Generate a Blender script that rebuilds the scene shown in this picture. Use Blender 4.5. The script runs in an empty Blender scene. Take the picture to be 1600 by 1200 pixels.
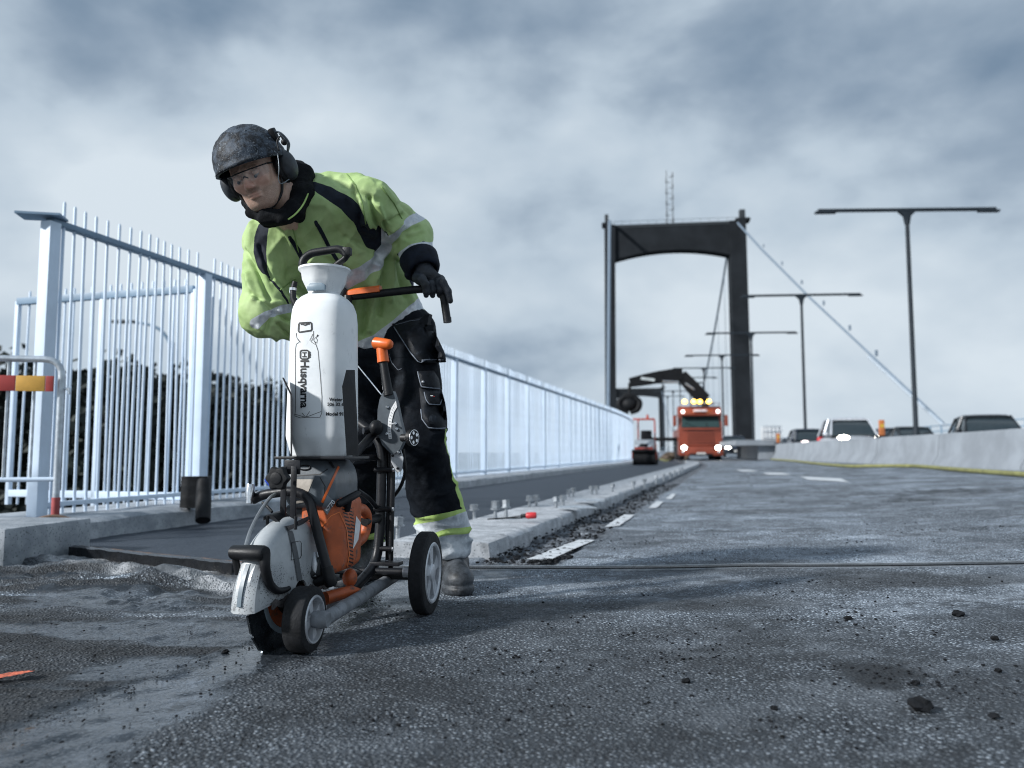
import bpy, bmesh, math, random
import numpy as np
from mathutils import Vector, Matrix, Quaternion

sc = bpy.context.scene
C = sc.collection
R_ = math.radians

# ------------------------------------------------------------------ camera
FPX = 1250.0                      # focal length in photo pixels (photo 1600 x 1200)
CAMZ = 0.52
PITCH = math.atan2(106.0, FPX)    # horizon sits at photo row 706
cam = bpy.data.cameras.new('camera')
cam.sensor_width = 36.0
cam.lens = 36.0 * FPX / 1600.0
cam.clip_start = 0.05
cam.clip_end = 9000
cam.dof.use_dof = True
cam.dof.focus_distance = 2.35
cam.dof.aperture_fstop = 2.8
cam_ob = bpy.data.objects.new('camera', cam)
C.objects.link(cam_ob)
cam_ob.location = (0, 0, CAMZ)
cam_ob.rotation_euler = (math.pi / 2 + PITCH, 0, 0)
sc.camera = cam_ob

# ------------------------------------------------------------------ sun, sky, exposure
SUN_AZ = R_(-118)                  # compass style, from +Y clockwise: light comes from the left
SUN_EL = R_(28)
sd = bpy.data.lights.new('sun', 'SUN')
sd.energy = 4.4
sd.angle = R_(3.5)
sd.color = (1.0, 0.995, 0.98)
sun = bpy.data.objects.new('sun', sd)
C.objects.link(sun)
_d = Vector((math.sin(SUN_AZ) * math.cos(SUN_EL), math.cos(SUN_AZ) * math.cos(SUN_EL), math.sin(SUN_EL)))
sun.rotation_euler = _d.to_track_quat('Z', 'Y').to_euler()
sun.location = _d * 50

world = bpy.data.worlds.new('World')
sc.world = world
world.use_nodes = True


def build_world():
    nt = world.node_tree
    nt.nodes.clear()
    N = nt.nodes.new
    L = nt.links.new
    out = N('ShaderNodeOutputWorld')
    bg = N('ShaderNodeBackground')
    bg.inputs['Strength'].default_value = 0.1
    sky = N('ShaderNodeTexSky')
    sky.sky_type = 'NISHITA'
    sky.sun_disc = False
    sky.sun_elevation = SUN_EL
    sky.sun_rotation = SUN_AZ
    sky.air_density = 1.2
    sky.dust_density = 2.5
    tc = N('ShaderNodeTexCoord')
    sep = N('ShaderNodeSeparateXYZ')
    L(tc.outputs['Generated'], sep.inputs[0])

    def math_(op, a, b=None):
        n = N('ShaderNodeMath')
        n.operation = op
        for i, v in enumerate((a, b)):
            if v is None:
                continue
            if isinstance(v, (int, float)):
                n.inputs[i].default_value = v
            else:
                L(v, n.inputs[i])
        return n.outputs[0]
    comb = N('ShaderNodeCombineXYZ')
    L(sep.outputs[0], comb.inputs[0])
    L(sep.outputs[1], comb.inputs[1])
    L(math_('MULTIPLY', sep.outputs[2], 1.7), comb.inputs[2])

    def noise(scale, detail, rough, off, dist=0.0):
        mp = N('ShaderNodeMapping')
        mp.inputs['Location'].default_value = off
        mp.inputs['Scale'].default_value = (scale, scale, scale)
        L(comb.outputs[0], mp.inputs[0])
        n = N('ShaderNodeTexNoise')
        n.inputs['Scale'].default_value = 1.0
        n.inputs['Detail'].default_value = detail
        n.inputs['Roughness'].default_value = rough
        n.inputs['Distortion'].default_value = dist
        L(mp.outputs[0], n.inputs['Vector'])
        return n.outputs['Fac']
    big = noise(2.1, 4, 0.5, SKY_OFF_BIG, 0.15)
    mid = noise(5.0, 5, 0.55, SKY_OFF_MID, 0.12)
    mix = math_('ADD', math_('MULTIPLY', big, 0.74), math_('MULTIPLY', mid, 0.26))
    # the cloud sheet is thin and bright low down, thicker and greyer overhead
    alt = N('ShaderNodeMapRange')
    alt.inputs['From Min'].default_value = 0.0
    alt.inputs['From Max'].default_value = 0.55
    alt.inputs['To Min'].default_value = 0.155
    alt.inputs['To Max'].default_value = -0.06
    L(sep.outputs[2], alt.inputs['Value'])
    mix = math_('ADD', math_('MULTIPLY', math_('SUBTRACT', mix, 0.5), 1.3), 0.5)
    mix = math_('ADD', mix, alt.outputs[0])
    ramp = N('ShaderNodeValToRGB')
    el = ramp.color_ramp.elements
    el[0].position = 0.34
    el[0].color = (1.6, 2.3, 3.2, 1)
    el[1].position = 0.68
    el[1].color = (5.95, 6.7, 7.35, 1)
    e = el.new(0.43)
    e.color = (2.7, 3.45, 4.35, 1)
    e = el.new(0.52)
    e.color = (4.3, 5.15, 6.0, 1)
    L(mix, ramp.inputs[0])
    cov = N('ShaderNodeMapRange')
    cov.inputs['From Min'].default_value = 0.30
    cov.inputs['From Max'].default_value = 0.44
    cov.inputs['To Min'].default_value = 0.96
    cov.inputs['To Max'].default_value = 1.0
    L(mix, cov.inputs['Value'])
    mx = N('ShaderNodeMix')
    mx.data_type = 'RGBA'
    L(cov.outputs[0], mx.inputs[0])
    L(sky.outputs[0], mx.inputs[6])
    L(ramp.outputs[0], mx.inputs[7])
    L(mx.outputs[2], bg.inputs['Color'])
    L(bg.outputs[0], out.inputs['Surface'])


SKY_OFF_BIG = (0.17, 0.0, 0.0)
SKY_OFF_MID = (1.5, 1.3, 0.0)
build_world()
vs = sc.view_settings
vs.view_transform = 'Standard'
vs.look = 'None'
vs.exposure = 0.2
vs.gamma = 1.0
sc.cycles.filter_width = 1.05
vs.use_curve_mapping = False

# ------------------------------------------------------------------ geometry helpers
CP, SP = math.cos(PITCH), math.sin(PITCH)


def at(px, py, Y):
    """point on the sight line of a photo pixel at ground distance Y"""
    dx = (px - 800.0) / FPX
    dy = (600.0 - py) / FPX
    d = Vector((dx, CP - dy * SP, SP + dy * CP))
    k = Y / d.y
    return Vector((d.x * k, Y, CAMZ + d.z * k))


def smooth(a, b, x):
    t = np.clip((np.asarray(x, dtype=float) - a) / (b - a), 0, 1)
    return t * t * (3 - 2 * t)


_rs = np.random.RandomState(7)
_PERM = _rs.permutation(512)
_PERM = np.concatenate([_PERM, _PERM, _PERM])
_VAL = _rs.rand(2048) * 2 - 1


def vnoise(x, y, z=0.0):
    """smooth value noise in -1..1, vectorised"""
    x, y, z = np.broadcast_arrays(np.asarray(x, float), np.asarray(y, float), np.asarray(z, float))
    xi, yi, zi = np.floor(x).astype(int), np.floor(y).astype(int), np.floor(z).astype(int)
    fx, fy, fz = x - xi, y - yi, z - zi
    fx, fy, fz = [t * t * t * (t * (t * 6 - 15) + 10) for t in (fx, fy, fz)]

    def h(a, b, c):
        return _VAL[_PERM[_PERM[_PERM[a & 511] + (b & 511)] + (c & 511)]]
    r = 0
    for i in (0, 1):
        for j in (0, 1):
            for k in (0, 1):
                w = (fx if i else 1 - fx) * (fy if j else 1 - fy) * (fz if k else 1 - fz)
                r = r + w * h(xi + i, yi + j, zi + k)
    return r


def fbm(x, y, z=0.0, o=4, g=0.5):
    r, a, s = 0, 1.0, 1.0
    for i in range(o):
        r = r + a * vnoise(np.asarray(x) * s + 13.1 * i, np.asarray(y) * s - 7.7 * i, np.asarray(z) * s + 3.3 * i)
        a *= g
        s *= 2.03
    return r


def link_mesh(name, verts, faces, mat=None, parent=None, smooth_=False, pinv=None):
    me = bpy.data.meshes.new(name)
    me.from_pydata([tuple(v) for v in verts], [], [tuple(f) for f in faces])
    me.update()
    if smooth_:
        me.polygons.foreach_set('use_smooth', [True] * len(me.polygons))
        if smooth_ != 'all':
            try:
                me.set_sharp_from_angle(angle=R_(38))
            except Exception:
                pass
    ob = bpy.data.objects.new(name, me)
    C.objects.link(ob)
    if mat is not None:
        me.materials.append(mat)
    if parent is not None:
        ob.parent = parent
        if pinv is not None and parent.type == 'EMPTY':
            ob.matrix_parent_inverse = pinv
    return ob


def tag(o, label=None, cat=None, group=None, kind=None):
    if label:
        o['label'] = label
    if cat:
        o['category'] = cat
    if group:
        o['group'] = group
    if kind:
        o['kind'] = kind
    return o


def thing(name, label, cat, loc=(0, 0, 0), rz=0.0, group=None):
    o = bpy.data.objects.new(name, None)
    o.empty_display_size = 0.2
    C.objects.link(o)
    o.location = loc
    o.rotation_euler = (0, 0, rz)
    tag(o, label, cat, group)
    return o


def copy_tree(o, parent=None):
    c = o.copy()
    C.objects.link(c)
    if parent is not None:
        c.parent = parent
    for ch in list(o.children):
        copy_tree(ch, c)
    return c


def frame_of(d, up=Vector((0, 0, 1))):
    d = Vector(d).normalized()
    if abs(d.dot(up)) > 0.98:
        up = Vector((1, 0, 0))
    a = d.cross(up).normalized()
    b = a.cross(d).normalized()
    return a, b


class MB:
    """collects shapes, builds ONE mesh object"""

    def __init__(self):
        self.v = []
        self.f = []

    def add(self, vs, fs):
        o = len(self.v)
        self.v += [Vector(p) for p in vs]
        self.f += [tuple(i + o for i in q) for q in fs]
        return self

    def box(self, c, s, rz=0.0, bev=0.0, M=None):
        """box of size s centred at c; chamfered when bev > 0"""
        hx, hy, hz = s[0] / 2, s[1] / 2, s[2] / 2
        b = min(bev, hx * .95, hy * .95, hz * .95)
        rot = Matrix.Rotation(rz, 3, 'Z') if M is None else M
        c = Vector(c)
        if b <= 0:
            vs = [Vector((x * hx, y * hy, z * hz)) for z in (-1, 1) for y in (-1, 1) for x in (-1, 1)]
            fs = [(0, 2, 3, 1), (4, 5, 7, 6), (0, 1, 5, 4), (2, 6, 7, 3), (0, 4, 6, 2), (1, 3, 7, 5)]
            return self.add([c + rot @ p for p in vs], fs)
        bm = bmesh.new()
        bmesh.ops.create_cube(bm, size=1.0)
        for v in bm.verts:
            v.co = Vector((v.co.x * s[0], v.co.y * s[1], v.co.z * s[2]))
        bmesh.ops.bevel(bm, geom=bm.edges[:], offset=b, segments=2, affect='EDGES', profile=.6)
        bm.verts.index_update()
        vs = [c + rot @ v.co for v in bm.verts]
        fs = [[v.index for v in f.verts] for f in bm.faces]
        bm.free()
        return self.add(vs, fs)

    def cyl(self, p0, p1, r0, r1=None, n=16, caps=True):
        r1 = r0 if r1 is None else r1
        return self.rings([(Vector(p0), r0), (Vector(p1), r1)], n, caps)

    def rings(self, pr, n=16, caps=True, axis=None):
        """straight stack of rings [(point, radius)]"""
        d = (pr[-1][0] - pr[0][0]) if axis is None else Vector(axis)
        a, b = frame_of(d)
        vs, fs = [], []
        for p, r in pr:
            for i in range(n):
                t = 2 * math.pi * i / n
                vs.append(p + a * (r * math.cos(t)) + b * (r * math.sin(t)))
        for k in range(len(pr) - 1):
            for i in range(n):
                j = (i + 1) % n
                fs.append((k * n + i, k * n + j, (k + 1) * n + j, (k + 1) * n + i))
        if caps:
            fs.append(tuple(reversed(range(n))))
            fs.append(tuple((len(pr) - 1) * n + i for i in range(n)))
        return self.add(vs, fs)

    def tube(self, pts, r, n=12, caps=True, closed=False):
        """tube along a polyline; r a number or a list"""
        pts = [Vector(p) for p in pts]
        m = len(pts)
        rr = r if isinstance(r, (list, tuple)) else [r] * m
        vs, fs = [], []
        a = None
        for k in range(m):
            if closed:
                t = pts[(k + 1) % m] - pts[k - 1]
            else:
                t = pts[min(k + 1, m - 1)] - pts[max(k - 1, 0)]
            t.normalize()
            if a is None:
                a, b = frame_of(t)
            else:
                a = (a - t * a.dot(t)).normalized()
                b = t.cross(a).normalized()
                b = -b
            for i in range(n):
                q = 2 * math.pi * i / n
                vs.append(pts[k] + a * (rr[k] * math.cos(q)) + b * (rr[k] * math.sin(q)))
        for k in range(m if closed else m - 1):
            k2 = (k + 1) % m
            for i in range(n):
                j = (i + 1) % n
                fs.append((k * n + i, k * n + j, k2 * n + j, k2 * n + i))
        if caps and not closed:
            fs.append(tuple(reversed(range(n))))
            fs.append(tuple((m - 1) * n + i for i in range(n)))
        return self.add(vs, fs)

    def prism(self, poly, o, ax, ay, az, h, bev=0.0):
        """polygon (2D list) in plane (o; ax, ay), extruded from 0 to h along az"""
        o, ax, ay, az = Vector(o), Vector(ax), Vector(ay), Vector(az)
        bm = bmesh.new()
        vs = [bm.verts.new(o + ax * p[0] + ay * p[1]) for p in poly]
        f = bm.faces.new(vs)
        r = bmesh.ops.extrude_face_region(bm, geom=[f])
        bmesh.ops.translate(bm, vec=az * h, verts=[e for e in r['geom'] if isinstance(e, bmesh.types.BMVert)])
        bmesh.ops.recalc_face_normals(bm, faces=bm.faces[:])
        if bev > 0:
            bmesh.ops.bevel(bm, geom=bm.edges[:], offset=bev, segments=2, affect='EDGES', profile=.6, clamp_overlap=True)
        bm.verts.index_update()
        a = [v.co.copy() for v in bm.verts]
        fs = [[v.index for v in f.verts] for f in bm.faces]
        bm.free()
        return self.add(a, fs)

    def loft(self, secs, caps=True, closed=True):
        """list of equally long rings of points"""
        n = len(secs[0])
        vs, fs = [], []
        for s in secs:
            vs += [Vector(p) for p in s]
        for k in range(len(secs) - 1):
            for i in range(n if closed else n - 1):
                j = (i + 1) % n
                fs.append((k * n + i, k * n + j, (k + 1) * n + j, (k + 1) * n + i))
        if caps and closed:
            fs.append(tuple(reversed(range(n))))
            fs.append(tuple((len(secs) - 1) * n + i for i in range(n)))
        return self.add(vs, fs)

    def sphere(self, c, r, nu=16, nv=10, M=None):
        c = Vector(c)
        rv = Vector(r) if not isinstance(r, (int, float)) else Vector((r, r, r))
        vs = [Vector((0, 0, -1))]
        for j in range(1, nv):
            t = -math.pi / 2 + math.pi * j / nv
            for i in range(nu):
                p = 2 * math.pi * i / nu
                vs.append(Vector((math.cos(t) * math.cos(p), math.cos(t) * math.sin(p), math.sin(t))))
        vs.append(Vector((0, 0, 1)))
        fs = []
        for i in range(nu):
            fs.append((0, 1 + (i + 1) % nu, 1 + i))
        for j in range(nv - 2):
            for i in range(nu):
                a = 1 + j * nu + i
                b = 1 + j * nu + (i + 1) % nu
                fs.append((a, b, b + nu, a + nu))
        top = len(vs) - 1
        o = 1 + (nv - 2) * nu
        for i in range(nu):
            fs.append((top, o + i, o + (i + 1) % nu))
        vs = [Vector((p.x * rv.x, p.y * rv.y, p.z * rv.z)) for p in vs]
        if M is not None:
            vs = [M @ p for p in vs]
        return self.add([c + p for p in vs], fs)

    def lathe(self, prof, o, axis=(0, 0, 1), n=32, closed=False):
        """profile [(radius, height)] turned about axis through o"""
        o, d = Vector(o), Vector(axis).normalized()
        a, b = frame_of(d)
        vs, fs = [], []
        for r, h in prof:
            for i in range(n):
                t = 2 * math.pi * i / n
                vs.append(o + d * h + a * (r * math.cos(t)) + b * (r * math.sin(t)))
        m = len(prof)
        for k in range(m if closed else m - 1):
            k2 = (k + 1) % m
            for i in range(n):
                j = (i + 1) % n
                fs.append((k * n + i, k * n + j, k2 * n + j, k2 * n + i))
        return self.add(vs, fs)

    def build(self, name, mat, parent=None, smooth=True, pinv=None):
        ob = link_mesh(name, self.v, self.f, mat, parent, smooth, pinv)
        bm = bmesh.new()
        bm.from_mesh(ob.data)
        bmesh.ops.recalc_face_normals(bm, faces=bm.faces[:])
        bm.to_mesh(ob.data)
        bm.free()
        if smooth is True:
            try:
                ob.data.set_sharp_from_angle(angle=R_(38))
            except Exception:
                pass
        return ob


def bend(pts, rad, n=6):
    """round the inner corners of a polyline"""
    pts = [Vector(p) for p in pts]
    out = [pts[0]]
    for k in range(1, len(pts) - 1):
        p, a, b = pts[k], pts[k - 1], pts[k + 1]
        u, w = (a - p), (b - p)
        r = min(rad, u.length * .49, w.length * .49)
        u.normalize()
        w.normalize()
        s, e = p + u * r, p + w * r
        for i in range(n + 1):
            t = i / n
            out.append(s * (1 - t) ** 2 + p * (2 * t * (1 - t)) + e * t * t)
    out.append(pts[-1])
    return out


def crv(pts, n=8):
    """Catmull-Rom through points"""
    P = [Vector(p) for p in pts]
    P = [P[0] * 2 - P[1]] + P + [P[-1] * 2 - P[-2]]
    out = []
    for k in range(1, len(P) - 2):
        for i in range(n):
            t = i / n
            a, b, c_, d = P[k - 1], P[k], P[k + 1], P[k + 2]
            out.append(.5 * ((2 * b) + (c_ - a) * t + (2 * a - 5 * b + 4 * c_ - d) * t * t + (3 * b - a - 3 * c_ + d) * t ** 3))
    out.append(P[-2])
    return out


# ------------------------------------------------------------------ materials
class NT:
    def __init__(self, name):
        self.m = bpy.data.materials.new(name)
        self.m.use_nodes = True
        self.t = self.m.node_tree
        self.t.nodes.clear()
        self.out = self.t.nodes.new('ShaderNodeOutputMaterial')
        self.b = self.t.nodes.new('ShaderNodeBsdfPrincipled')
        self.t.links.new(self.b.outputs[0], self.out.inputs['Surface'])
        self.tc = self.t.nodes.new('ShaderNodeTexCoord')

    def n(self, kind):
        return self.t.nodes.new(kind)

    def l(self, a, b):
        self.t.links.new(a, b)

    def put(self, sock, v):
        if isinstance(v, (int, float)):
            sock.default_value = v
        elif isinstance(v, (tuple, list)):
            sock.default_value = tuple(v) + ((1,) if len(v) == 3 and sock.type == 'RGBA' else ())
        else:
            self.l(v, sock)

    def noise(self, scale, detail=4, rough=.55, vec=None, dist=0.0, off=None, sc3=None):
        n = self.n('ShaderNodeTexNoise')
        n.inputs['Scale'].default_value = scale
        n.inputs['Detail'].default_value = detail
        n.inputs['Roughness'].default_value = rough
        n.inputs['Distortion'].default_value = dist
        v = vec if vec is not None else self.tc.outputs['Object']
        if off is not None or sc3 is not None:
            mp = self.n('ShaderNodeMapping')
            if off is not None:
                mp.inputs['Location'].default_value = off
            if sc3 is not None:
                mp.inputs['Scale'].default_value = sc3
            self.l(v, mp.inputs[0])
            v = mp.outputs[0]
        self.l(v, n.inputs['Vector'])
        return n.outputs['Fac']

    def vor(self, scale, feat='F1', vec=None, out='Distance'):
        n = self.n('ShaderNodeTexVoronoi')
        n.feature = feat
        n.inputs['Scale'].default_value = scale
        self.l(vec if vec is not None else self.tc.outputs['Object'], n.inputs['Vector'])
        return n.outputs[out]

    def ramp(self, v, a, b, lo=0.0, hi=1.0):
        n = self.n('ShaderNodeMapRange')
        n.clamp = True
        n.interpolation_type = 'SMOOTHSTEP'
        self.l(v, n.inputs['Value'])
        n.inputs['From Min'].default_value = a
        n.inputs['From Max'].default_value = b
        n.inputs['To Min'].default_value = lo
        n.inputs['To Max'].default_value = hi
        return n.outputs[0]

    def math(self, op, a, b=0.0, c=None):
        n = self.n('ShaderNodeMath')
        n.operation = op
        self.put(n.inputs[0], a)
        self.put(n.inputs[1], b)
        if c is not None:
            self.put(n.inputs[2], c)
        return n.outputs[0]

    def mix(self, fac, a, b, mode='MIX'):
        n = self.n('ShaderNodeMix')
        n.data_type = 'RGBA'
        n.blend_type = mode
        self.put(n.inputs[0], fac)
        self.put(n.inputs[6], a)
        self.put(n.inputs[7], b)
        return n.outputs[2]

    def mixf(self, fac, a, b):
        n = self.n('ShaderNodeMix')
        n.data_type = 'FLOAT'
        self.put(n.inputs[0], fac)
        self.put(n.inputs[2], a)
        self.put(n.inputs[3], b)
        return n.outputs[0]

    def attr(self, name):
        n = self.n('ShaderNodeAttribute')
        n.attribute_name = name
        return n.outputs['Fac']

    def bump(self, h, strength=.3, dist=.01, prev=None):
        n = self.n('ShaderNodeBump')
        n.inputs['Strength'].default_value = strength
        n.inputs['Distance'].default_value = dist
        self.l(h, n.inputs['Height'])
        if prev is not None:
            self.l(prev, n.inputs['Normal'])
        return n.outputs[0]

    def set(self, color=None, rough=None, metal=None, normal=None, spec=None, **kw):
        b = self.b
        if color is not None:
            self.put(b.inputs['Base Color'], color)
        if rough is not None:
            self.put(b.inputs['Roughness'], rough)
        if metal is not None:
            self.put(b.inputs['Metallic'], metal)
        if normal is not None:
            self.put(b.inputs['Normal'], normal)
        if spec is not None:
            self.put(b.inputs['Specular IOR Level'], spec)
        for k, v in kw.items():
            self.put(b.inputs[k], v)
        return self.m


def scl(c, k):
    return tuple(max(0.0, min(1.0, x * k)) for x in c)


_MC = {}


def pm(name, col, rough=.5, metal=0.0, var=.25, vs=8.0, bump=.1, bs=60.0, dirt=None, damt=.5, ds=14.0, spec=None, rvar=.15, **kw):
    """plain painted / plastic / metal surface with uneven tone, gloss and dirt"""
    if name in _MC:
        return _MC[name]
    t = NT(name)
    n1 = t.noise(vs, 5, .6)
    c = t.mix(t.ramp(n1, .3, .7), scl(col, 1 - var), scl(col, 1 + var))
    r = t.math('ADD', t.math('MULTIPLY', t.math('SUBTRACT', t.noise(vs * 2.3, 4, .6, off=(3, 1, 2)), .5), rvar * 2), rough)
    if dirt is not None:
        d = t.ramp(t.noise(ds, 8, .72, off=(7, 5, 1)), 1 - damt - .08, 1 - damt + .1)
        c = t.mix(d, c, dirt)
        r = t.mixf(d, r, .85)
    nb = t.bump(t.noise(bs, 4, .6), bump, .004)
    m = t.set(color=c, rough=r, metal=metal, normal=nb, spec=spec, **kw)
    _MC[name] = m
    return m


def emit(name, col, strength):
    if name in _MC:
        return _MC[name]
    t = NT(name)
    t.set(color=scl(col, .6), rough=.3)
    t.put(t.b.inputs['Emission Color'], col)
    t.b.inputs['Emission Strength'].default_value = strength
    _MC[name] = t.m
    return t.m


def glass(name, tint=(.8, .85, .88), rough=.03, alpha=None):
    if name in _MC:
        return _MC[name]
    t = NT(name)
    t.set(color=tint, rough=rough)
    t.b.inputs['IOR'].default_value = 1.45
    if alpha is None:
        t.b.inputs['Transmission Weight'].default_value = 1.0
    else:
        t.b.inputs['Alpha'].default_value = alpha
    _MC[name] = t.m
    return t.m


# text as mesh: a font curve turned into geometry, placed by a 3-axis frame
def text_mesh(body, size, bold=0.0, align='CENTER', spacing=1.0):
    cu = bpy.data.curves.new('lettering', 'FONT')
    cu.body = body
    cu.size = size
    cu.align_x = align
    cu.align_y = 'CENTER'
    cu.offset = bold
    cu.space_character = spacing
    cu.resolution_u = 4
    ob = bpy.data.objects.new('lettering_curve', cu)
    C.objects.link(ob)
    dg = bpy.context.evaluated_depsgraph_get()
    me = bpy.data.meshes.new_from_object(ob.evaluated_get(dg))
    vs = [v.co.copy() for v in me.vertices]
    fs = [tuple(p.vertices) for p in me.polygons]
    bpy.data.objects.remove(ob)
    bpy.data.curves.remove(cu)
    bpy.data.meshes.remove(me)
    return vs, fs


# ------------------------------------------------------------------ implicit surfaces (numpy) -> quad mesh
def grid_pts(lo, hi, h):
    ax = [np.arange(l, u + h, h) for l, u in zip(lo, hi)]
    return np.meshgrid(*ax, indexing='ij')


def surface_nets(F, lo, h):
    S = F < 0
    nx, ny, nz = F.shape
    corners = [(i, j, k) for i in (0, 1) for j in (0, 1) for k in (0, 1)]

    def cut(A, c):
        return A[c[0]:nx - 1 + c[0], c[1]:ny - 1 + c[1], c[2]:nz - 1 + c[2]]
    cnt = sum(cut(S, c).astype(np.int8) for c in corners)
    act = (cnt > 0) & (cnt < 8)
    idx = np.argwhere(act)
    vid = -np.ones(act.shape, int)
    vid[act] = np.arange(len(idx))
    vals = np.stack([cut(F, c)[act] for c in corners], 1)
    P = np.zeros((len(idx), 3))
    W = np.zeros(len(idx))
    cc = np.array(corners, float)
    for a in range(8):
        for b in range(a + 1, 8):
            if np.abs(cc[a] - cc[b]).sum() != 1:
                continue
            va, vb = vals[:, a], vals[:, b]
            m = (va < 0) != (vb < 0)
            t = np.where(m, va / np.where(m, va - vb, 1), 0)
            P += np.where(m[:, None], cc[a] + (cc[b] - cc[a]) * t[:, None], 0)
            W += m
    P = (idx + P / W[:, None]) * h + np.array(lo)
    quads = []
    for ax in range(3):
        o1, o2 = [(1, 2), (2, 0), (0, 1)][ax]
        a = [slice(1, n - 1) for n in (nx, ny, nz)]
        b = list(a)
        a[ax] = slice(0, (nx, ny, nz)[ax] - 1)
        b[ax] = slice(1, (nx, ny, nz)[ax])
        A, B = S[tuple(a)], S[tuple(b)]
        e = np.argwhere(A != B)
        if not len(e):
            continue
        base = e.copy()
        for d in range(3):
            if d != ax:
                base[:, d] += 1
        fl = A[tuple(e.T)]

        def g(d1, d2):
            q = base.copy()
            q[:, o1] += d1
            q[:, o2] += d2
            return vid[tuple(q.T)]
        q = np.stack([g(-1, -1), g(0, -1), g(0, 0), g(-1, 0)], 1)
        q[~fl] = q[~fl][:, ::-1]
        quads.append(q)
    return P, np.concatenate(quads)


def smin(a, b, k):
    h = np.clip(.5 + .5 * (b - a) / k, 0, 1)
    return b + (a - b) * h - k * h * (1 - h)


def smax(a, b, k):
    return -smin(-a, -b, k)


def sd_cap(p, a, b, ra, rb):
    """tapered capsule"""
    a, b = np.array(a, float), np.array(b, float)
    d = b - a
    t = ((p[0] - a[0]) * d[0] + (p[1] - a[1]) * d[1] + (p[2] - a[2]) * d[2]) / (d @ d)
    t = np.clip(t, 0, 1)
    q = [p[i] - a[i] - t * d[i] for i in range(3)]
    return np.sqrt(q[0] ** 2 + q[1] ** 2 + q[2] ** 2) - (ra + (rb - ra) * t)


def sd_ell(p, c, r, M=None):
    """ellipsoid; M rows are its axes"""
    q = [p[i] - c[i] for i in range(3)]
    if M is not None:
        q = [M[i][0] * q[0] + M[i][1] * q[1] + M[i][2] * q[2] for i in range(3)]
    k0 = np.sqrt(sum((q[i] / r[i]) ** 2 for i in range(3)))
    k1 = np.sqrt(sum((q[i] / r[i] ** 2) ** 2 for i in range(3)))
    return np.where(k1 > 1e-9, k0 * (k0 - 1) / np.maximum(k1, 1e-9), -min(r))


def sd_box(p, c, hs, r=0.0, M=None):
    q = [p[i] - c[i] for i in range(3)]
    if M is not None:
        q = [M[i][0] * q[0] + M[i][1] * q[1] + M[i][2] * q[2] for i in range(3)]
    d = [np.abs(q[i]) - hs[i] + r for i in range(3)]
    o = np.sqrt(sum(np.maximum(x, 0) ** 2 for x in d))
    return o + np.minimum(np.maximum(np.maximum(d[0], d[1]), d[2]), 0) - r


def sdf_object(name, fn, lo, hi, h, mat, parent=None, pinv=None, attrs=None):
    p = grid_pts(lo, hi, h)
    F = fn(p)
    P, Q = surface_nets(F, lo, h)
    me = bpy.data.meshes.new(name)
    me.vertices.add(len(P))
    me.vertices.foreach_set('co', P.astype(np.float32).ravel())
    me.loops.add(len(Q) * 4)
    me.loops.foreach_set('vertex_index', Q.astype(np.int32).ravel())
    me.polygons.add(len(Q))
    me.polygons.foreach_set('loop_start', np.arange(0, len(Q) * 4, 4, dtype=np.int32))
    me.polygons.foreach_set('use_smooth', np.ones(len(Q), bool))
    me.update(calc_edges=True)
    me.validate()
    me.materials.append(mat)
    if attrs:
        pp = [P[:, 0], P[:, 1], P[:, 2]]
        for k, fn2 in attrs.items():
            a = me.attributes.new(k, 'FLOAT', 'POINT')
            a.data.foreach_set('value', np.asarray(fn2(pp), np.float32) * np.ones(len(P), np.float32))
    ob = bpy.data.objects.new(name, me)
    C.objects.link(ob)
    if parent is not None:
        ob.parent = parent
        if pinv is not None and parent.type == 'EMPTY':
            ob.matrix_parent_inverse = pinv
    return ob

# ================================================================== THE SETTING
def Cx(Y):
    """lateral position of the road: straight to 27 m, then easing to the left towards the bridge"""
    Y = np.asarray(Y, float)
    t = np.clip((Y - 27.0) / 20.0, 0, 1)
    return .272 * Y - .152 * (20.0 * (t ** 3 - t ** 4 / 2) + np.maximum(Y - 47.0, 0))


def Gz(u):
    u = np.asarray(u, float)
    return .17 * smooth(-.7, 4.2, u) + .03 * np.maximum(u - 5, 0)


def G(X, Y):
    return float(Gz(X - Cx(Y)))


def GP(px, py, off=0.0):
    """ground point under a photo pixel"""
    z = 0.0
    for _ in range(12):
        dx, dy = (px - 800.0) / FPX, (600.0 - py) / FPX
        d = Vector((dx, CP - dy * SP, SP + dy * CP))
        k = (z - CAMZ) / d.z
        X, Y = d.x * k, d.y * k
        z = G(X, Y) + off
    return Vector((X, Y, z))


def UP(u, Y, z=0.0):
    return Vector((float(Cx(Y)) + u, Y, z))


# ---- joint line of the carriageway (steel expansion joint)
JL = [GP(-60, 846), GP(50, 857), GP(200, 874), GP(378, 893)]
JR = [GP(560, 889.5), GP(735, 889), GP(1170, 886), GP(1620, 881.5), GP(2150, 876)]


def joint_y(X):
    xs = [p.x for p in JL] + [p.x for p in JR]
    ys = [p.y for p in JL] + [p.y for p in JR]
    return np.interp(X, xs, ys)


def seg_dist(X, Y, a, b):
    ax, ay, bx, by = a[0], a[1], b[0], b[1]
    dx, dy = bx - ax, by - ay
    t = np.clip(((X - ax) * dx + (Y - ay) * dy) / (dx * dx + dy * dy), 0, 1)
    return np.hypot(X - ax - t * dx, Y - ay - t * dy), t


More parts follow.
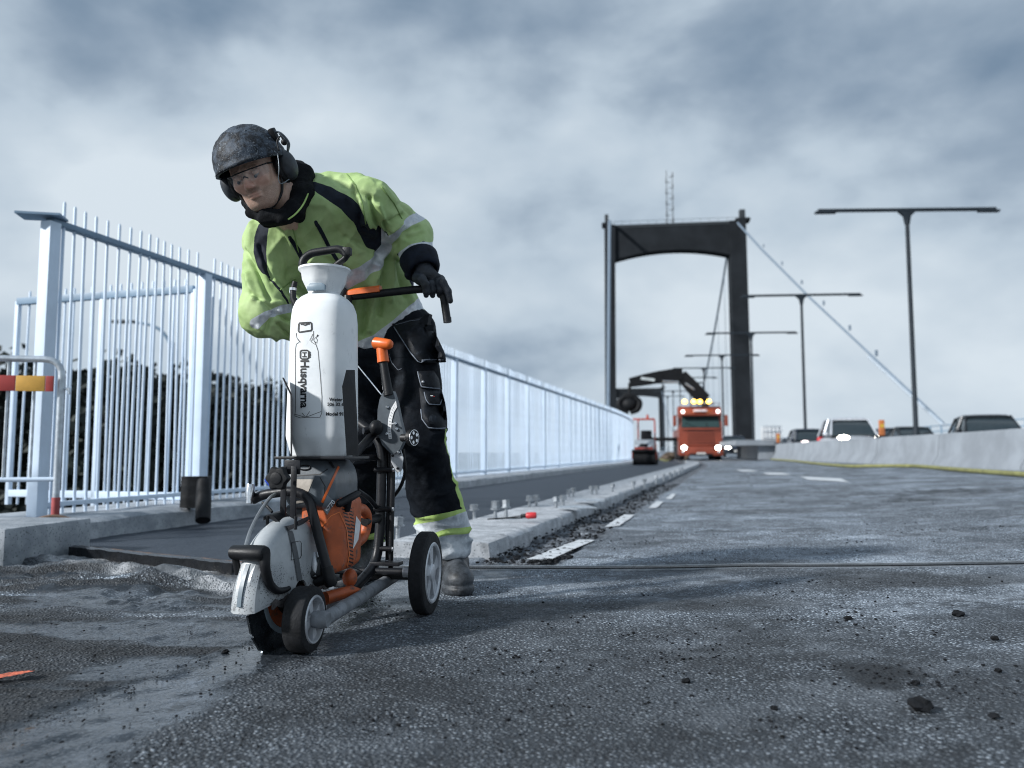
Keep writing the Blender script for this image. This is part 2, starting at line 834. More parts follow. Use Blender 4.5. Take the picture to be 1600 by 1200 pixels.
def mat_road():
    t = NT('asphalt')
    P = t.tc.outputs['Object']
    wet, conc, side, stain, mill, tone = [t.attr(k) for k in ('wet', 'conc', 'side', 'stain', 'mill', 'tone')]
    # stones in binder
    v = t.n('ShaderNodeTexVoronoi')
    v.inputs['Scale'].default_value = 105
    t.l(P, v.inputs['Vector'])
    vd, vc = v.outputs['Distance'], v.outputs['Color']
    sepc = t.n('ShaderNodeSeparateColor')
    t.l(vc, sepc.inputs[0])
    rnd = sepc.outputs[0]
    stone = t.mix(t.math('POWER', rnd, 1.7), (.06, .075, .094), (.56, .64, .73))
    worn = t.ramp(t.noise(2.2, 6, .65), .38, .62)
    cover = t.ramp(t.math('ADD', vd, t.math('MULTIPLY', t.noise(220, 3, .6), .16)), .62, .42)
    v2 = t.vor(270)
    fine = t.mix(t.ramp(v2, .55, .2), (.018, .024, .032), (.26, .3, .35))
    bind0 = t.mix(t.ramp(t.noise(40, 5, .7), .3, .7), (.012, .016, .022), (.08, .097, .118))
    bind = t.mix(t.ramp(t.noise(9, 6, .7, off=(2, 2, 2)), .4, .6), bind0, fine)
    c = t.mix(t.math('MULTIPLY', cover, t.mixf(worn, .4, .95)), bind, stone)
    c = t.mix(t.ramp(t.noise(.9, 5, .6, off=(4, 2, 0)), .35, .7), scl_node(t, c, .55), c)
    # fine pale dust in drifts
    dust = t.math('MULTIPLY', t.ramp(t.noise(3.1, 8, .7, off=(9, 3, 0)), .47, .72), .3)
    c = t.mix(dust, c, (.35, .395, .45))
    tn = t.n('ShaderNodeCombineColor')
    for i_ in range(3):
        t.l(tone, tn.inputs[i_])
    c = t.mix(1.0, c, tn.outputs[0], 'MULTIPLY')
    # new dark asphalt of the cycle track
    sidec = t.mix(t.ramp(t.noise(160, 4, .7), .35, .7), (.014, .022, .034), (.045, .06, .082))
    c = t.mix(side, c, sidec)
    concc = t.mix(t.ramp(t.noise(14, 7, .7), .35, .7), (.13, .145, .16), (.52, .54, .57))
    c = t.mix(conc, c, concc)
    millc = t.mix(t.ramp(t.noise(22, 7, .7), .4, .68), (.018, .022, .03), (.26, .29, .33))
    c = t.mix(mill, c, millc)
    c = t.mix(stain, c, (.011, .014, .018))
    slurry = t.mix(t.ramp(t.noise(14, 6, .7), .4, .7), (.010, .013, .017), (.05, .06, .073))
    c = t.mix(t.math('MULTIPLY', wet, .8), c, slurry)
    rough = t.mixf(t.ramp(t.noise(55, 4, .6), .3, .7), .62, .9)
    wetr = t.mixf(t.ramp(t.noise(45, 5, .65), .55, .75), .03, .16)
    rough = t.mixf(wet, rough, wetr)
    rough = t.mixf(t.math('MULTIPLY', side, .6), rough, .55)
    h = t.math('ADD', t.math('MULTIPLY', t.ramp(vd, .6, .15), t.mixf(side, 1.0, .12)), t.noise(70, 5, .7))
    dry = t.math('SUBTRACT', 1.0, t.math('MULTIPLY', wet, .9))
    b = t.n('ShaderNodeBump')
    b.inputs['Distance'].default_value = .0045
    t.l(dry, b.inputs['Strength'])
    t.l(h, b.inputs['Height'])
    bb = t.n('ShaderNodeBump')
    bb.inputs['Distance'].default_value = .003
    t.l(t.mixf(wet, .22, .05), bb.inputs['Strength'])
    t.l(t.noise(190, 4, .75), bb.inputs['Height'])
    t.l(b.outputs[0], bb.inputs['Normal'])
    return t.set(color=c, rough=rough, normal=bb.outputs[0])


def scl_node(t, c, k):
    return t.mix(1.0, c, (k, k, k), 'MULTIPLY')


def make_ground():
    u = np.concatenate([np.arange(-10, -5.3, .5), [-5.02, -5.0, -5.3], np.arange(-5.2, -4.5, .1), np.arange(-4.5, 2.2, .0165), 2.2 + np.cumsum(.03 * 1.12 ** np.arange(38)), [26, 30]])
    u = np.unique(u[u <= 30])
    y = np.concatenate([np.arange(-3, .6, .15), np.arange(.6, 6.4, .0165), 6.4 + np.cumsum(.03 * 1.065 ** np.arange(108))])
    y = np.concatenate([y[y < 780], [790]])
    U, Y = np.meshgrid(u, y)
    X = Cx(Y) + U
    Z = Gz(U)
    jy = joint_y(X)
    front = Y < jy                                     # camera side of the joint
    near = smooth(12, 4, Y)
    Z = Z + near * (.0035 * fbm(X * 3, Y * 3, 0, 3) + .0016 * fbm(X * 24, Y * 24, 3, 3))
    # cycle track beyond the joint, between fence kerb and bolted kerb
    sidem = smooth(-.01, .01, Y - jy - .05) * smooth(-1.70, -1.73, U) * smooth(-4.6, -4.55, U)
    # torn concrete in front of the joint on the left
    dj = jy - Y
    edge = .40 + .12 * fbm(X * 2.2, Y * 2.2, 5, 3)
    conc = smooth(.0, .03, dj) * smooth(edge + .03, edge - .05, dj) * smooth(-.5, -.9, X)
    conc = np.clip(conc * (.7 + .6 * smooth(-.5, .45, fbm(X * 5, Y * 5, 2, 4))), 0, 1)
    conc = np.maximum(conc, .85 * smooth(0, .02, dj) * smooth(.5, .3, dj + .15 * fbm(X * 3, Y * 3, 8, 3)) * smooth(-.55, -.4, X) * smooth(.05, -.1, X) * smooth(-.2, .5, fbm(X * 6, Y * 6, 12, 4)))
    ridge = np.abs(fbm(X * 1.6 + Y * .6, Y * 4.2, 1, 4))
    lump = smooth(.1, .34, dj) * smooth(1.15, .3, dj) * smooth(-.75, -1.2, X)
    Z = Z + lump * (.035 * (1 - smooth(0, .3, ridge)) + .026 * fbm(X * 5, Y * 7, 9, 4)) - lump * .004
    # dirty gritty zone left of the saw
    leftz = smooth(-.62, -.78, X - .16 * (Y - 2.2)) * front
    Z = Z + leftz * (.004 * fbm(X * 9, Y * 9, 4, 4) + .0025 * fbm(X * 40, Y * 40, 6, 2))
    # wet slurry track of the cut
    d, tt = seg_dist(X, Y, (-.62, 2.3), (-.86, 1.25))
    wob = .075 * fbm(X * 6, Y * 6, 7, 5)
    halfw = .085 + .085 * tt
    wet = smooth(halfw + .03, halfw - .05, d + wob)
    d2, t2 = seg_dist(X, Y, (-.6, 2.2), (-.42, 3.2))
    wet = np.maximum(wet, .8 * smooth(.16, .03, d2 + .1 * fbm(X * 4, Y * 4, 17, 4)))
    wet = np.maximum(wet, .75 * conc * smooth(-.1, .35, fbm(X * 4, Y * 6, 21, 3)))
    wet = np.maximum(wet, .85 * leftz * smooth(.1, .4, fbm(X * 1.4 + 3, Y * 5, 23, 5)))
    Z = Z - .0035 * wet + .004 * smooth(.03, 0, np.abs(d + wob - halfw)) * front
    Z = Z + wet * .0016 * fbm(X * 30, Y * 30, 31, 3)
    # saw kerf behind the blade
    # milled strip beside the kerb
    mill = smooth(-1.24, -1.2, U) * smooth(-.8, -.9, U + .05 * fbm(X * 4, Y * 4, 3, 3)) * smooth(.05, .12, Y - jy)
    Z = Z + mill * (-.022 + .016 * fbm(X * 11, Y * 11, 5, 4) * smooth(25, 6, Y))
    # dark stains and trampled dirt
    st = np.zeros_like(X)
    for px, py, rx, ry, a in [(1372, 1050, .085, .12, .95), (1450, 1090, .05, .05, .5), (1250, 968, .2, .03, .6), (1240, 962, .1, .02, .6), (1460, 768, 1.0, .5, .75), (1390, 784, .4, .16, .8),
                              (1300, 905, .22, .05, .5), (1100, 830, .35, .12, .55), (1010, 850, .3, .1, .5), (1180, 800, .6, .25, .45), (900, 835, .25, .1, .4), (1560, 960, .3, .12, .5),
                              (960, 800, .5, .4, .35), (780, 1080, .3, .12, .4), (1500, 860, .5, .12, .35), (860, 960, .3, .1, .3), (1120, 880, .4, .1, .3)]:
        g = GP(px, py)
        q = np.hypot((X - g.x) / rx, (Y - g.y) / ry) + .7 * fbm(X * 9, Y * 9, 11, 4)
        st = np.maximum(st, a * smooth(1.1, .35, q))
    gr = smooth(.35, .75, fbm(X * 2.2, Y * 5, 41, 5)) * .55
    st = np.maximum(st, gr * smooth(-.3, .4, fbm(X * 26, Y * 26, 43, 3)) * (1 - sidem))
    st = np.maximum(st, .5 * leftz * smooth(-.1, .5, fbm(X * 2, Y * 8, 45, 4)))
    st = st * (1 - sidem)
    # older patchy surface before the joint; beyond it paler wear plus painted grazing sheen
    patch = fbm(X * 1.3 + 2, Y * 1.9, 61, 4)
    tone = np.where(front, .8 + 1.0 * smooth(-.35, .45, patch) * smooth(-.9, .3, X), 1.7 + .7 * smooth(-.4, .5, patch))
    tone = tone * (1 + leftz * (1.5 * smooth(.1, .7, fbm(X * 2.2, Y * 8, 63, 5)) - .62 * smooth(.25, -.4, fbm(X * 2.2, Y * 8, 63, 5))))
    dp, _ = seg_dist(X, Y, (-.1, 2.78), (.62, 2.72))  # the worker's cast shadow, painted darker into the asphalt tone
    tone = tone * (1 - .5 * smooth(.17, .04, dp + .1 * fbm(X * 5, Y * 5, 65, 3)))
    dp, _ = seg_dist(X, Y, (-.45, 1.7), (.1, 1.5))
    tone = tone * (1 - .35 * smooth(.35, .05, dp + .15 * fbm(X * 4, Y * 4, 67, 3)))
    Z = np.where((U < -5.01) & (Y > 4.75), -8.5, Z)      # the deck ends behind the fence kerb
    verts = np.stack([X, Y, Z], -1).reshape(-1, 3)
    nu, ny = len(u), len(y)
    i = np.arange(ny - 1)[:, None] * nu + np.arange(nu - 1)[None]
    Q = np.stack([i, i + 1, i + nu + 1, i + nu], -1).reshape(-1, 4)
    me = bpy.data.meshes.new('road')
    me.vertices.add(len(verts))
    me.vertices.foreach_set('co', verts.astype(np.float32).ravel())
    me.loops.add(len(Q) * 4)
    me.loops.foreach_set('vertex_index', Q.astype(np.int32).ravel())
    me.polygons.add(len(Q))
    me.polygons.foreach_set('loop_start', np.arange(0, len(Q) * 4, 4, dtype=np.int32))
    me.polygons.foreach_set('use_smooth', np.ones(len(Q), bool))
    me.update(calc_edges=True)
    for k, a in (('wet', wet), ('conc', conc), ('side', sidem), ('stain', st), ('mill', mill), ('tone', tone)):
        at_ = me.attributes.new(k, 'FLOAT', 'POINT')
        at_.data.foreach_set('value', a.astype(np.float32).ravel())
    me.materials.append(mat_road())
    ob = bpy.data.objects.new('road', me)
    C.objects.link(ob)
    tag(ob, 'worn grey asphalt carriageway with wet slurry and dark stains', kind='structure')


make_ground()

# land far below the bridge approach
lm = NT('land')
lm.set(color=lm.mix(lm.ramp(lm.noise(.02, 6, .6), .35, .65), (.03, .045, .035), (.07, .085, .075)), rough=.95)
land = MB().add([(-4500, -600, -9), (4500, -600, -9), (4500, 7500, -9), (-4500, 7500, -9)], [(0, 1, 2, 3)]).build('ground', lm.m, smooth=False)
tag(land, kind='structure')

# ---- materials of the setting
def mat_concrete(name, lo, hi, sc_=9, wetdark=.4):
    t = NT(name)
    c = t.mix(t.ramp(t.noise(sc_, 8, .7), .3, .72), lo, hi)
    st = t.math('MULTIPLY', t.ramp(t.noise(sc_ * .35, 7, .7, off=(5, 1, 3)), .5, .68), wetdark)
    c = t.mix(st, c, scl(lo, .35))
    pits = t.ramp(t.vor(70), .12, .3)
    c = t.mix(pits, scl(lo, .5), c)
    nb = t.bump(t.math('ADD', t.noise(60, 6, .7), t.math('MULTIPLY', pits, .4)), .5, .006)
    return t.set(color=c, rough=.86, normal=nb)


M_KERB = mat_concrete('pale_concrete', (.3, .32, .345), (.56, .585, .62), 12, .5)
M_CONC = mat_concrete('grey_concrete', (.22, .25, .28), (.48, .51, .55), 4, .5)
M_BARR = pm('barrier_concrete', (.23, .255, .285), .85, var=.14, vs=1.5, bump=.08, bs=40, dirt=(.13, .145, .16), damt=.3, ds=2.2)
M_FENCE = pm('white_fence_paint', (.58, .69, .82), .45, var=.06, vs=5, bump=.05, dirt=(.3, .33, .36), damt=.16, ds=9)
M_RAIL = pm('blue_grey_paint_rail_shade', (.17, .26, .36), .5, var=.1, vs=5)  # on the top rails: shade of the underside put into the colour
M_STEEL = pm('worn_steel', (.38, .41, .44), .42, .85, var=.3, vs=14, dirt=(.16, .11, .08), damt=.32, ds=18)
M_RUST = pm('rusty_steel', (.16, .1, .07), .8, .3, var=.5, vs=22, bump=.4)
M_GALV = pm('galvanised_tube', (.5, .55, .6), .45, .7, var=.2, vs=20)
M_BLACKRUB = pm('black_rubber', (.009, .010, .012), .62, var=.35, vs=14, bump=.3, bs=90, dirt=(.04, .042, .046), damt=.25, ds=20, spec=.25)

# ---- bolted kerb between carriageway and cycle track
def kerb_strip():
    root = thing('bolted_kerb', None, None, UP(-1.5, 3.2))
    root['kind'] = 'structure'
    inv = Matrix.Translation(root.location).inverted()
    ys = [4.0, 5.72, 8.6, 12.0, 16.0, 20.5, 25.5, 31.0, 40.0]
    prof = [(-1.74, -.06), (-1.74, .06), (-1.73, .072), (-1.6, .075), (-1.26, .074), (-1.215, .066), (-1.2, .05), (-1.195, -.06)]
    for k in range(len(ys) - 1):
        y0, y1 = ys[k] + .012, ys[k + 1] - .012
        n = max(6, int((y1 - y0) / (.06 if y0 < 9 else .4)))
        secs = []
        for i in range(n + 1):
            Y = y0 + (y1 - y0) * i / n
            s = []
            for j, (u, z) in enumerate(prof):
                w = .0035 * float(fbm(Y * 9, u * 9 + j, 2, 3)) if 1 <= j <= 6 else 0
                s.append(UP(u + w * (1.6 if j >= 5 else .3), Y, z + w * .6))
            secs.append(s)
        MB().loft(secs).build('kerb_section', M_KERB, root, pinv=inv)
    return root


kerb_strip()


def fence_kerb():
    root = thing('fence_kerb', None, None, UP(-4.2, 4.5))
    root['kind'] = 'structure'
    inv = Matrix.Translation(root.location).inverted()
    ys = [4.42, 7.6, 11.0, 15.0, 20.0, 26.0, 33.0, 46.0]
    prof = [(-4.75, -.4), (-4.75, .11), (-4.7, .125), (-4.3, .125), (-3.9, .12), (-3.85, .1), (-3.83, -.05)]
    for k in range(len(ys) - 1):
        y0, y1 = ys[k] + .008, ys[k + 1] - .008
        n = max(8, int((y1 - y0) / .25))
        secs = []
        for i in range(n + 1):
            Y = y0 + (y1 - y0) * i / n
            secs.append([UP(u + (.012 * float(fbm(Y * 5, u * 7 + j, 4, 3)) if j in (4, 5) else 0), Y, z + (.008 * float(fbm(Y * 4, u * 5, 6, 3)) if j in (3, 4, 5) else 0)) for j, (u, z) in enumerate(prof)])
        MB().loft(secs).build('kerb_section', M_KERB if k > 1 else M_CONC, root, pinv=inv)


fence_kerb()

# loose concrete block at the left edge
g = GP(22, 882)
b = MB()
b.box((g.x - .42, g.y + .3, .075), (.9, .62, .19), rz=R_(-7), bev=.018)
o = b.build('concrete_block', M_CONC)
tag(o, 'weathered grey concrete block on the ground at the left edge', 'concrete block')

# ---- steel expansion joint across the deck
M_DARKRUB = pm('wet_black_rubber', (.006, .007, .009), .3, var=.4, vs=20, bump=.5, bs=60, spec=.3)


def joint(name, pts, label, wide, dark):
    root = thing(name, None, None, pts[0])
    root['kind'] = 'structure'
    inv = Matrix.Translation(root.location).inverted()
    def ribbon(off0, off1, z0, z1, nm, m, bumpy=0.0, a=0.0, b_=1.0):
        mb = MB()
        n = 60
        secs = []
        L = len(pts) - 1
        for i in range(n + 1):
            t = (a + (b_ - a) * i / n) * L
            k = min(int(t), L - 1)
            p = pts[k].lerp(pts[k + 1], t - k)
            w = bumpy * float(fbm(p.x * 14, p.y * 14, 1, 3))
            z = G(p.x, p.y)
            secs.append([Vector((p.x, p.y + off0 + w, z + z0)), Vector((p.x, p.y + off0 + w, z + z1 + w)), Vector((p.x, p.y + off1 - w, z + z1 + w)), Vector((p.x, p.y + off1 - w, z + z0))])
        mb.loft(secs)
        return mb.build(nm, m, root, pinv=inv)
    for args in (wide + dark):
        ribbon(*args)
    return root


joint('expansion_joint', JR, '', [(.02, .032, -.03, .012, 'steel_edge', M_STEEL), (-.036, -.02, -.03, .004, 'steel_edge', M_STEEL)], [(-.02, .02, -.03, .009, 'rubber_seal', M_DARKRUB)])
joint('expansion_joint', JL, '', [(.02, .055, -.03, .03, 'steel_edge', M_STEEL, .001), (.055, .065, -.03, .032, 'rust_edge', M_RUST, .001), (-.02, .02, -.03, .008, 'rubber_seal', M_BLACKRUB, .004)],
      [(-.085, -.02, -.03, .045, 'rubber_profile', M_DARKRUB, .003, .5, .99)])

# ---- road paint
M_PAINT = pm('road_paint', (.55, .58, .61), .75, var=.15, vs=12, bump=.3, dirt=(.14, .155, .175), damt=.42, ds=22)


def dash(pix, nm='lane_marking'):
    P = [GP(*q) for q in pix]
    n, m = 10, 3
    vs, fs = [], []
    for i in range(n + 1):
        for j in range(m + 1):
            a = P[0].lerp(P[1], i / n)
            b_ = P[3].lerp(P[2], i / n)
            p = a.lerp(b_, j / m)
            e = .012 * float(vnoise(p.x * 40, p.y * 40, 1)) if (j in (0, m) or i in (0, n)) else 0
            vs.append((p.x + e, p.y + e, G(p.x + e, p.y + e) + .0075))
    for i in range(n):
        for j in range(m):
            k = i * (m + 1) + j
            fs.append((k, k + m + 1, k + m + 2, k + 1))
    o = MB().add(vs, fs).build(nm, M_PAINT)
    tag(o, kind='structure')


dash([(822, 876), (905, 845), (928, 846), (862, 876)])
dash([(944, 825), (975, 805), (992, 806), (968, 823)])
dash([(1012, 795), (1026, 784), (1036, 785), (1026, 795)])
dash([(1040, 780), (1050, 772), (1056, 773), (1049, 781)])
dash([(1250, 745), (1262, 750), (1328, 754), (1312, 748)])
dash([(1190, 739), (1200, 742), (1236, 742.5), (1222, 739)])
dash([(1148, 734), (1160, 737), (1184, 737), (1172, 734.5)])

# ---- orange spray mark on the asphalt
M_SPRAY = pm('orange_spray_paint', (.55, .13, .07), .8, var=.5, vs=60, bump=.6, bs=120)
g0, g1 = GP(-30, 1068), GP(52, 1056)
vs, fs = [], []
for i in range(25):
    p = g0.lerp(g1, i / 24)
    w = .02 * math.sin(math.pi * min(1, (i + 1) / 25)) + .004 * float(vnoise(i * 1.3, 2)) + .004
    for s in (-1, 0, 1):
        q = Vector((p.x, p.y + s * w, 0))
        vs.append((q.x, q.y, G(q.x, q.y) + .011))
for i in range(24):
    for s in (0, 1):
        fs.append((i * 3 + s, i * 3 + 3 + s, i * 3 + 4 + s, i * 3 + 1 + s))
o = MB().add(vs, fs).build('spray_mark', M_SPRAY)
tag(o, kind='structure')

# ---- loose asphalt crumbs (nobody could count them) and the larger clods
def lump_mesh(r, seed, n=1):
    bm = bmesh.new()
    bmesh.ops.create_icosphere(bm, subdivisions=n, radius=1.0)
    rr = random.Random(seed)
    for v in bm.verts:
        d = 1 + rr.uniform(-.28, .28)
        v.co = Vector((v.co.x * d * r, v.co.y * d * r * .85, v.co.z * d * r * .5))
    bm.verts.index_update()
    a = [v.co.copy() for v in bm.verts]
    f = [[v.index for v in q.verts] for q in bm.faces]
    bm.free()
    return a, f


M_CRUMB = pm('asphalt_crumb', (.0055, .0065, .0085), .85, spec=.25, var=.5, vs=30, bump=.8, bs=150)


def crumbs():
    rnd = random.Random(11)
    lib = [lump_mesh(1.0, s) for s in range(14)]
    V, F = [], []
    n = 0

    def put(X, Y, r):
        nonlocal n
        a, f = lib[rnd.randrange(14)]
        q = rnd.uniform(0, 6.28)
        cs, sn = math.cos(q), math.sin(q)
        z = G(X, Y) + r * .3
        for p in a:
            V.append((X + r * (p.x * cs - p.y * sn), Y + r * (p.x * sn + p.y * cs), z + r * p.z))
        for t in f:
            F.append(tuple(i + n for i in t))
        n += len(a)
    # trails of grit: clustered
    cl = []
    for _ in range(95):
        px, py = rnd.uniform(560, 1650), 748 + 395 * rnd.random() ** .8
        g = GP(px, py)
        cl.append((g.x, g.y, .04 + .09 * rnd.random() * g.y / 2, rnd.randint(5, 26)))
    for px, py, r_, k in [(1372, 1052, .07, 120), (1240, 966, .12, 60), (1300, 905, .15, 40), (1080, 835, .3, 90), (1180, 860, .3, 60), (980, 845, .2, 70), (1450, 1085, .08, 40), (1470, 770, .8, 50),
                          (1395, 785, .35, 60), (800, 1060, .2, 40), (1130, 870, .25, 60)]:
        g = GP(px, py)
        cl.append((g.x, g.y, r_, k))
    for x, y, s, k in cl:
        for _ in range(k):
            X, Y = rnd.gauss(x, s), rnd.gauss(y, s * .8)
            if Y < .9 or -1.95 < X - float(Cx(Y)) < -1.1 and Y > 3.4:
                continue
            put(X, Y, (.001 + .0038 * rnd.random() ** 3.5) * (1 + .13 * Y))
    for _ in range(550):                                # left: grit along the wet track and ridges
        px, py = rnd.uniform(-20, 430), rnd.uniform(905, 1200)
        g = GP(px, py)
        put(g.x, g.y, .001 + .004 * rnd.random() ** 4)
    for _ in range(700):                                # edge of the wet track
        t = rnd.random()
        x, y = -.62 - .24 * t, 2.2 - .95 * t
        s = rnd.choice((-1, 1)) * (.09 + .1 * t) + rnd.gauss(0, .03)
        put(x + s, y - .2 * s, .0008 + .003 * rnd.random() ** 3)
    for _ in range(1500):                               # broken edge of the milled strip
        Y = 3.8 + 9 * rnd.random() ** 1.6
        X = float(Cx(Y)) + rnd.uniform(-1.2, -.82)
        a = (.002 + .012 * rnd.random() ** 2.6) * (1 + .03 * Y)
        put(X, Y, a)
    me = bpy.data.meshes.new('asphalt_crumbs')
    me.from_pydata(V, [], F)
    me.materials.append(M_CRUMB)
    o = bpy.data.objects.new('asphalt_crumbs', me)
    C.objects.link(o)
    tag(o, 'loose dark asphalt crumbs scattered over the carriageway', 'grit', kind='stuff')


crumbs()

for k, (px, py, w, lab) in enumerate([
        (1497, 963, 19, 'dark asphalt clod lying alone on the right of the carriageway'),
        (1437, 1109, 40, 'wide flat dark clod near the lower right corner'),
        (1555, 1000, 14, 'small dark clod near the right edge, below the larger one'),
        (1553, 1122, 17, 'dark clod at the bottom right beside the widest clod'),
        (1430, 1070, 15, 'dark clod just right of the round oil stain'),
        (1325, 968, 12, 'small clod at the right end of the streak of grit'),
        (1072, 1067, 16, 'small clod lying alone in the middle foreground'),
        (890, 873, 13, 'black clod beside the nearest white lane dash'),
        (1210, 1109, 13, 'small dark clod in the foreground left of the widest clod'),
        (1560, 1050, 12, 'small clod at the right edge between two dark clods'),
        (352, 1021, 12, 'small dark clod lying in the wet slurry track')]):
    g = GP(px, py)
    r = w * g.y / FPX / 2
    a, f = lump_mesh(r, 100 + k, 2)
    o = MB().add([(p.x, p.y, p.z) for p in a], f).build('asphalt_clod', M_CRUMB, smooth=False)
    o.location = (g.x, g.y, g.z + r * .42)
    o.rotation_euler = (0, 0, k * 1.7)
    tag(o, lab, 'clod', 'loose asphalt clods on the carriageway')

# ---- anchor bolts standing in the kerb
def bolt_proto(h, two):
    root = thing('anchor_bolt', 'x', 'bolt')
    MB().cyl((0, 0, -.04), (0, 0, h), .0085, n=10).build('threaded_rod', M_STEEL, root)
    b_ = MB().cyl((0, 0, h * .6), (0, 0, h * .6 + .02), .021, n=6)
    b_.build('nut', M_STEEL, root)
    MB().cyl((0, 0, h - .024), (0, 0, h - .002), .021, n=6).build('nut', M_STEEL, root)
    MB().cyl((0, 0, h * .6 - .006), (0, 0, h * .6 - .001), .026, n=14).build('washer', M_STEEL, root)
    return root


M_BOLTCAP = None
bolts = [(621, 838, .1), (741, 808, .085), (774, 812, .12), (791, 808, .115), (827, 792, .09), (838, 791, .09), (869, 793, .085), (880, 790, .085), (889, 777, .075), (896, 776, .075), (925, 773, .08), (932, 772, .075),
         (957, 769, .08), (990, 763, .075), (1007, 758, .07), (1025, 752, .075), (1037, 748, .07), (1047, 745, .07), (1054, 741.5, .07), (1061, 738.5, .07), (1066, 736, .07)]
words = ['hidden partly by the saw frame', 'left of the pair with double nuts', 'tallest one with two nuts', 'just right of the tallest one', 'left of the pair behind the red plug', 'right of the pair behind the red plug']
bp = None
for k, (px, py, h) in enumerate(bolts):
    p = GP(px, py, .075)
    if bp is None:
        o = bp = bolt_proto(.1, True)
    else:
        o = copy_tree(bp)
    o.location = (p.x, p.y, .073)
    s = h / .1 * (1.0 if k < 9 else 1.15)
    o.scale = (1.35, 1.35, s * 1.05)
    o.rotation_euler = (R_(2 * math.sin(k * 3.1)), R_(2.5 * math.cos(k * 2.3)), k * .7)
    lab = 'steel anchor bolt in the pale kerb, ' + words[k] if k < 6 else 'steel anchor bolt in the pale kerb, number %s from the tallest bolt towards the truck' % (
        ['fourth', 'fifth', 'sixth', 'seventh', 'eighth', 'ninth', 'tenth', 'eleventh', 'twelfth', 'thirteenth', 'fourteenth', 'fifteenth', 'sixteenth', 'seventeenth', 'eighteenth'][k - 6]).replace('number ', '')
    lab = lab.replace('number ', '')
    tag(o, lab, 'bolt', 'anchor bolts along the kerb')

# steel plates lying by the bolts, and the red plug with its cable loop
pp = GP(898, 793, .095)
o = MB().prism([(-.13, -.06), (.16, -.09), (.12, .07), (-.1, .08)], (pp.x, pp.y, .094), (1, 0, 0), (0, 1, 0), (0, 0, 1), .008).build('steel_plate', M_GALV)
tag(o, 'flat steel plate lying on the kerb beside a pair of bolts', 'plate')
pp = GP(918, 783, .095)
o = MB().prism([(-.12, -.07), (.14, -.07), (.16, .1), (-.1, .09)], (pp.x, pp.y, .096), (1, 0, 0), (0, 1, 0), (0, .1, 1), .012).build('steel_plate', M_GALV)
tag(o, 'flat steel plate on the kerb, the one nearer the truck', 'plate')
p0, p1 = GP(838, 805, .12), GP(817, 806, .115)
root = thing('red_plug', 'red plug on a looped black cable lying on the pale kerb', 'plug', (p0.x, p0.y, .09))
inv = Matrix.Translation(root.location).inverted()
M_REDPL = pm('red_plastic', (.5, .03, .035), .4, var=.15, vs=30)
ax = (p1 - p0).normalized()
MB().rings([(p0, .017), (p0 + ax * .008, .021), (p0 + ax * .055, .021), (p0 + ax * .065, .016)], 14).build('plug_body', M_REDPL, root, pinv=inv)
MB().rings([(p0 + ax * .06, .013), (p0 + ax * .095, .012), (p0 + ax * .1, .008)], 12).build('cable_boot', M_BLACKRUB, root, pinv=inv)
q = p0 + ax * .1
MB().tube(crv([q, q + Vector((-.08, .02, -.012)), q + Vector((-.19, .0, -.018)), q + Vector((-.2, -.03, -.018)), q + Vector((-.1, -.03, -.012)), p0 + ax * .09 + Vector((0, -.012, -.012))], 6), .004, 6).build('cable', M_BLACKRUB, root, pinv=inv)

# ---- picket fence
def fence(root, line, posts, z0, ztop, picks_per, npan, post_s, tip, rails, stuff_after=None, picket_w=.0185):
    """line: function s -> Vector on the kerb; posts: list of s"""
    inv = Matrix.Translation(root.location).inverted()
    pk = None
    joined = MB()
    for k, s in enumerate(posts):
        p = line(s)
        t = (line(s + .05) - line(s - .05)).normalized()
        a = math.atan2(t.y, t.x)
        MB().box((p.x, p.y, (z0 + ztop) / 2 - .01), (post_s[0], post_s[1], ztop - z0 - .02), rz=a, bev=.006).build('post', M_FENCE, root, pinv=inv)
        if k == len(posts) - 1:
            break
        s1 = posts[k + 1]
        for i in range(1, picks_per + 1):
            ss = s + (s1 - s) * i / (picks_per + 1)
            q = line(ss)
            n = Vector((-math.sin(a), math.cos(a), 0)) * -.0
            if stuff_after is not None and s > stuff_after:
                joined.box((q.x, q.y, (z0 + ztop + tip) / 2), (picket_w, .02, ztop + tip - z0), rz=a)
                continue
            if pk is None:
                pk = MB().rings([(Vector((0, 0, z0 - .0)), picket_w * .55), (Vector((0, 0, ztop + tip - .012)), picket_w * .55), (Vector((0, 0, ztop + tip)), picket_w * .3)], 8).build('picket', M_FENCE, root, pinv=inv)
                o = pk
            else:
                o = pk.copy()
                C.objects.link(o)
            o.location = (q.x, q.y, .004 * math.sin(ss * 9))
            o.rotation_euler = (R_(.35 * math.sin(ss * 5.3)), R_(.4 * math.sin(ss * 7.7 + 1)), 0)
    for zr, hh, dd in rails:
        for k in range(len(posts) - 1):
            p, q = line(posts[k]), line(posts[k + 1])
            d = q - p
            a = math.atan2(d.y, d.x)
            m_ = (p + q) / 2
            MB().box((m_.x, m_.y, zr), (d.length + (.02 if hh < .04 else -.0), dd, hh), rz=a, bev=.004).build('rail', M_RAIL if zr > 1 else M_FENCE, root, pinv=inv)
    if joined.v:
        o = joined.build('far_pickets', M_FENCE, root, pinv=inv)
        o['kind'] = 'stuff'


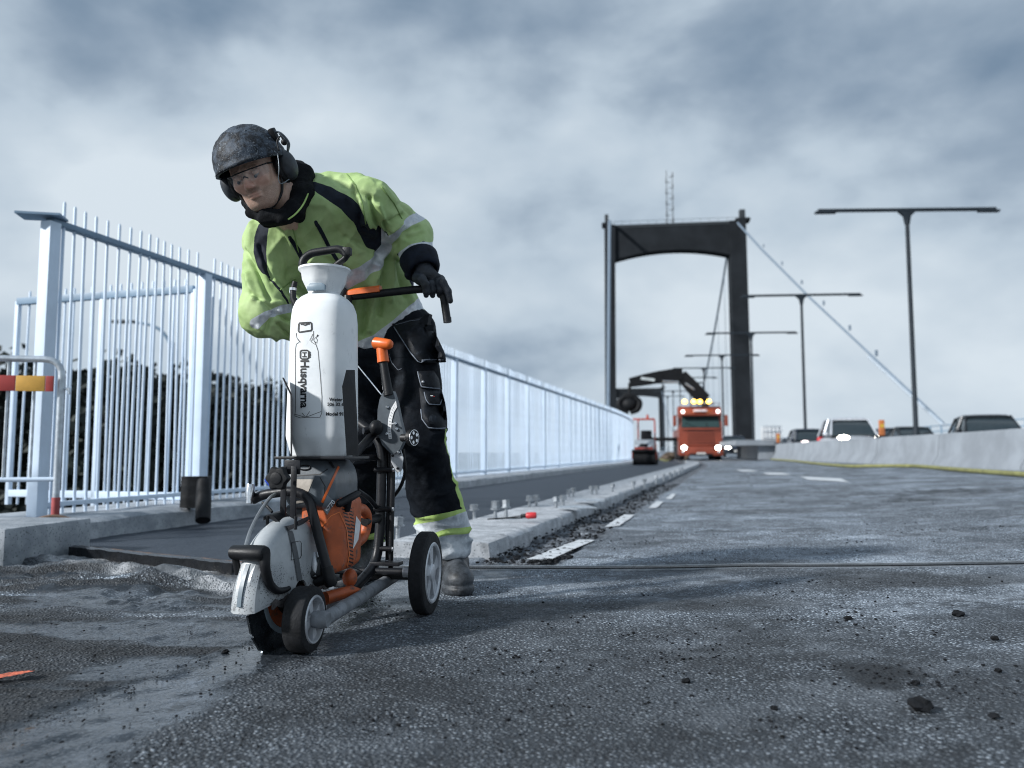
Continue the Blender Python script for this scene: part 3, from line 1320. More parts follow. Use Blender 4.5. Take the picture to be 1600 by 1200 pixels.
FU = -4.3
root = thing('picket_fence', 'long white steel picket fence on the kerb along the cycle track', 'fence', UP(FU, 5.0, .12))
py_ = [5.0 + 1.5 * k for k in range(17)] + [31.0, 33.0, 35.5, 38, 41, 44]
fence(root, lambda s: UP(FU, s, 0), py_, .12, 2.0, 15, 16, (.088, .08), .135, [(1.985, .035, .07), (.19, .03, .04)], stuff_after=28.5)
p = UP(FU, 5.0, 0)
MB().box((p.x - .05, p.y - .02, 2.012), (.26, .16, .014), rz=.2).build('post_cap', M_RAIL, root, pinv=Matrix.Translation(root.location).inverted())
A, B = UP(FU, 6.5, 0), Vector((-4.42, 7.08, 0))
A = A.lerp(B, .05)
root = thing('picket_fence', 'lower white picket fence panel standing behind the tall corner post', 'fence', (A.x, A.y, .1))
fence(root, lambda s: A.lerp(B, s), [0.0, .5, 1.0], .06, 1.88, 8, 2, (.04, .04), .07, [(1.86, .06, .05), (.16, .06, .04)])

# ---- black rubber sheet folded over the kerb
kb = Vector((at(306, 788, 5.75).x, 5.75, .125))
root = thing('rubber_sheet', 'black rubber mat folded over the kerb by the second fence post', 'rubber mat', kb)
inv = Matrix.Translation(kb).inverted()
mb = MB()
secs = []
for i in range(9):
    z = .0 + .22 * i / 8
    w = .095 - .006 * i / 8
    secs.append([kb + Vector((-w, -.05, z)), kb + Vector((-w * .9, .06, z)), kb + Vector((w * .9, .07, z)), kb + Vector((w + .004 * math.sin(i), -.04, z)), kb + Vector((0, -.075 + .005 * math.sin(i * 2), z))])
mb.loft(secs)
mb.build('upright_fold', M_BLACKRUB, root, pinv=inv)
mb = MB()
a0, a1 = kb + Vector((.085, -.09, .19)), kb + Vector((.15, -.25, -.07))
mb.rings([(a0, .045), (a0.lerp(a1, .5), .052), (a1, .05)], 14)
mb.build('rolled_flap', M_BLACKRUB, root, pinv=inv)

# ---- crowd barrier with a red and yellow board
cb = at(86, 806, 4.62)
root = thing('crowd_barrier', 'tubular steel crowd barrier with a red and yellow board', 'barrier', (cb.x, cb.y, .0))
inv = Matrix.Translation(root.location).inverted()
xr, yb = cb.x, cb.y
dirb = Vector((-.97, -.2, 0)).normalized()
base = Vector((xr, yb, 0))
topz, lowz = at(50, 562, 4.62).z, at(50, 749, 4.62).z
MB().tube(bend([base + Vector((0, 0, .1)), base + Vector((0, 0, topz)), base + dirb * 2.2 + Vector((0, 0, topz)), base + dirb * 2.2 + Vector((0, 0, 0.0))], .1), .019, 12).build('tube_frame', M_GALV, root, pinv=inv)
MB().cyl(base + Vector((0, 0, lowz)), base + dirb * 2.2 + Vector((0, 0, lowz)), .014, n=10).build('lower_rail', M_FENCE, root, pinv=inv)
for i in range(1, 16):
    p = base + dirb * (.14 * i)
    MB().cyl(p + Vector((0, 0, lowz)), p + Vector((0, 0, topz)), .008, n=8).build('bar', M_GALV, root, pinv=inv)
MB().tube([base + Vector((0, 0, topz - .17)), base + Vector((.045, -.0, topz - .17)), base + Vector((.05, 0, topz - .2))], .009, 8).build('hook', M_GALV, root, pinv=inv)
MB().cyl(base + Vector((0, 0, .12)), base + Vector((0, 0, .26)), .022, n=12).build('red_foot_sleeve', pm('faded_red_paint', (.42, .08, .08), .6, var=.3), root, pinv=inv)
M_BRED, M_BYEL = pm('board_red', (.36, .045, .04), .55, var=.2), pm('board_yellow', (.62, .34, .06), .55, var=.15)
zb0, zb1 = at(50, 612, 4.6).z, at(50, 588, 4.6).z
cuts = [.03, .075, .23, .42, .6, .8, 1.0, 1.2, 1.4, 1.6, 1.8, 2.0, 2.15]
for k in range(len(cuts) - 1):
    p, q = base + dirb * (cuts[k] + .002), base + dirb * (cuts[k + 1] - .002)
    m_ = (p + q) / 2
    MB().box((m_.x + .006, m_.y - .028, (zb0 + zb1) / 2), ((q - p).length, .012, zb1 - zb0), rz=math.atan2(dirb.y, dirb.x), bev=.002).build('board_stripe', M_BRED if k % 2 == 0 else M_BYEL, root, pinv=inv)
# brown hose lying over the kerb end
h0 = [GP(30, 826, .1), GP(52, 815, .13), GP(70, 806, .135), GP(88, 805, .14), GP(98, 812, .13)]
h0 = [Vector((p.x, 4.5 + .03 * i, z)) for i, (p, z) in enumerate(zip([at(x, 812, 4.5) for x in (28, 48, 66, 82, 98)], (.1, .135, .155, .15, .128)))]
o = MB().tube(crv(h0, 6), .011, 8).build('hose', pm('brown_hose', (.2, .13, .09), .6))
tag(o, 'short brown hose bent over the end of the fence kerb', 'hose')

# ---- trees beyond the fence
M_BARK = pm('bark', (.06, .05, .04), .9, var=.4, bump=.6)


def leaf_mat(name, a, b_):
    t = NT(name)
    oi = t.n('ShaderNodeObjectInfo')
    c = t.mix(t.ramp(t.noise(1.7, 4, .6), .3, .7), a, b_)
    return t.set(color=c, rough=.7)


LM = [leaf_mat('dark_leaves', (.004, .008, .007), (.016, .024, .018)), leaf_mat('blue_green_leaves', (.005, .009, .009), (.02, .028, .026))]


def tree(px, Y, ztop, wid, seed, label):
    rnd = random.Random(seed)
    X = at(px, 700, Y).x
    z0 = -9.0
    root = thing('tree', label, 'tree', (X, Y, z0), group='trees beyond the fence')
    H = ztop - z0
    t = MB()
    t.tube(crv([(0, 0, 0), (.1, 0, H * .35), (-.05, .1, H * .7), (0, 0, H * .95)], 4), [.22 - .2 * i / 12 for i in range(13)], 8)
    for i in range(7):
        q = rnd.uniform(0, 6.28)
        zb = H * (.3 + .08 * i)
        t.tube([(0, 0, zb), (math.cos(q) * wid * .3, math.sin(q) * wid * .3, zb + H * .08), (math.cos(q) * wid * .62, math.sin(q) * wid * .62, zb + H * .2)], [.07, .04, .012], 6)
    t.build('trunk', M_BARK, root)
    V, F = [], []
    clumps = []
    for i in range(120):
        z = H * (.28 + .72 * rnd.random() ** .8)
        f = (z / H - .28) / .72
        r = wid * (1.05 - .75 * f ** 2) * rnd.uniform(.35, 1.0)
        q = rnd.uniform(0, 6.28)
        clumps.append((r * math.cos(q) * .8, r * math.sin(q) * .8, z - wid * .25, wid * rnd.uniform(.2, .42)))
    for cx, cy, cz, cr in clumps:
        for _ in range(95):
            d = Vector((rnd.gauss(0, 1), rnd.gauss(0, 1), rnd.gauss(0, .8))).normalized() * cr * 1.25 * rnd.random() ** .6
            p = Vector((cx, cy, cz)) + d
            a = Vector((rnd.gauss(0, 1), rnd.gauss(0, 1), rnd.gauss(0, 1))).normalized()
            b_ = a.orthogonal().normalized()
            s = rnd.uniform(.12, .24)
            n = len(V)
            V += [p - a * s, p + b_ * s * .62, p + a * s, p - b_ * s * .62]
            F.append((n, n + 1, n + 2, n + 3))
    o = link_mesh('crown', V, F, LM[seed % 2], root)
    return root


TR = [(-40, 24, 3.3, 3.4, 'dark leafy tree at the far left behind the crowd barrier'),
      (95, 27, 3.1, 3.2, 'dark tree behind the tall corner post of the fence'),
      (165, 23, 3.0, 2.8, 'dark tree left of the arched street lamp behind the fence'),
      (232, 29, 3.3, 3.3, 'dark tree right under the arched street lamp'),
      (300, 25, 2.9, 2.8, 'dark tree behind the second fence post'),
      (355, 31, 3.1, 3.2, 'dark tree behind the fence, left of the worker'),
      (425, 27, 2.7, 3.0, 'dark tree behind the fence just left of the saw tank'),
      (20, 33, 3.4, 4.0, 'tall dark tree at the left edge, farther than the barrier')]
for k, a in enumerate(TR):
    tree(a[0], a[1], a[2], a[3], 20 + k, a[4])

# arched street lamp behind the fence
lp = at(269, 545, 34)
root = thing('street_lamp', 'arched grey street lamp seen through the fence pickets', 'street lamp', (lp.x, 34, -9))
inv = Matrix.Translation(root.location).inverted()
path = crv([Vector((lp.x, 34, -9)), Vector((lp.x, 34, lp.z - 1.0)), at(268, 545, 34), at(255, 520, 34), at(235, 508, 34), at(205, 503, 34)], 6)
MB().tube(path, [.1 - .05 * i / (len(path) - 1) for i in range(len(path))], 8).build('arched_pole', M_RAIL, root, pinv=inv)
h = at(192, 502.5, 34)
MB().sphere(h, (.62, .16, .09), 14, 8).build('lamp_head', pm('dark_lamp', (.09, .1, .11), .5), root, pinv=inv)

# ================================================================== BRIDGE
M_TOWER = pm('backlit_dark_concrete', (.018, .021, .025), .9, spec=.1, var=.2, vs=.2, bump=.2, bs=2)  # darkness of the backlit towers put into the base colour
M_CABLE = pm('cable_paint', (.17, .22, .28), .5, var=.1, vs=1)
M_DARKMET = pm('dark_steel', (.03, .036, .042), .55, .2, var=.2)


def tower(Y, xl, xr, ztop, label, wl, wr, antenna):
    """portal tower; xl, xr outer leg edges at the foot (world X)"""
    cx = (xl + xr) / 2
    rz = math.atan(-.13)
    root = thing('bridge_tower', label, 'bridge tower', (cx, Y, 0), rz)
    w = (xr - xl)
    H = ztop
    dep = w * .09
    for s, ww in ((-1, wl), (1, wr)):
        xo = s * w / 2
        xi = s * (w / 2 - ww)
        tp = s * w * -.012
        secs = [[(xo, -dep, -30), (xi, -dep, -30), (xi, dep, -30), (xo, dep, -30)],
                [(xo + tp, -dep * .8, H), (xi + tp, -dep * .8, H), (xi + tp, dep * .8, H), (xo + tp, dep * .8, H)]]
        MB().loft(secs).build('leg', M_TOWER, root)
        MB().box((xo * .97 + tp, 0, H + .6), (ww * .9, dep * 1.0, .8), bev=.1).build('cable_saddle', M_TOWER, root)
        MB().box((xo * .97 + tp, 0, H + 2.2), (ww * .35, dep * .5, 2.6), bev=.05).build('beacon_stand', M_DARKMET, root)
    poly = []
    xi = w / 2 - wl
    n = 16
    hb = H * .155
    poly.append((-xi, H + .05))
    poly.append((xi, H + .05))
    for i in range(n + 1):
        t = 1 - 2 * i / n
        poly.append((xi * t, H - hb + hb * .24 * (1 - t * t)))
    MB().prism(poly, (0, -dep * .6, 0), (1, 0, 0), (0, 0, 1), (0, 1, 0), dep * 1.2).build('portal_beam', M_TOWER, root)
    MB().box((0, -dep * .6, H - .5), (2 * xi, .25, .5)).build('beam_ledge', M_DARKMET, root)
    # hand rail on the beam
    for i in range(15):
        x = -xi + 2 * xi * i / 14
        MB().cyl((x, -dep * .5, H), (x, -dep * .5, H + 1.1), .04, n=5).build('railing_post', M_DARKMET, root)
    MB().cyl((-xi, -dep * .5, H + 1.1), (xi, -dep * .5, H + 1.1), .05, n=5).build('hand_rail', M_DARKMET, root)
    if antenna:
        ax = -w * .5 + w * .475
        for s in (-1, 1):
            MB().cyl((ax + s * .8, 0, H), (ax + s * .8, 0, H + antenna * (1 if s < 0 else .96)), .16, .09, n=6).build('antenna_mast', M_DARKMET, root)
        for i in range(9):
            z = H + antenna * (.08 + .1 * i)
            MB().box((ax + (-1) ** i * .5, 0, z), (1.3, .2, .12)).build('antenna_strut', M_DARKMET, root)
            MB().cyl((ax + .9 * (-1) ** i, -.1, z), (ax + .9 * (-1) ** i, -.1, z + 1.1), .14, n=6).build('aerial', M_DARKMET, root)
    return root


T1L, T1R = at(946, 690, 215).x, at(1171, 690, 215).x
T1H = at(1056, 352, 215).z
tower(215, T1L, T1R, T1H, 'near dark suspension bridge tower with an aerial on its beam', 2.9, 4.3, 15.5)
T2L, T2R = at(958, 690, 640).x, at(1039, 690, 640).x
T2H = at(1000, 607, 640).z
tower(640, T2L, T2R, T2H, 'far dark bridge tower seen through the legs of the near one', 3.2, 4.2, 0)


def cable(pts, r, label, hang=None):
    root = thing('suspension_cable', label, 'cable', pts[0])
    inv = Matrix.Translation(root.location).inverted()
    MB().tube(pts, [r * (1.45 - 1.0 * i / max(1, len(pts) - 1)) for i in range(len(pts))] if len(pts) < 10 else r, 8).build('main_cable', M_CABLE, root, pinv=inv)
    return root, inv


def clampers(root, inv, a, b, fr):
    for t in fr:
        p = a.lerp(b, t)
        MB().box(p + Vector((0, 0, .5)), (.22, .22, .6)).build('cable_clamp', M_CABLE, root, pinv=inv)


a, b_ = Vector((T1R - 2.4, 214, T1H + .8)), at(1475, 662, 62)
r_, i_ = cable([a, a.lerp(b_, .33) - Vector((0, 0, .7)), a.lerp(b_, .66) - Vector((0, 0, .7)), b_], .2, 'pale right hand backstay cable sloping down from the near tower')
clampers(r_, i_, a, b_, (.35, .5, .62, .72, .81, .88))
MB().tube([a.lerp(b_, .86) - Vector((0, 0, .72)), b_ + Vector((0, 0, -.1))], .15, 8).build('cable_sleeve', pm('pale_sleeve', (.42, .48, .54), .5), r_, pinv=i_)
a, b_ = Vector((T1L + 1.6, 214, T1H + .8)), at(950, 660, 62)
r_, i_ = cable([a, b_], .3, 'pale left hand cable in front of the near tower leg')
for sgn, x1, x2, lab in ((1, T1R - 3.2, T2R - 2, 'right hand main span cable hanging between the towers'), (-1, T1L + 2, T2L + 2, 'left hand main span cable hanging between the towers')):
    pts = []
    for i in range(25):
        t = i / 24
        z = 7 + (T1H * (1 - t) + T2H * t - 7) * (2 * t - 1) ** 2
        pts.append(Vector((x1 * (1 - t) + x2 * t, 216 + 424 * t, z)))
    r_, i_ = cable(pts, .3, lab)
    for i in range(1, 24):
        p = pts[i]
        MB().cyl((p.x, p.y, 0), p, .07, n=5).build('hanger', M_CABLE, r_, pinv=i_)

# ---- T shaped light poles on the median
M_POLE = pm('pole_paint', (.018, .025, .033), .6, .0, spec=.2, var=.2, vs=2)


def light_pole():
    root = thing('light_pole', 'x', 'light pole')
    MB().rings([(Vector((0, 0, -.3)), .16), (Vector((0, 0, 1.2)), .15), (Vector((0, 0, 1.25)), .115), (Vector((0, 0, 11.0)), .095)], 12).build('mast', M_POLE, root)
    MB().loft([[(-.1, -.06, 10.7), (.1, -.06, 10.7), (.1, .06, 10.7), (-.1, .06, 10.7)], [(-.17, -.08, 11.1), (.17, -.08, 11.1), (.17, .08, 11.1), (-.17, .08, 11.1)],
               [(-.42, -.09, 11.32), (.42, -.09, 11.32), (.42, .09, 11.32), (-.42, .09, 11.32)]]).build('gusset', M_POLE, root)
    MB().box((0, 0, 11.4), (8.5, .18, .15), bev=.03).build('cross_arm', M_POLE, root)
    for s in (-1, 1):
        MB().box((s * 3.9, 0, 11.31), (1.0, .26, .1), bev=.03).build('lamp_housing', M_POLE, root)
    return root


pole0 = light_pole()
pl = [(1432, 328, 38.0, 'nearest dark T shaped light pole on the right'), (1259, 461, 58.7, 'second T shaped light pole, left of the nearest'),
      (1178, 520, 77, 'third T shaped light pole, behind the right tower leg'), (1131, 555, 94.6, 'fourth T shaped light pole, between the tower legs'),
      (1102, 575, 112, 'fifth T shaped light pole, just right of the truck crane'), (1080, 590, 130, 'sixth T shaped light pole, above the truck roof'),
      (1064, 598, 150, 'seventh T shaped light pole, left of the truck cab'), (1053, 611, 178, 'eighth T shaped light pole, among the smallest'), (1044, 619, 205, 'farthest T shaped light pole, smallest of the row')]
for k, (px, pt, Y, lab) in enumerate(pl):
    o = pole0 if k == 0 else copy_tree(pole0)
    p = at(px, 690, Y)
    z0 = min(G(p.x, Y), .6)
    o.location = (p.x, Y, z0)
    zt = at(px, pt, Y).z
    o.scale = (1, 1, (zt - z0) / 11.4)
    o.rotation_euler = (0, 0, R_(-2 if k == 0 else -5))
    tag(o, lab, 'light pole', 'light poles along the bridge median')

# ---- far side railing
root = thing('bridge_railing', 'blue grey railing along the far side of the bridge', 'railing', UP(21.5, 40, .6))
inv = Matrix.Translation(root.location).inverted()
M_FARRAIL = pm('far_railing_paint', (.2, .29, .38), .6)
zr = .66
ln = [UP(21.5, y, zr) for y in (30, 45, 60, 80, 105, 140, 180, 230, 300, 400, 550)]
for zz in (.15, .9, 1.55, 2.0):
    MB().tube([p + Vector((0, 0, zz)) for p in ln], .05, 6).build('rail', M_FARRAIL, root, pinv=inv)
for k in range(120):
    Y = 30 + 2.2 * k
    p = UP(21.5, Y, zr)
    MB().box((p.x, p.y, zr + 1.0), (.1, .08, 2.1)).build('post', M_FARRAIL, root, pinv=inv)
lowz_ = MB()
for k in range(500):
    p = UP(21.5, 30 + .35 * k, zr)
    lowz_.box((p.x, p.y, zr + .55), (.03, .03, .8))
o = lowz_.build('balusters', M_FARRAIL, root, pinv=inv)
o['kind'] = 'stuff'
tag(MB().box((0, 0, 0), (1, 1, 1)).build('edge_beam', M_CONC), kind='structure')
eb = bpy.data.objects['edge_beam']
eb.data.clear_geometry()
_m = MB().loft([[UP(u, y, z) for u, z in ((20.8, .3), (20.8, .78), (22.4, .8), (22.4, -1.5))] for y in (25, 40, 60, 80, 105, 140, 180, 230, 300, 400, 550)])
eb.data.from_pydata([tuple(v) for v in _m.v], [], _m.f)

# ---- concrete barrier along the works
def barrier_pt(Y):
    X = 9.6 + .14 * (Y - 15)
    return Vector((X, Y, G(X, Y)))


ysb = [6.2, 10.4, 14.6, 18.8, 23.4, 27.4, 31.4, 35.4, 39.2]
labs = ['concrete barrier block just outside the right of the frame', 'concrete barrier block at the right edge, partly out of frame', 'concrete barrier block at the right edge in front of the dark estate car',
        'second concrete barrier block from the right edge, left of the first joint', 'third concrete barrier block from the right edge, under the silver car bonnet', 'concrete barrier block under the silver car windscreen',
        'concrete barrier block under the silver car headlights, left side', 'last concrete barrier block before the overhanging slab']
prof = [(-.30, .0), (-.30, .08), (-.16, .30), (-.11, .75), (-.09, .79), (.09, .79), (.11, .75), (.16, .3), (.3, .08), (.3, 0)]
for k in range(1, len(ysb) - 1):
    a, b_ = barrier_pt(ysb[k] + .025), barrier_pt(ysb[k + 1] - .025)
    root = thing('concrete_barrier', labs[k], 'concrete barrier', a, group='concrete barrier blocks along the works')
    inv = Matrix.Translation(root.location).inverted()
    d = (b_ - a).normalized()
    r = Vector((d.y, -d.x, 0))
    secs = []
    for t in (0, .012, .25, .5, .75, .988, 1):
        p = a.lerp(b_, t)
        e = .97 if t in (0, 1) else 1
        secs.append([p + r * (x * e) + Vector((0, 0, z * (.985 if t in (0, 1) and z > .5 else 1) - .02)) for x, z in prof])
    MB().loft(secs).build('barrier_body', M_BARR, root, pinv=inv)
    for t in (.18, .82):
        p = a.lerp(b_, t)
        MB().box((p.x, p.y, p.z + .772), (.08, .25, .012)).build('lifting_plate', M_STEEL, root, pinv=inv)
# low wall with an overhanging slab at the far end of the barrier
a, b_ = barrier_pt(39.5), barrier_pt(47)
root = thing('concrete_wall', 'low concrete wall with an overhanging top slab at the barrier end', 'wall', a)
inv = Matrix.Translation(root.location).inverted()
MB().loft([[p + Vector((x, 0, z)) for x, z in ((-.9, 0), (-.9, .7), (.5, .7), (.5, 0))] for p in (a, b_)]).build('wall_body', M_BARR, root, pinv=inv)
MB().loft([[p + Vector((x, -.3, z)) for x, z in ((-2.1, .7), (-2.1, .95), (.6, .98), (.6, .7))] for p in (a, b_)]).build('top_slab', M_BARR, root, pinv=inv)

# yellow hose at the foot of the barrier
M_YHOSE = pm('yellow_hose', (.2, .2, .075), .6, var=.3)
hp = [GP(x, y) for x, y in ((1205, 719), (1240, 722), (1280, 727), (1325, 731), (1360, 731), (1420, 731), (1450, 733), (1500, 738), (1560, 743), (1640, 749))]
o = MB().tube(crv([p + Vector((0, 0, .045)) for p in hp], 5), .036, 8).build('hose', M_YHOSE)
tag(o, 'yellow hose lying along the foot of the concrete barrier', 'hose')

# ================================================================== FLOOR SAW ON ITS CART
CO = Vector((-.515, 2.67, 0.0))
CA = R_(-9.5)
saw = thing('floor_saw', 'orange and grey power cutter on a wheeled cart with a white water tank', 'floor saw', CO, CA)
CM = Matrix.Translation(CO) @ Matrix.Rotation(CA, 4, 'Z')
CMI = CM.inverted()


def sightline(px, py, MI=None):
    dx, dy = (px - 800.0) / FPX, (600.0 - py) / FPX
    d = Vector((dx, CP - dy * SP, SP + dy * CP))
    o = Vector((0, 0, CAMZ))
    if MI is not None:
        o, d = MI @ o, MI.to_3x3() @ d
    return o, d.normalized()


def hits(fn, pix, MI=None, t0=1.2, off=.0012, tmax=5.0):
    """where the sight lines of photo pixels meet an implicit body; lifted off along the normal"""
    O, D = zip(*[sightline(x, y, MI) for x, y in pix])
    O, D = np.array(O), np.array(D)
    t = np.full(len(pix), t0)
    for _ in range(90):
        p = O + D * t[:, None]
        t = np.minimum(t + .8 * fn([p[:, 0], p[:, 1], p[:, 2]]), tmax)
    p = O + D * t[:, None]
    e = .003
    n = np.stack([fn([p[:, 0] + e * (i == 0), p[:, 1] + e * (i == 1), p[:, 2] + e * (i == 2)]) - fn([p[:, 0] - e * (i == 0), p[:, 1] - e * (i == 1), p[:, 2] - e * (i == 2)]) for i in range(3)], 1)
    n /= np.linalg.norm(n, axis=1)[:, None] + 1e-9
    return p + n * off, n


def decal(fn, quad, name, mat, parent, MI=None, nx=8, ny=6, off=.0012, pinv=None, thick=.0012, t0=1.2):
    """thin sheet laid on a body; quad = photo pixels tl, tr, br, bl"""
    q = [np.array(c, float) for c in quad]
    pix = []
    for j in range(ny + 1):
        for i in range(nx + 1):
            s, r = i / nx, j / ny
            pix.append(tuple((q[0] * (1 - s) + q[1] * s) * (1 - r) + (q[3] * (1 - s) + q[2] * s) * r))
    p, n = hits(fn, pix, MI, t0, off)
    fs = [(j * (nx + 1) + i, j * (nx + 1) + i + 1, (j + 1) * (nx + 1) + i + 1, (j + 1) * (nx + 1) + i) for j in range(ny) for i in range(nx)]
    return link_mesh(name, p, fs, mat, parent, 'all', pinv)


def ink(fn, strokes, w, name, mat, parent, MI=None, off=.001, pinv=None, t0=1.2, closed=False):
    """printed line: px polylines drawn as narrow ribbons on a body; w in photo pixels"""
    mb = MB()
    for s in strokes:
        pts = []
        for k in range(len(s) - 1):
            a, b_ = np.array(s[k], float), np.array(s[k + 1], float)
            m = max(1, int(np.hypot(*(b_ - a)) / 3))
            for i in range(m):
                pts.append(a + (b_ - a) * i / m)
        pts.append(np.array(s[-1], float))
        pl, pr = [], []
        for k in range(len(pts)):
            t = pts[min(k + 1, len(pts) - 1)] - pts[max(k - 1, 0)]
            t = t / (np.hypot(*t) + 1e-9)
            nn = np.array([-t[1], t[0]]) * w / 2
            pl.append(tuple(pts[k] + nn))
            pr.append(tuple(pts[k] - nn))
        P, _ = hits(fn, pl + pr, MI, t0, off)
        m = len(pts)
        mb.add([tuple(v) for v in P], [(i, i + 1, m + i + 1, m + i) for i in range(m - 1)])
    return mb.build(name, mat, parent, 'all', pinv)


def print_text(fn, body, org, xdir, ydir, size, name, mat, parent, MI=None, off=.0011, align='LEFT', bold=0.0, pinv=None, spacing=1.0):
    """lettering laid on a body: org photo pixel, xdir / ydir photo pixel vectors of the text axes"""
    vs, fs = text_mesh(body, 1.0, bold, align, spacing)
    bm = bmesh.new()
    vv = [bm.verts.new(v) for v in vs]
    for f in fs:
        try:
            bm.faces.new([vv[i] for i in f])
        except ValueError:
            pass
    bmesh.ops.triangulate(bm, faces=bm.faces[:])
    bm.verts.index_update()
    pix = [(org[0] + size * (v.co.x * xdir[0] + v.co.y * ydir[0]), org[1] + size * (v.co.x * xdir[1] + v.co.y * ydir[1])) for v in bm.verts]
    tri = [[v.index for v in f.verts] for f in bm.faces]
    bm.free()
    P, _ = hits(fn, pix, MI, 1.2, off)
    return link_mesh(name, P, tri, mat, parent, False, pinv)


# ---- materials
M_BLK = pm('black_powder_coat', (.010, .011, .014), .4, .0, var=.3, vs=18, bump=.12, bs=160, dirt=(.07, .075, .085), damt=.2, ds=26, rvar=.1, spec=.35)
M_BLKPL = pm('black_plastic', (.008, .009, .011), .48, .0, var=.3, vs=20, bump=.15, bs=220, dirt=(.06, .062, .068), damt=.18, ds=30, spec=.3)
M_DUST = pm('dusty_grey_tube', (.21, .225, .245), .6, .15, var=.3, vs=22, bump=.25, bs=120, dirt=(.03, .032, .036), damt=.37, ds=34)
M_ORANGE = pm('orange_plastic', (.44, .095, .026), .5, .0, var=.18, vs=16, bump=.1, bs=140, dirt=(.10, .08, .07), damt=.4, ds=34)
M_ORANGE2 = pm('clean_orange_plastic', (.68, .13, .02), .38, .0, var=.08, vs=16)
M_GREYC = pm('grey_cover_plastic', (.085, .1, .115), .34, .0, var=.2, vs=18, bump=.06, bs=140, dirt=(.2, .21, .22), damt=.26, ds=22)
M_CHROME = pm('bright_metal', (.72, .74, .77), .22, 1.0, var=.1, vs=30)
M_ALU = pm('cast_aluminium', (.5, .52, .55), .4, .85, var=.2, vs=30, bump=.1, dirt=(.08, .08, .085), damt=.33, ds=30)
M_RIM = pm('silver_rim_plastic', (.55, .57, .6), .35, .35, var=.15, vs=22, dirt=(.09, .095, .1), damt=.33, ds=40)
M_TYRE = pm('tyre_rubber', (.012, .013, .015), .75, .0, var=.4, vs=30, bump=.5, bs=120, dirt=(.075, .077, .082), damt=.33, ds=45, spec=.3)
M_BLADE = pm('blade_steel', (.045, .055, .065), .26, .7, var=.3, vs=20, dirt=(.12, .125, .13), damt=.3, ds=30)
M_INK = pm('black_print', (.008, .009, .011), .5, var=.05)
M_LABEL = pm('white_label', (.72, .73, .74), .5, var=.08, vs=60)


def mat_tank():
    t = NT('white_tank_plastic')
    c = t.mix(t.ramp(t.noise(7, 5, .6), .3, .7), (.70, .73, .75), (.80, .82, .83))
    d = t.math('MULTIPLY', t.ramp(t.noise(32, 8, .75, sc3=(1, 1, .5)), .58, .72), .5)
    c = t.mix(d, c, (.33, .35, .36))
    nb = t.bump(t.noise(9, 4, .5), .12, .02)
    t.set(color=c, rough=t.mixf(t.noise(20, 3, .5), .3, .48), normal=nb)
    t.b.inputs['Subsurface Weight'].default_value = .25
    t.b.inputs['Subsurface Radius'].default_value = (.03, .03, .03)
    return t.m


def mat_guard():
    t = NT('grey_guard_paint')
    P = t.tc.outputs['Object']
    c = t.mix(t.ramp(t.noise(14, 5, .6), .3, .7), (.33, .355, .375), (.46, .485, .5))
    s = t.n('ShaderNodeSeparateXYZ')
    t.l(P, s.inputs[0])
    low = t.ramp(s.outputs[2], .28, .15)
    vd_ = t.vor(210)
    sp = t.math('MULTIPLY', t.ramp(vd_, .34, .22), t.ramp(t.math('ADD', t.noise(16, 5, .6), t.math('MULTIPLY', low, .2)), .56, .72))
    sp2 = t.ramp(t.math('ADD', t.noise(34, 6, .7), t.math('MULTIPLY', low, .12)), .66, .76)
    m = t.math('MAXIMUM', t.math('MULTIPLY', sp, t.ramp(low, .0, .35)), t.math('MULTIPLY', sp2, .6))
    c = t.mix(m, c, (.03, .03, .032))
    return t.set(color=c, rough=t.mixf(m, .38, .8), metal=.1, normal=t.bump(m, .3, .002))


M_TANK, M_GUARD = mat_tank(), mat_guard()


def wheel(name, c, r, w, spokes, parent):
    """wheel about local x; c centre"""
    c = Vector(c)
    t = r * .74
    prof = [(t, -w / 2), (r * .9, -w / 2), (r * .97, -w * .46), (r, -w * .36), (r, w * .36), (r * .97, w * .46), (r * .9, w / 2), (t, w / 2), (t * .985, w * .3), (t * .985, -w * .3)]
    wh = MB().lathe([(a, b_) for a, b_ in prof], c, (1, 0, 0), 48, closed=True).build(name, M_TYRE, parent)
    MB().lathe([(t * .99, -w * .46), (t * 1.0, w * .5), (t * .97, w * .56), (t * .9, w * .55), (t * .86, w * .46), (t * .86, -w * .4)], c, (1, 0, 0), 48, closed=True).build('rim', M_RIM, wh)
    for k in range(spokes):
        a = 2 * math.pi * k / spokes + .35
        d = Vector((0, math.cos(a), math.sin(a)))
        s = Vector((0, -math.sin(a), math.cos(a)))
        i0, i1 = c + d * t * .22, c + d * t * .9
        ax = Vector((1, 0, 0))
        MB().loft([[i0 + s * t * .12 + ax * w * .42, i0 - s * t * .12 + ax * w * .42, i0 - s * t * .12 + ax * w * .05, i0 + s * t * .12 + ax * w * .05],
                   [i1 + s * t * .24 + ax * w * .38, i1 - s * t * .24 + ax * w * .38, i1 - s * t * .24 + ax * w * .05, i1 + s * t * .24 + ax * w * .05]]).build('spoke', M_RIM, wh)
    MB().lathe([(0.0005, -w * .5), (t * .3, -w * .5), (t * .3, w * .42), (t * .27, w * .52), (t * .2, w * .56), (.0005, w * .57)], c, (1, 0, 0), 24).build('hub', M_RIM, wh)
    MB().lathe([(t * .86, -w * .1), (t * .3, -w * .1), (t * .3, -w * .16), (t * .86, -w * .16)], c, (1, 0, 0), 32, closed=True).build('wheel_web', M_BLKPL, wh)
    return wh


wheel('rear_wheel', (.24, 0, .131), .131, .048, 5, saw)
wheel('rear_wheel', (-.24, 0, .131), .131, .048, 5, saw)
wheel('front_wheel', (.06, -.528, .084), .084, .056, 4, saw)

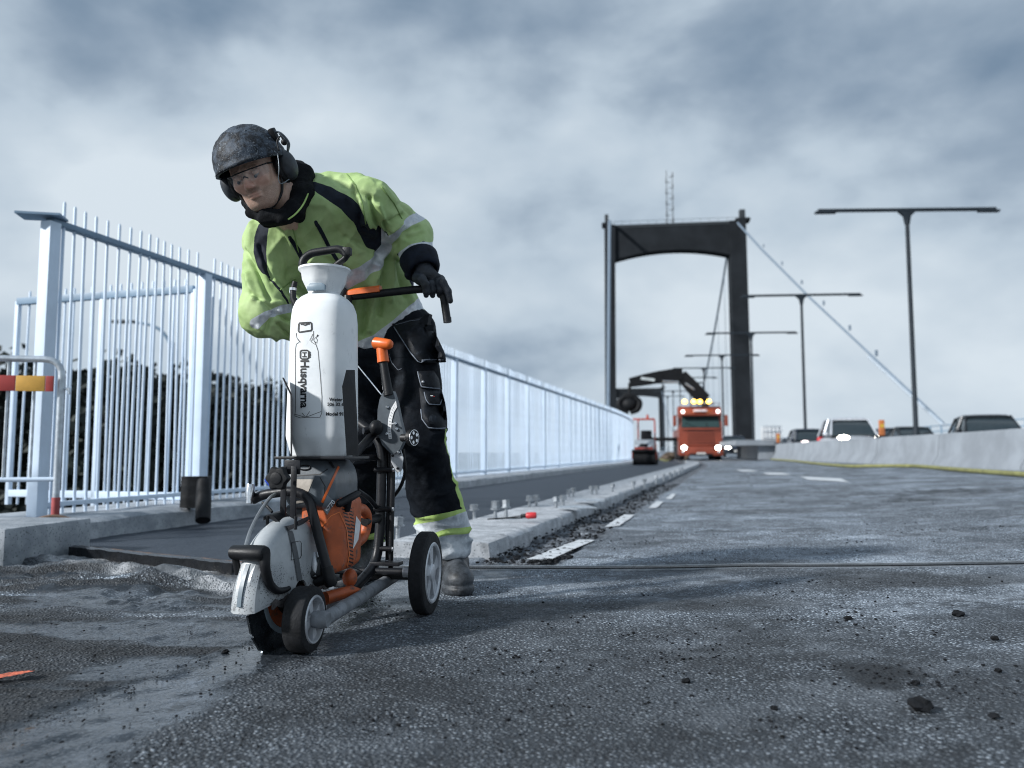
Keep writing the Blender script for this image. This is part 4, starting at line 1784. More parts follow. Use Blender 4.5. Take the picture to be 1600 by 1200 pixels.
# ---- frame
MB().tube(bend([(.105, -.52, .079), (.1, .12, .1)], .01), .0195, 14).build('side_tube', M_DUST, saw)
MB().rings([(Vector((.084, -.528, .084)), .021), (Vector((.108, -.528, .084)), .024), (Vector((.126, -.528, .084)), .019)], 16).build('axle_cap', M_DUST, saw)
MB().tube(bend([(.02, -.16, .062), (.062, .03, .15), (.066, .05, .26), (.07, .055, .56), (-.09, .1, .66), (-.12, .2, 1.085)], .07), .0165, 14).build('mast_tube', M_BLK, saw)
MB().tube(bend([(.055, -.115, .072), (.02, -.16, .06), (-.02, -.2, .06)], .03), .0172, 14).build('dusty_tube_end', M_DUST, saw)
MB().cyl((.104, .05, .09), (.108, .055, .6), .0085, n=10).build('depth_rod', M_BLK, saw)
MB().cyl((.088, .062, .16), (.09, .062, .6), .006, n=10).build('guide_rod', M_BLK, saw)
MB().cyl((-.26, 0, .131), (.26, 0, .131), .012, n=12).build('rear_axle', M_BLK, saw)
MB().cyl((.2, 0, .131), (.222, 0, .131), .026, n=16).build('axle_collar', M_BLK, saw)
MB().cyl((.165, 0, .131), (.2, 0, .131), .017, n=16).build('axle_bushing', M_ALU, saw)
MB().box((.06, .03, .118), (.24, .035, .03), bev=.004).build('cross_plate', M_BLK, saw)
MB().box((.1, .02, .155), (.1, .05, .012), bev=.003).build('foot_plate', M_BLK, saw)
MB().cyl((-.2, .1, .1), (.1, .1, .1), .014, n=12).build('rear_cross_tube', M_BLK, saw)
MB().tube(bend([(-.09, -.3, .1), (-.09, .1, .1)], .01), .0165, 12).build('side_tube', M_DUST, saw)
for z in (.2, .33, .46):
    MB().cyl((.05, .034, z), (.112, .034, z), .009, n=10).build('frame_bolt', M_BLK, saw)
    MB().cyl((.112, .034, z), (.118, .034, z), .007, n=6).build('bolt_head', M_ALU, saw)
# tank tray and arms
MB().box((.02, -.33, .503), (.21, .2, .008), bev=.002).build('tank_tray', M_BLK, saw)
MB().box((.03, -.12, .5), (.035, .36, .02), bev=.004).build('tray_arm', M_BLK, saw)
MB().tube(bend([(.03, -.2, .47), (.045, .03, .58)], .01), .014, 10).build('tray_strut', M_BLK, saw)
PR = [CMI @ at(*q) for q in ((541, 578, 2.215), (552.5, 578, 2.24), (553.5, 604, 2.225), (559, 711, 2.225), (541.5, 712, 2.195), (534.5, 604, 2.19))]
cen = sum(PR, Vector()) / 6
mb = MB()
back = Vector((.002, .005, 0))
mb.add(PR + [p + back for p in PR], [(0, 1, 2, 5), (2, 3, 4, 5), (6, 11, 8, 7), (8, 11, 10, 9), (0, 6, 7, 1), (1, 7, 8, 2), (2, 8, 9, 3), (3, 9, 10, 4), (4, 10, 11, 5), (5, 11, 6, 0)])
mb.build('tank_bracket', M_BLK, saw, smooth=False)
PL = [CMI @ at(*q) for q in ((441, 590, 2.2), (453.5, 616, 2.2), (454, 713, 2.2))]
mb = MB()
w_ = sightline(454, 650, CMI)[1] * .07
t_ = Vector((.005, .0, 0))
for k in range(2):
    a, b_ = PL[k], PL[k + 1]
    mb.add([a, b_, b_ + w_, a + w_, a + t_, b_ + t_, b_ + t_ + w_, a + t_ + w_], [(0, 1, 2, 3), (7, 6, 5, 4), (0, 4, 5, 1), (3, 2, 6, 7), (0, 3, 7, 4), (1, 5, 6, 2)])
mb.build('tank_bracket', M_BLK, saw, smooth=False)
MB().sphere((.065, .0, .6), (.022, .03, .026), 16, 10).build('frame_knob', M_BLKPL, saw)
MB().cyl((.02, .0, .59), (.07, .04, .59), .012, n=12).build('frame_pin', M_BLK, saw)

# ---- handlebar
hb = bend([(-.262, .2, .985), (-.235, .21, 1.085), (-.12, .22, 1.088), (.135, .22, 1.108), (.232, .215, 1.108), (.252, .212, .985)], .075, 10)
MB().tube(hb, .0145, 14).build('handlebar', M_BLKPL, saw)
MB().tube([(.2505, .2125, 1.0), (.2525, .212, .982)], [.0152, .0148], 14).build('grip_end', M_BLK, saw)
mb = MB()
oc = [(-.175, .004, .010), (-.15, .011, .018), (-.1, .017, .026), (.0, .018, .027)]
secs = []
for x, hw, h in oc:
    zc = 1.088 + (x + .12) * .078
    secs.append([Vector((x, .215 - hw, zc + .003)), Vector((x, .215 - hw, zc + h * .7)), Vector((x, .215 - hw * .6, zc + h)), Vector((x, .215 + hw * .6, zc + h)), Vector((x, .215 + hw, zc + h * .7)), Vector((x, .215 + hw, zc + .003))])
mb.loft(secs).build('orange_lever_cover', M_ORANGE2, saw)

# ---- water tank
TX, TY = .016, -.33


def tank_ab(z):
    zs = [.507, .515, .562, .6, .9, .935, .958, .972, .984]
    a = [.077, .079, .093, .093, .0875, .084, .075, .062, .044]
    return np.interp(z, zs, a)


def sd_tank(p):
    a = tank_ab(p[2])
    x, y = np.abs(p[0] - TX) / a, np.abs(p[1] - TY) / a
    n = 3.4
    r = (x ** n + y ** n) ** (1 / n)
    d = (r - 1) * a
    return np.maximum(d, np.maximum(p[2] - .984, .507 - p[2])) * .8


secs = []
for z in [.507, .512, .52, .53, .545, .558, .566, .58, .6] + list(np.linspace(.63, .9, 10)) + [.915, .93, .94, .95, .958, .965, .972, .978, .984]:
    a = float(tank_ab(z))
    s = []
    for i in range(64):
        q = 2 * math.pi * i / 64 + .001
        n = 3.4
        k = 0.0
        cs, sn = math.cos(q), math.sin(q)
        r = a / ((abs(cs) ** n + abs(sn) ** n) ** (1 / n))
        if z < .562:                                   # gem like facets at the foot
            t = (.562 - z) / .055
            r *= 1 - .13 * t * max(0, math.cos(4 * q)) + .02 * t
        s.append((TX + r * cs, TY + r * sn, z))
    secs.append(s)
tank = MB().loft(secs).build('water_tank', M_TANK, saw, 'all')
FXC = (.012, -.33)


def oct_ring(r, z, n=40, f=.5):
    o = []
    for i in range(n):
        q = 2 * math.pi * i / n
        m = r * (1 - f * (1 - math.cos(math.pi / 8) / math.cos((q + .1) % (math.pi / 4) - math.pi / 8)))
        o.append((FXC[0] + m * math.cos(q), FXC[1] + m * math.sin(q), z))
    return o


MB().loft([oct_ring(*a) for a in ((.042, .972, 40, 0), (.047, .99, 40, .4), (.06, 1.01, 40, 1), (.067, 1.024, 40, 1), (.07, 1.048, 40, .4), (.076, 1.056, 40, 0), (.076, 1.062, 40, 0), (.072, 1.062, 40, 0), (.067, 1.045, 40, .2), (.054, 1.012, 40, .6), (.038, .985, 40, 0))], caps=False).build('funnel_collar', M_TANK, tank, True)
nm = CMI @ at(502, 456, 2.18)
MB().prism([(-.028, -.010), (.028, -.010), (.028, .006), (.018, .011), (-.018, .011), (-.028, .006)], (FXC[0] + .0, FXC[1] - .050, .996), (1, 0, 0), (0, -.0, 1), (0, -1, 0), .012, .003).build('neck_port', pm('blue_grey_plastic', (.2, .27, .33), .4), tank)
hd = bend([(-.045, -.33, 1.03), (-.06, -.335, 1.085), (-.035, -.33, 1.112), (.062, -.33, 1.122), (.085, -.33, 1.098), (.03, -.33, 1.06), (.0, -.33, 1.04)], .022, 6)
mb = MB()
mb.tube(hd, [.012 if i < len(hd) * .7 else .0095 for i in range(len(hd))], 10)
ph = mb.build('pump_handle', M_BLKPL, tank)
MB().box((.082, -.33, 1.112), (.024, .022, .024), bev=.004).build('handle_tip', M_BLKPL, ph)
MB().cyl((.0, -.33, .95), (.0, -.33, 1.05), .014, n=14).build('pump_rod', M_BLKPL, tank)
nz = [CMI @ at(*q) for q in ((461, 440, 2.38), (458, 452, 2.38), (458, 466, 2.38), (463, 476, 2.38))]
MB().tube(nz, [.008, .009, .01, .012], 12).build('hose_nozzle', M_BLKPL, tank)
MB().tube([nz[1] + Vector((0, 0, .004)), nz[1] + Vector((0, 0, -.004))], .0105, 14).build('nozzle_ring', M_CHROME, tank)

# printing on the tank
def T(*a, **k):
    return print_text(sd_tank, *a, parent=tank, MI=CMI, mat=M_INK, **k)


T('Husqvarna', (475.5, 562), (0, 1), (1, 0), 18.0, 'maker_lettering', bold=.028, spacing=.97)
ink(sd_tank, [[(469.5, 549), (469.5, 559), (472, 561), (480, 561), (482.5, 559), (482.5, 549), (480, 547.5), (472, 547.5), (469.5, 549)]], 2.4, 'emblem_ring', M_INK, tank, CMI)
ink(sd_tank, [[(472.5, 551.2), (479.5, 551.2)], [(472.5, 557.4), (479.5, 557.4)], [(476, 551.2), (476, 557.4)]], 1.7, 'emblem_letter', M_INK, tank, CMI)
ink(sd_tank, [[(484.5, 549.5), (484, 552), (485, 554.3), (484, 556.6), (484.5, 559)]], 2.2, 'emblem_crown', M_INK, tank, CMI)
T('Water Tank', (514.5, 624.5), (1, .005), (0, -1), 7.6, 'small_print', bold=.03)
T('506 32 63-01', (511.5, 632), (1, .005), (0, -1), 7.2, 'small_print', bold=.03)
T('Model 911', (509, 647), (1, .005), (0, -1), 7.4, 'small_print', bold=.03)
ink(sd_tank, [[(467, 506), (466.5, 517), (468, 519.2), (486, 516.5), (487.3, 514.5), (487, 505.5), (485.5, 504), (468.5, 504.8), (467, 506)]], 2.6, 'tank_icon', M_INK, tank, CMI)
ink(sd_tank, [[(470, 506.8), (473, 506.6), (477, 508.2), (481, 506.2), (484, 506)]], 2.4, 'tank_icon_notch', M_INK, tank, CMI)
ol = [[(463, 520), (464, 528), (468, 534), (463, 538), (462, 545), (462, 640), (461, 650), (470, 653), (478, 652), (500, 652), (503, 645), (503, 620), (500, 580), (497, 548), (494, 539), (486, 534), (490, 527), (490, 517)],
      [(464, 528), (470, 535)], [(489, 522), (484, 532)], [(478, 652), (472, 645)], [(478, 652), (484, 643)], [(478, 652), (502, 643)], [(478, 652), (460, 647)],
      [(494, 538), (490, 531), (493, 527), (496, 531), (495, 536), (492, 534)], [(494, 528), (496.5, 523.5)]]
ink(sd_tank, ol, .75, 'outline_drawing', M_INK, tank, CMI)
ink(sd_tank, [[(495.5, 526), (497, 523)]], 2.0, 'outline_nozzle', M_INK, tank, CMI)

# ---- power cutter: implicit housing
def sd_cover(p):
    d = sd_box(p, (.008, -.30, .432), (.074, .115, .072), .034)
    # sloping front and right shoulders
    d = smax(d, ((p[1] + .405) * -.86 + (p[2] - .45) * .5) - .012, .02)
    d = smax(d, ((p[0] - .076) * .82 + (p[2] - .46) * .57) - .004, .02)
    return d


def sd_orange(p):
    d = sd_box(p, (.034, -.288, .285), (.06, .1, .108), .026)
    d = smax(d, ((p[0] + .006) * -.55 + (p[2] - .19) * -.84), .02)
    d = smax(d, ((p[1] + .27) * .5 + (p[2] - .17) * -.86) - .02, .02)
    d = smax(d, ((p[0] - .076) * .7 + (p[1] + .37) * -.71) - .004, .012)
    return d


cover = sdf_object('top_cover', sd_cover, (-.09, -.44, .34), (.12, -.16, .53), .0035, M_GREYC, saw)
body = sdf_object('starter_housing', sd_orange, (-.05, -.41, .13), (.12, -.16, .42), .0035, M_ORANGE, saw)
cov2 = lambda p: np.minimum(sd_cover(p), sd_orange(p))
decal(cov2, [(527.5, 728), (530.5, 730), (505, 786), (501.5, 784)], 'orange_stripe', M_ORANGE2, cover, CMI, 4, 16)
decal(sd_cover, [(461, 749), (490, 749), (482, 768), (461, 768)], 'beige_label', pm('beige_label', (.42, .38, .33), .55, var=.1, vs=60), cover, CMI)
decal(sd_cover, [(456, 784), (472, 781), (477, 784), (455, 788)], 'beige_strip', pm('beige_label', (.42, .38, .33), .55), cover, CMI)
bq = [(503, 792), (511, 773), (522.5, 784), (511.5, 804.5)]
decal(cov2, bq, 'model_badge', pm('grey_badge', (.16, .18, .2), .4, var=.08), cover, CMI, 8, 8, off=.003)
print_text(cov2, 'K770', (509.2, 797.5), (.58, -.80), (-.72, -.62), 9.0, 'badge_lettering', pm('white_print', (.8, .82, .84), .5, var=.03), cover, CMI, off=.0045, bold=.02)
decal(sd_cover, [(513, 722), (517, 721), (523, 731), (520, 732.5)], 'cover_slot', M_INK, cover, CMI, 3, 4)
cq = MB()
for k in range(26):
    a = 2 * math.pi * k / 26
P_, _ = hits(sd_cover, [(476 + 9 * math.cos(2 * math.pi * k / 26), 731 + 3.6 * math.sin(2 * math.pi * k / 26)) for k in range(26)], CMI)
MB().tube([tuple(v) for v in P_], .0022, 6, closed=True).build('cover_emblem', M_BLKPL, cover)
ink(sd_cover, [[(460, 744), (500, 741), (512, 733)], [(505, 788), (508, 760), (500, 746)]], 1.6, 'cover_crease', M_INK, cover, CMI, off=.0006)
# louvres: slot shade laid on as flat dark patches along the shoulder of the housing, each a part
arc = [(529.5, 778), (536.5, 793), (542, 812), (545.5, 832), (547.5, 852), (548.5, 872), (548, 888)]
arc2 = [(539, 776), (545, 790), (549, 806), (551, 822), (551.5, 835)]


def along(poly, s):
    L = [math.dist(poly[i], poly[i + 1]) for i in range(len(poly) - 1)]
    s *= sum(L)
    for i, l in enumerate(L):
        if s <= l:
            t = s / l
            return tuple(poly[i][k] * (1 - t) + poly[i + 1][k] * t for k in (0, 1))
        s -= l
    return poly[-1]


for arc_, n, wd in ((arc, 19, 7), (arc2, 11, 6)):
    for k in range(n):
        x, y = along(arc_, (k + .5) / n)
        dx = wd / 2
        decal(sd_orange, [(x - dx, y - 2.9), (x + dx, y - .4), (x + dx, y + 1.6), (x - dx, y - .9)], 'louvre_slot', M_INK, body, CMI, 2, 1, off=.0009)
decal(sd_orange, [(556, 806), (563, 816), (559.5, 843), (551, 858)], 'warning_label', M_LABEL, body, CMI, 4, 6, off=.0012)
ink(sd_orange, [[(500, 826), (517, 806), (530, 800)], [(530, 800), (541, 826), (545, 866), (541, 890)]], 1.3, 'housing_rib', pm('orange_rib', (.62, .16, .04), .4), body, CMI, off=.0018)
# dark engine block, exhaust, blade arm
def sd_engine(p):
    d = sd_box(p, (-.035, -.28, .27), (.05, .09, .10), .02)
    d = smin(d, sd_cap(p, (-.01, -.35, .29), (.0, -.42, .185), .026, .03), .03)
    d = smin(d, sd_box(p, (.02, -.38, .2), (.04, .04, .03), .014), .02)
    d = smin(d, sd_cap(p, (.0, -.385, .31), (.03, -.39, .30), .018, .018), .01)
    return d


sdf_object('engine_block', sd_engine, (-.08, -.52, .13), (.1, -.16, .4), .005, pm('engine_casting', (.06, .065, .07), .45, .7, var=.4, vs=20, bump=.2, dirt=(.02, .02, .022), damt=.45, ds=30), saw)
MB().rings([(Vector((.03, -.40, .24)), .012), (Vector((.036, -.41, .21)), .016), (Vector((.036, -.41, .175)), .012)], 12).build('exhaust_port', M_ALU, saw)
# rear grip of the cutter and its orange guard
MB().tube(bend([(.06, -.2, .34), (.066, -.12, .345), (.062, -.06, .31), (.055, -.07, .25), (.05, -.16, .23)], .05), .017, 12).build('rear_grip', M_ORANGE, saw)
MB().cyl((.062, -.09, .3), (.066, .03, .3), .015, n=12).build('grip_clamp', M_BLKPL, saw)
MB().tube(bend([(.05, -.13, .4), (.05, -.02, .37), (.06, .04, .33)], .03), .008, 8).build('clamp_arm', M_BLK, saw)
# starter handle
a, b_ = CMI @ at(527, 789, 2.27), CMI @ at(561, 770, 2.35)
MB().rings([(a, .006), (a.lerp(b_, .08), .0105), (a.lerp(b_, .5), .0115), (a.lerp(b_, .92), .0105), (b_, .006)], 12).build('starter_grip', M_BLKPL, saw)
mid = a.lerp(b_, .5)
MB().tube([mid, mid + Vector((-.008, .012, -.035))], [.012, .009], 10).build('starter_neck', M_BLKPL, saw)
# orange foot knob on the lower frame
MB().sphere((.058, -.2, .14), (.022, .026, .028), 16, 10).build('orange_knob', M_ORANGE, saw)
MB().rings([(Vector((.02, -.3, .095)), .02), (Vector((.07, -.22, .105)), .017), (Vector((.085, -.17, .09)), .012)], 12).build('orange_clamp_foot', M_ORANGE, saw)
# front loop handle
fh = bend([(-.158, -.40, .385), (-.12, -.42, .4), (-.03, -.425, .412), (.018, -.425, .396), (.082, -.42, .175)], .045, 8)
MB().tube(fh, .0138, 14).build('front_handle', M_BLK, saw)
e = Vector((.082, -.42, .175))
d_ = Vector((.064, 0, -.22)).normalized()
MB().rings([(e - d_ * .03, .0165), (e, .018), (e + d_ * .02, .017), (e + d_ * .026, .012)], 14).build('handle_socket', M_BLKPL, saw)
MB().cyl((.04, -.41, .16), (.082, -.42, .173), .014, n=12).build('handle_arm', M_BLKPL, saw)
# white valve and hose
va, vb = CMI @ at(391.5, 757, 2.27), CMI @ at(389, 787, 2.26)
MB().rings([(va, .0115), (va.lerp(vb, .15), .0125), (va.lerp(vb, .55), .012), (va.lerp(vb, .8), .009), (vb, .009)], 14).build('water_valve', M_CHROME, saw)
MB().cyl(va.lerp(vb, .35), Vector((-.15, -.4, .388)), .008, n=10).build('valve_stem', M_BLKPL, saw)
MB().rings([(Vector((-.105, -.40, .42)), .004), (Vector((-.118, -.4, .438)), .007), (Vector((-.122, -.4, .444)), .005)], 8).build('blue_tap', pm('blue_plastic', (.02, .06, .4), .4), saw)
hs = crv([CMI @ at(x, y, Y) for x, y, Y in ((430, 772, 2.24), (421, 779, 2.2), (405, 802, 2.15), (391, 830, 2.1), (383, 856, 2.06))], 6)
MB().tube(hs, .0048, 8).build('water_hose', pm('hose_silver', (.3, .32, .34), .35, .6), saw)
MB().tube(crv([CMI @ at(x, y, Y) for x, y, Y in ((410, 785, 2.25), (418, 792, 2.24), (425, 800, 2.22))], 4), .004, 6).build('hose_branch', M_BLKPL, saw)

# ---- blade guard
BX, BY, BZ = -.018, -.47, .146


def guard_pt(a, x, r):
    return Vector((BX + x, BY - r * math.cos(a), BZ + r * math.sin(a)))


ou = [(-.034, .03), (-.036, .10), (-.035, .165), (-.028, .188), (-.013, .198), (.008, .198), (.024, .19), (.035, .172), (.041, .11), (.043, .03)]
inn = [(x * .86, r - .005 if r > .1 else r) for x, r in reversed(ou)]
secs = []
for k in range(49):
    a = R_(-4 + 188 * k / 48)
    secs.append([guard_pt(a, x, r) for x, r in ou + inn])
guard = MB().loft(secs).build('blade_guard', M_GUARD, saw)
# front spout of the guard
mb = MB()
secs = []
for k in range(7):
    t = k / 6
    a = R_(30 - 37 * t)
    r1 = .193 + .014 * t
    secs.append([guard_pt(a, -.03 - .004 * t, .10), guard_pt(a, -.03 - .004 * t, r1 - .012), guard_pt(a, -.018, r1), guard_pt(a, .018, r1), guard_pt(a, .031 + .004 * t, r1 - .012), guard_pt(a, .033 + .004 * t, .10), guard_pt(a, .029, .10), guard_pt(a, .027, r1 - .016), guard_pt(a, -.026, r1 - .016), guard_pt(a, -.026, .10)])
mb.loft(secs).build('guard_spout', M_GUARD, guard)
MB().loft([[guard_pt(R_(a), x, .2 + .002 * k) for x in (-.006, -.002, .002, .006)] + [guard_pt(R_(a), x, .19) for x in (.006, -.006)] for k, a in enumerate(range(28, -7, -6))]).build('spout_rib', pm('blue_grey_trim', (.15, .2, .24), .4), guard)
# dark radial stripe, embossed window and lower edge
mb = MB()
secs = []
for k in range(15):
    r = .03 + .155 * k / 14
    a = R_(74)
    x = float(np.interp(r, [.03, .11, .168, .185], [.0445, .0425, .0365, .0265])) + .0012
    secs.append([guard_pt(a, x, r) + Vector((0, -.011, 0)), guard_pt(a, x, r) + Vector((0, .011, 0))])
mb.loft(secs, caps=False, closed=False).build('guard_stripe', pm('dark_grey_stripe', (.09, .1, .11), .5, var=.2, dirt=(.02, .02, .02), damt=.35, ds=60), guard, 'all')
c0 = guard_pt(R_(74), .0435, .115)
MB().tube([c0 + Vector((0, y, z)) for y, z in ((-.018, -.022), (.024, -.022), (.03, -.016), (.028, .018), (.02, .024), (-.018, .024))], .0009, 5, closed=True).build('guard_embossing', M_BLKPL, guard)
mb = MB()
secs = []
for k in range(22):
    y = -.13 + .31 * k / 21
    z = .0 + .006 * math.sin(k * 1.7) - .014 * max(0, (.02 - y)) / .15
    secs.append([Vector((BX + .04, BY + y, BZ - .012 + z)), Vector((BX + .047, BY + y, BZ - .012 + z)), Vector((BX + .047, BY + y, BZ + .004 + z)), Vector((BX + .04, BY + y, BZ + .006 + z))])
mb.loft(secs).build('muddy_edge', pm('caked_mud', (.06, .055, .055), .9, var=.4, vs=40, bump=1.0, bs=150), guard)
# black adjusting grip over the front of the guard
gp = []
mb = MB()
f0 = guard_pt(R_(37), 0, .2)
secs = []
for x, r in ((-.05, .008), (-.047, .018), (.0, .02), (.04, .02), (.047, .017)):
    secs.append([f0 + Vector((x, -.012 + q[0] * r * 1.25, q[1] * r)) for q in ((math.cos(2 * math.pi * i / 14), math.sin(2 * math.pi * i / 14)) for i in range(14))])
mb.loft(secs)
mb.build('guard_grip', M_BLKPL, guard)
pth = crv([f0 + Vector((.043, -.01, 0)), guard_pt(R_(26), .047, .19), guard_pt(R_(16), .046, .155), guard_pt(R_(10), .047, .12), guard_pt(R_(11), .047, .085), guard_pt(R_(16), .047, .065)], 6)
MB().tube(pth, [.015 - .009 * i / (len(pth) - 1) for i in range(len(pth))], 10).build('guard_grip_arm', M_BLKPL, guard)
pth = crv([f0 + Vector((-.046, -.01, 0)), guard_pt(R_(30), -.044, .19), guard_pt(R_(22), -.042, .17)], 6)
MB().tube(pth, .009, 10).build('guard_grip_arm', M_BLKPL, guard)
# blade, flange
bl = MB().lathe([(.02, -.002), (.173, -.0022), (.174, -.0016), (.174, .0016), (.173, .0022), (.02, .002)], (BX, BY, BZ), (1, 0, 0), 72, closed=True).build('cutting_blade', M_BLADE, saw)
MB().lathe([(.03, .003), (.096, .003), (.096, .006), (.03, .006)], (BX, BY, BZ), (1, 0, 0), 48, closed=True).build('orange_flange', M_ORANGE, bl)
MB().lathe([(.097, .0025), (.112, .0025), (.112, .0045), (.097, .0045)], (BX, BY, BZ), (1, 0, 0), 48, closed=True).build('pale_ring', pm('pale_blue_ring', (.32, .4, .46), .4), bl)
MB().lathe([(.0005, .02), (.05, .02), (.062, .012), (.062, .002), (.0005, .002)], (BX, BY, BZ), (1, 0, 0), 32).build('blade_hub', M_BLKPL, bl)
for k in range(18):
    a = 2 * math.pi * k / 18
    d = Vector((0, math.cos(a), math.sin(a)))
    MB().box(Vector((BX, BY, BZ)) + d * .172, (.0058, .05, .010), M=Matrix.Rotation(a + math.pi / 2, 3, 'X')).build('blade_segment', M_BLADE, bl)

# the cutter sits a little askew on its cart
for o in (guard, bl):
    rm = Matrix.Translation((BX, BY, 0)) @ Matrix.Rotation(R_(-8), 4, 'Z') @ Matrix.Translation((-BX, -BY, 0))
    o.matrix_basis = rm

# ---- clamp, slotted plate and star knob above the guard
def loc(px, py, Y):
    return CMI @ at(px, py, Y)


mb = MB()
secs = []
for k in range(13):
    t = k / 12
    x = -.062 + .1 * t
    zz = .334 + .014 * math.sin(t * 6.0 + .6) - .004 * t
    secs.append([Vector((x, -.53, zz - .005)), Vector((x, -.53, zz + .005)), Vector((x, -.46, zz + .012)), Vector((x, -.46, zz + .002))])
mb.loft(secs).build('guard_clamp', M_BLK, saw)
for x in (-.05, .03):
    MB().cyl((x, -.53, .315), (x, -.53, .35), .0045, n=8).build('clamp_bolt', M_BLKPL, saw)
for s in (-1, 1):
    MB().box((-.018 + s * .0145, -.475, .405), (.016, .006, .15), bev=.0015).build('slotted_plate', M_BLK, saw)
MB().box((-.014, -.462, .478), (.046, .006, .04), bev=.002).build('plate_head', M_BLK, saw)
kc = loc(437, 747, 2.155)
mb = MB()
n = 48
secs = []
for h, sc_ in ((0, .8), (-.004, 1.0), (-.016, 1.0), (-.021, .88), (-.022, .5)):
    s = []
    for i in range(n):
        q = 2 * math.pi * i / n
        r = .0305 * sc_ * (1 + .10 * math.cos(6 * q))
        s.append(kc + Vector((r * math.cos(q), h, r * math.sin(q))))
    secs.append(s)
knob = mb.loft(secs).build('star_knob', M_BLKPL, saw)
MB().lathe([(.0005, .0255), (.012, .0255), (.0155, .0245), (.0165, .021)], kc, (0, -1, 0), 28).build('knob_cap', M_BLKPL, knob)
MB().cyl(kc, kc + Vector((0, .03, 0)), .007, n=10).build('knob_shaft', M_BLKPL, knob)

# ---- depth lever with quadrant
LY = .02


def lq(px, py, y=LY):
    o, d = sightline(px, py, CMI)
    k = (y - o.y) / d.y
    return o + d * k


outl = [lq(*q) for q in ((599, 611), (593, 624), (590, 640), (589.5, 660), (590.5, 678), (597, 695), (613, 711), (624, 703), (631, 688), (630, 676), (625, 655), (620, 630), (614, 611))]
mb = MB()
dv = Vector((0, .03, 0))
n = len(outl)
mb.add(outl + [p + dv for p in outl], [tuple(range(n)), tuple(reversed(range(n, 2 * n)))] + [(i, n + i, n + (i + 1) % n, (i + 1) % n) for i in range(n)])
quad = mb.build('depth_quadrant', M_GREYC, saw, smooth=False)
rib = [lq(*q, y=LY - .0025) for q in ((618.5, 626), (611, 638), (606.5, 655), (605.5, 672), (607.5, 686))]
rb2 = [lq(*q, y=LY - .0025) for q in ((620.5, 636), (615.5, 644), (612, 658), (611, 672), (612.5, 685.5))]
MB().add(rib + rb2, [(i, i + 1, 6 + i, 5 + i) for i in range(4)]).build('depth_scale', M_LABEL, quad, smooth=False)
mb = MB()
for k in range(14):
    t = (k + .5) / 14 * 4
    i = min(int(t), 3)
    a = rib[i].lerp(rib[i + 1], t - i)
    b_ = rb2[i].lerp(rb2[i + 1], t - i)
    e = Vector((0, -.0008, 0))
    up = Vector((0, 0, .0012))
    mb.add([a.lerp(b_, .25) + e, a.lerp(b_, .8) + e, a.lerp(b_, .8) + e + up, a.lerp(b_, .25) + e + up], [(0, 1, 2, 3)])
mb.build('scale_marks', M_INK, quad, smooth=False)
for q in ((605.5, 636.5), (618, 662), (620, 671), (604.5, 678), (623, 707)):
    c = lq(*q)
    MB().rings([(c, .0055), (c + Vector((0, -.004, 0)), .0055), (c + Vector((0, -.006, 0)), .0035)], 10).build('quadrant_bolt', M_CHROME, quad)
a, b_ = lq(613, 662, LY - .006), lq(617.5, 662, LY - .03)
MB().cyl(a, b_, .003, n=8).build('pointer', M_CHROME, quad)
# shaft and T grip
s0, s1, s2 = lq(607, 618), lq(599, 566, LY + .01), lq(596, 540, LY + .012)
MB().tube([s0, s1], [.0165, .0135], 14).build('lever_shaft', M_BLKPL, saw)
MB().rings([(s1, .02), (s2, .018)], 16).build('grip_stem', M_ORANGE2, saw)
g0, g1 = lq(587, 536, LY + .012), lq(608.5, 538, LY - .006)
MB().rings([(g0 - (g1 - g0) * .2, .005), (g0 - (g1 - g0) * .1, .0155), (g0, .0205), (g0.lerp(g1, .5), .0195), (g1, .017), (g1 + (g1 - g0) * .12, .013), (g1 + (g1 - g0) * .2, .005)], 18).build('t_grip', M_ORANGE2, saw)
# control knob on the side
k0 = lq(628, 684, LY + .0)
ax = Vector((.94, -.34, 0)).normalized()
MB().rings([(k0, .013), (k0 + ax * .03, .012)], 14, axis=ax).build('side_knob_shaft', M_INK, saw)
kb_ = k0 + ax * .03
kn = MB().lathe([(.0005, 0), (.024, 0), (.0275, .004), (.0275, .017), (.025, .02), (.0005, .02)], kb_, ax, 32).build('side_knob', M_BLKPL, saw)
fa, fb = frame_of(ax)
for k in range(5):
    q = 2 * math.pi * k / 5
    MB().cyl(kb_ + ax * .0195 + (fa * math.cos(q) + fb * math.sin(q)) * .016, kb_ + ax * .0215 + (fa * math.cos(q) + fb * math.sin(q)) * .016, .0058, n=10).build('knob_inlay', M_CHROME, kn)
MB().lathe([(.0245, .0195), (.0265, .0195), (.0265, .021), (.0245, .021)], kb_, ax, 32, closed=True).build('knob_ring', M_CHROME, kn)
# toothed rack and pale plate under the quadrant
mb = MB()
for k in range(9):
    p = lq(605 + k * 2.2, 694 + k * 5.0, LY + .02)
    mb.box(p, (.012, .014, .006), M=Matrix.Rotation(.5, 3, 'Y'))
mb.build('toothed_rack', M_BLK, saw)
pq = [lq(*q, y=LY + .012) for q in ((611, 704), (625, 700), (630, 716), (627, 735), (620, 739), (611, 722))]
n = len(pq)
MB().add(pq + [p + Vector((0, .006, 0)) for p in pq], [tuple(range(n)), tuple(reversed(range(n, 2 * n)))] + [(i, n + i, n + (i + 1) % n, (i + 1) % n) for i in range(n)]).build('pale_link_plate', M_RIM, saw, smooth=False)
for q in ((614, 712), (625, 708), (622, 732)):
    c = lq(*q, y=LY + .01)
    MB().cyl(c, c + Vector((0, -.006, 0)), .0045, n=8).build('link_bolt', M_BLK, saw)
cb_ = crv([lq(630, 702, .06), lq(633, 735, .06), lq(626, 760, .08), lq(612, 780, .1)], 6)
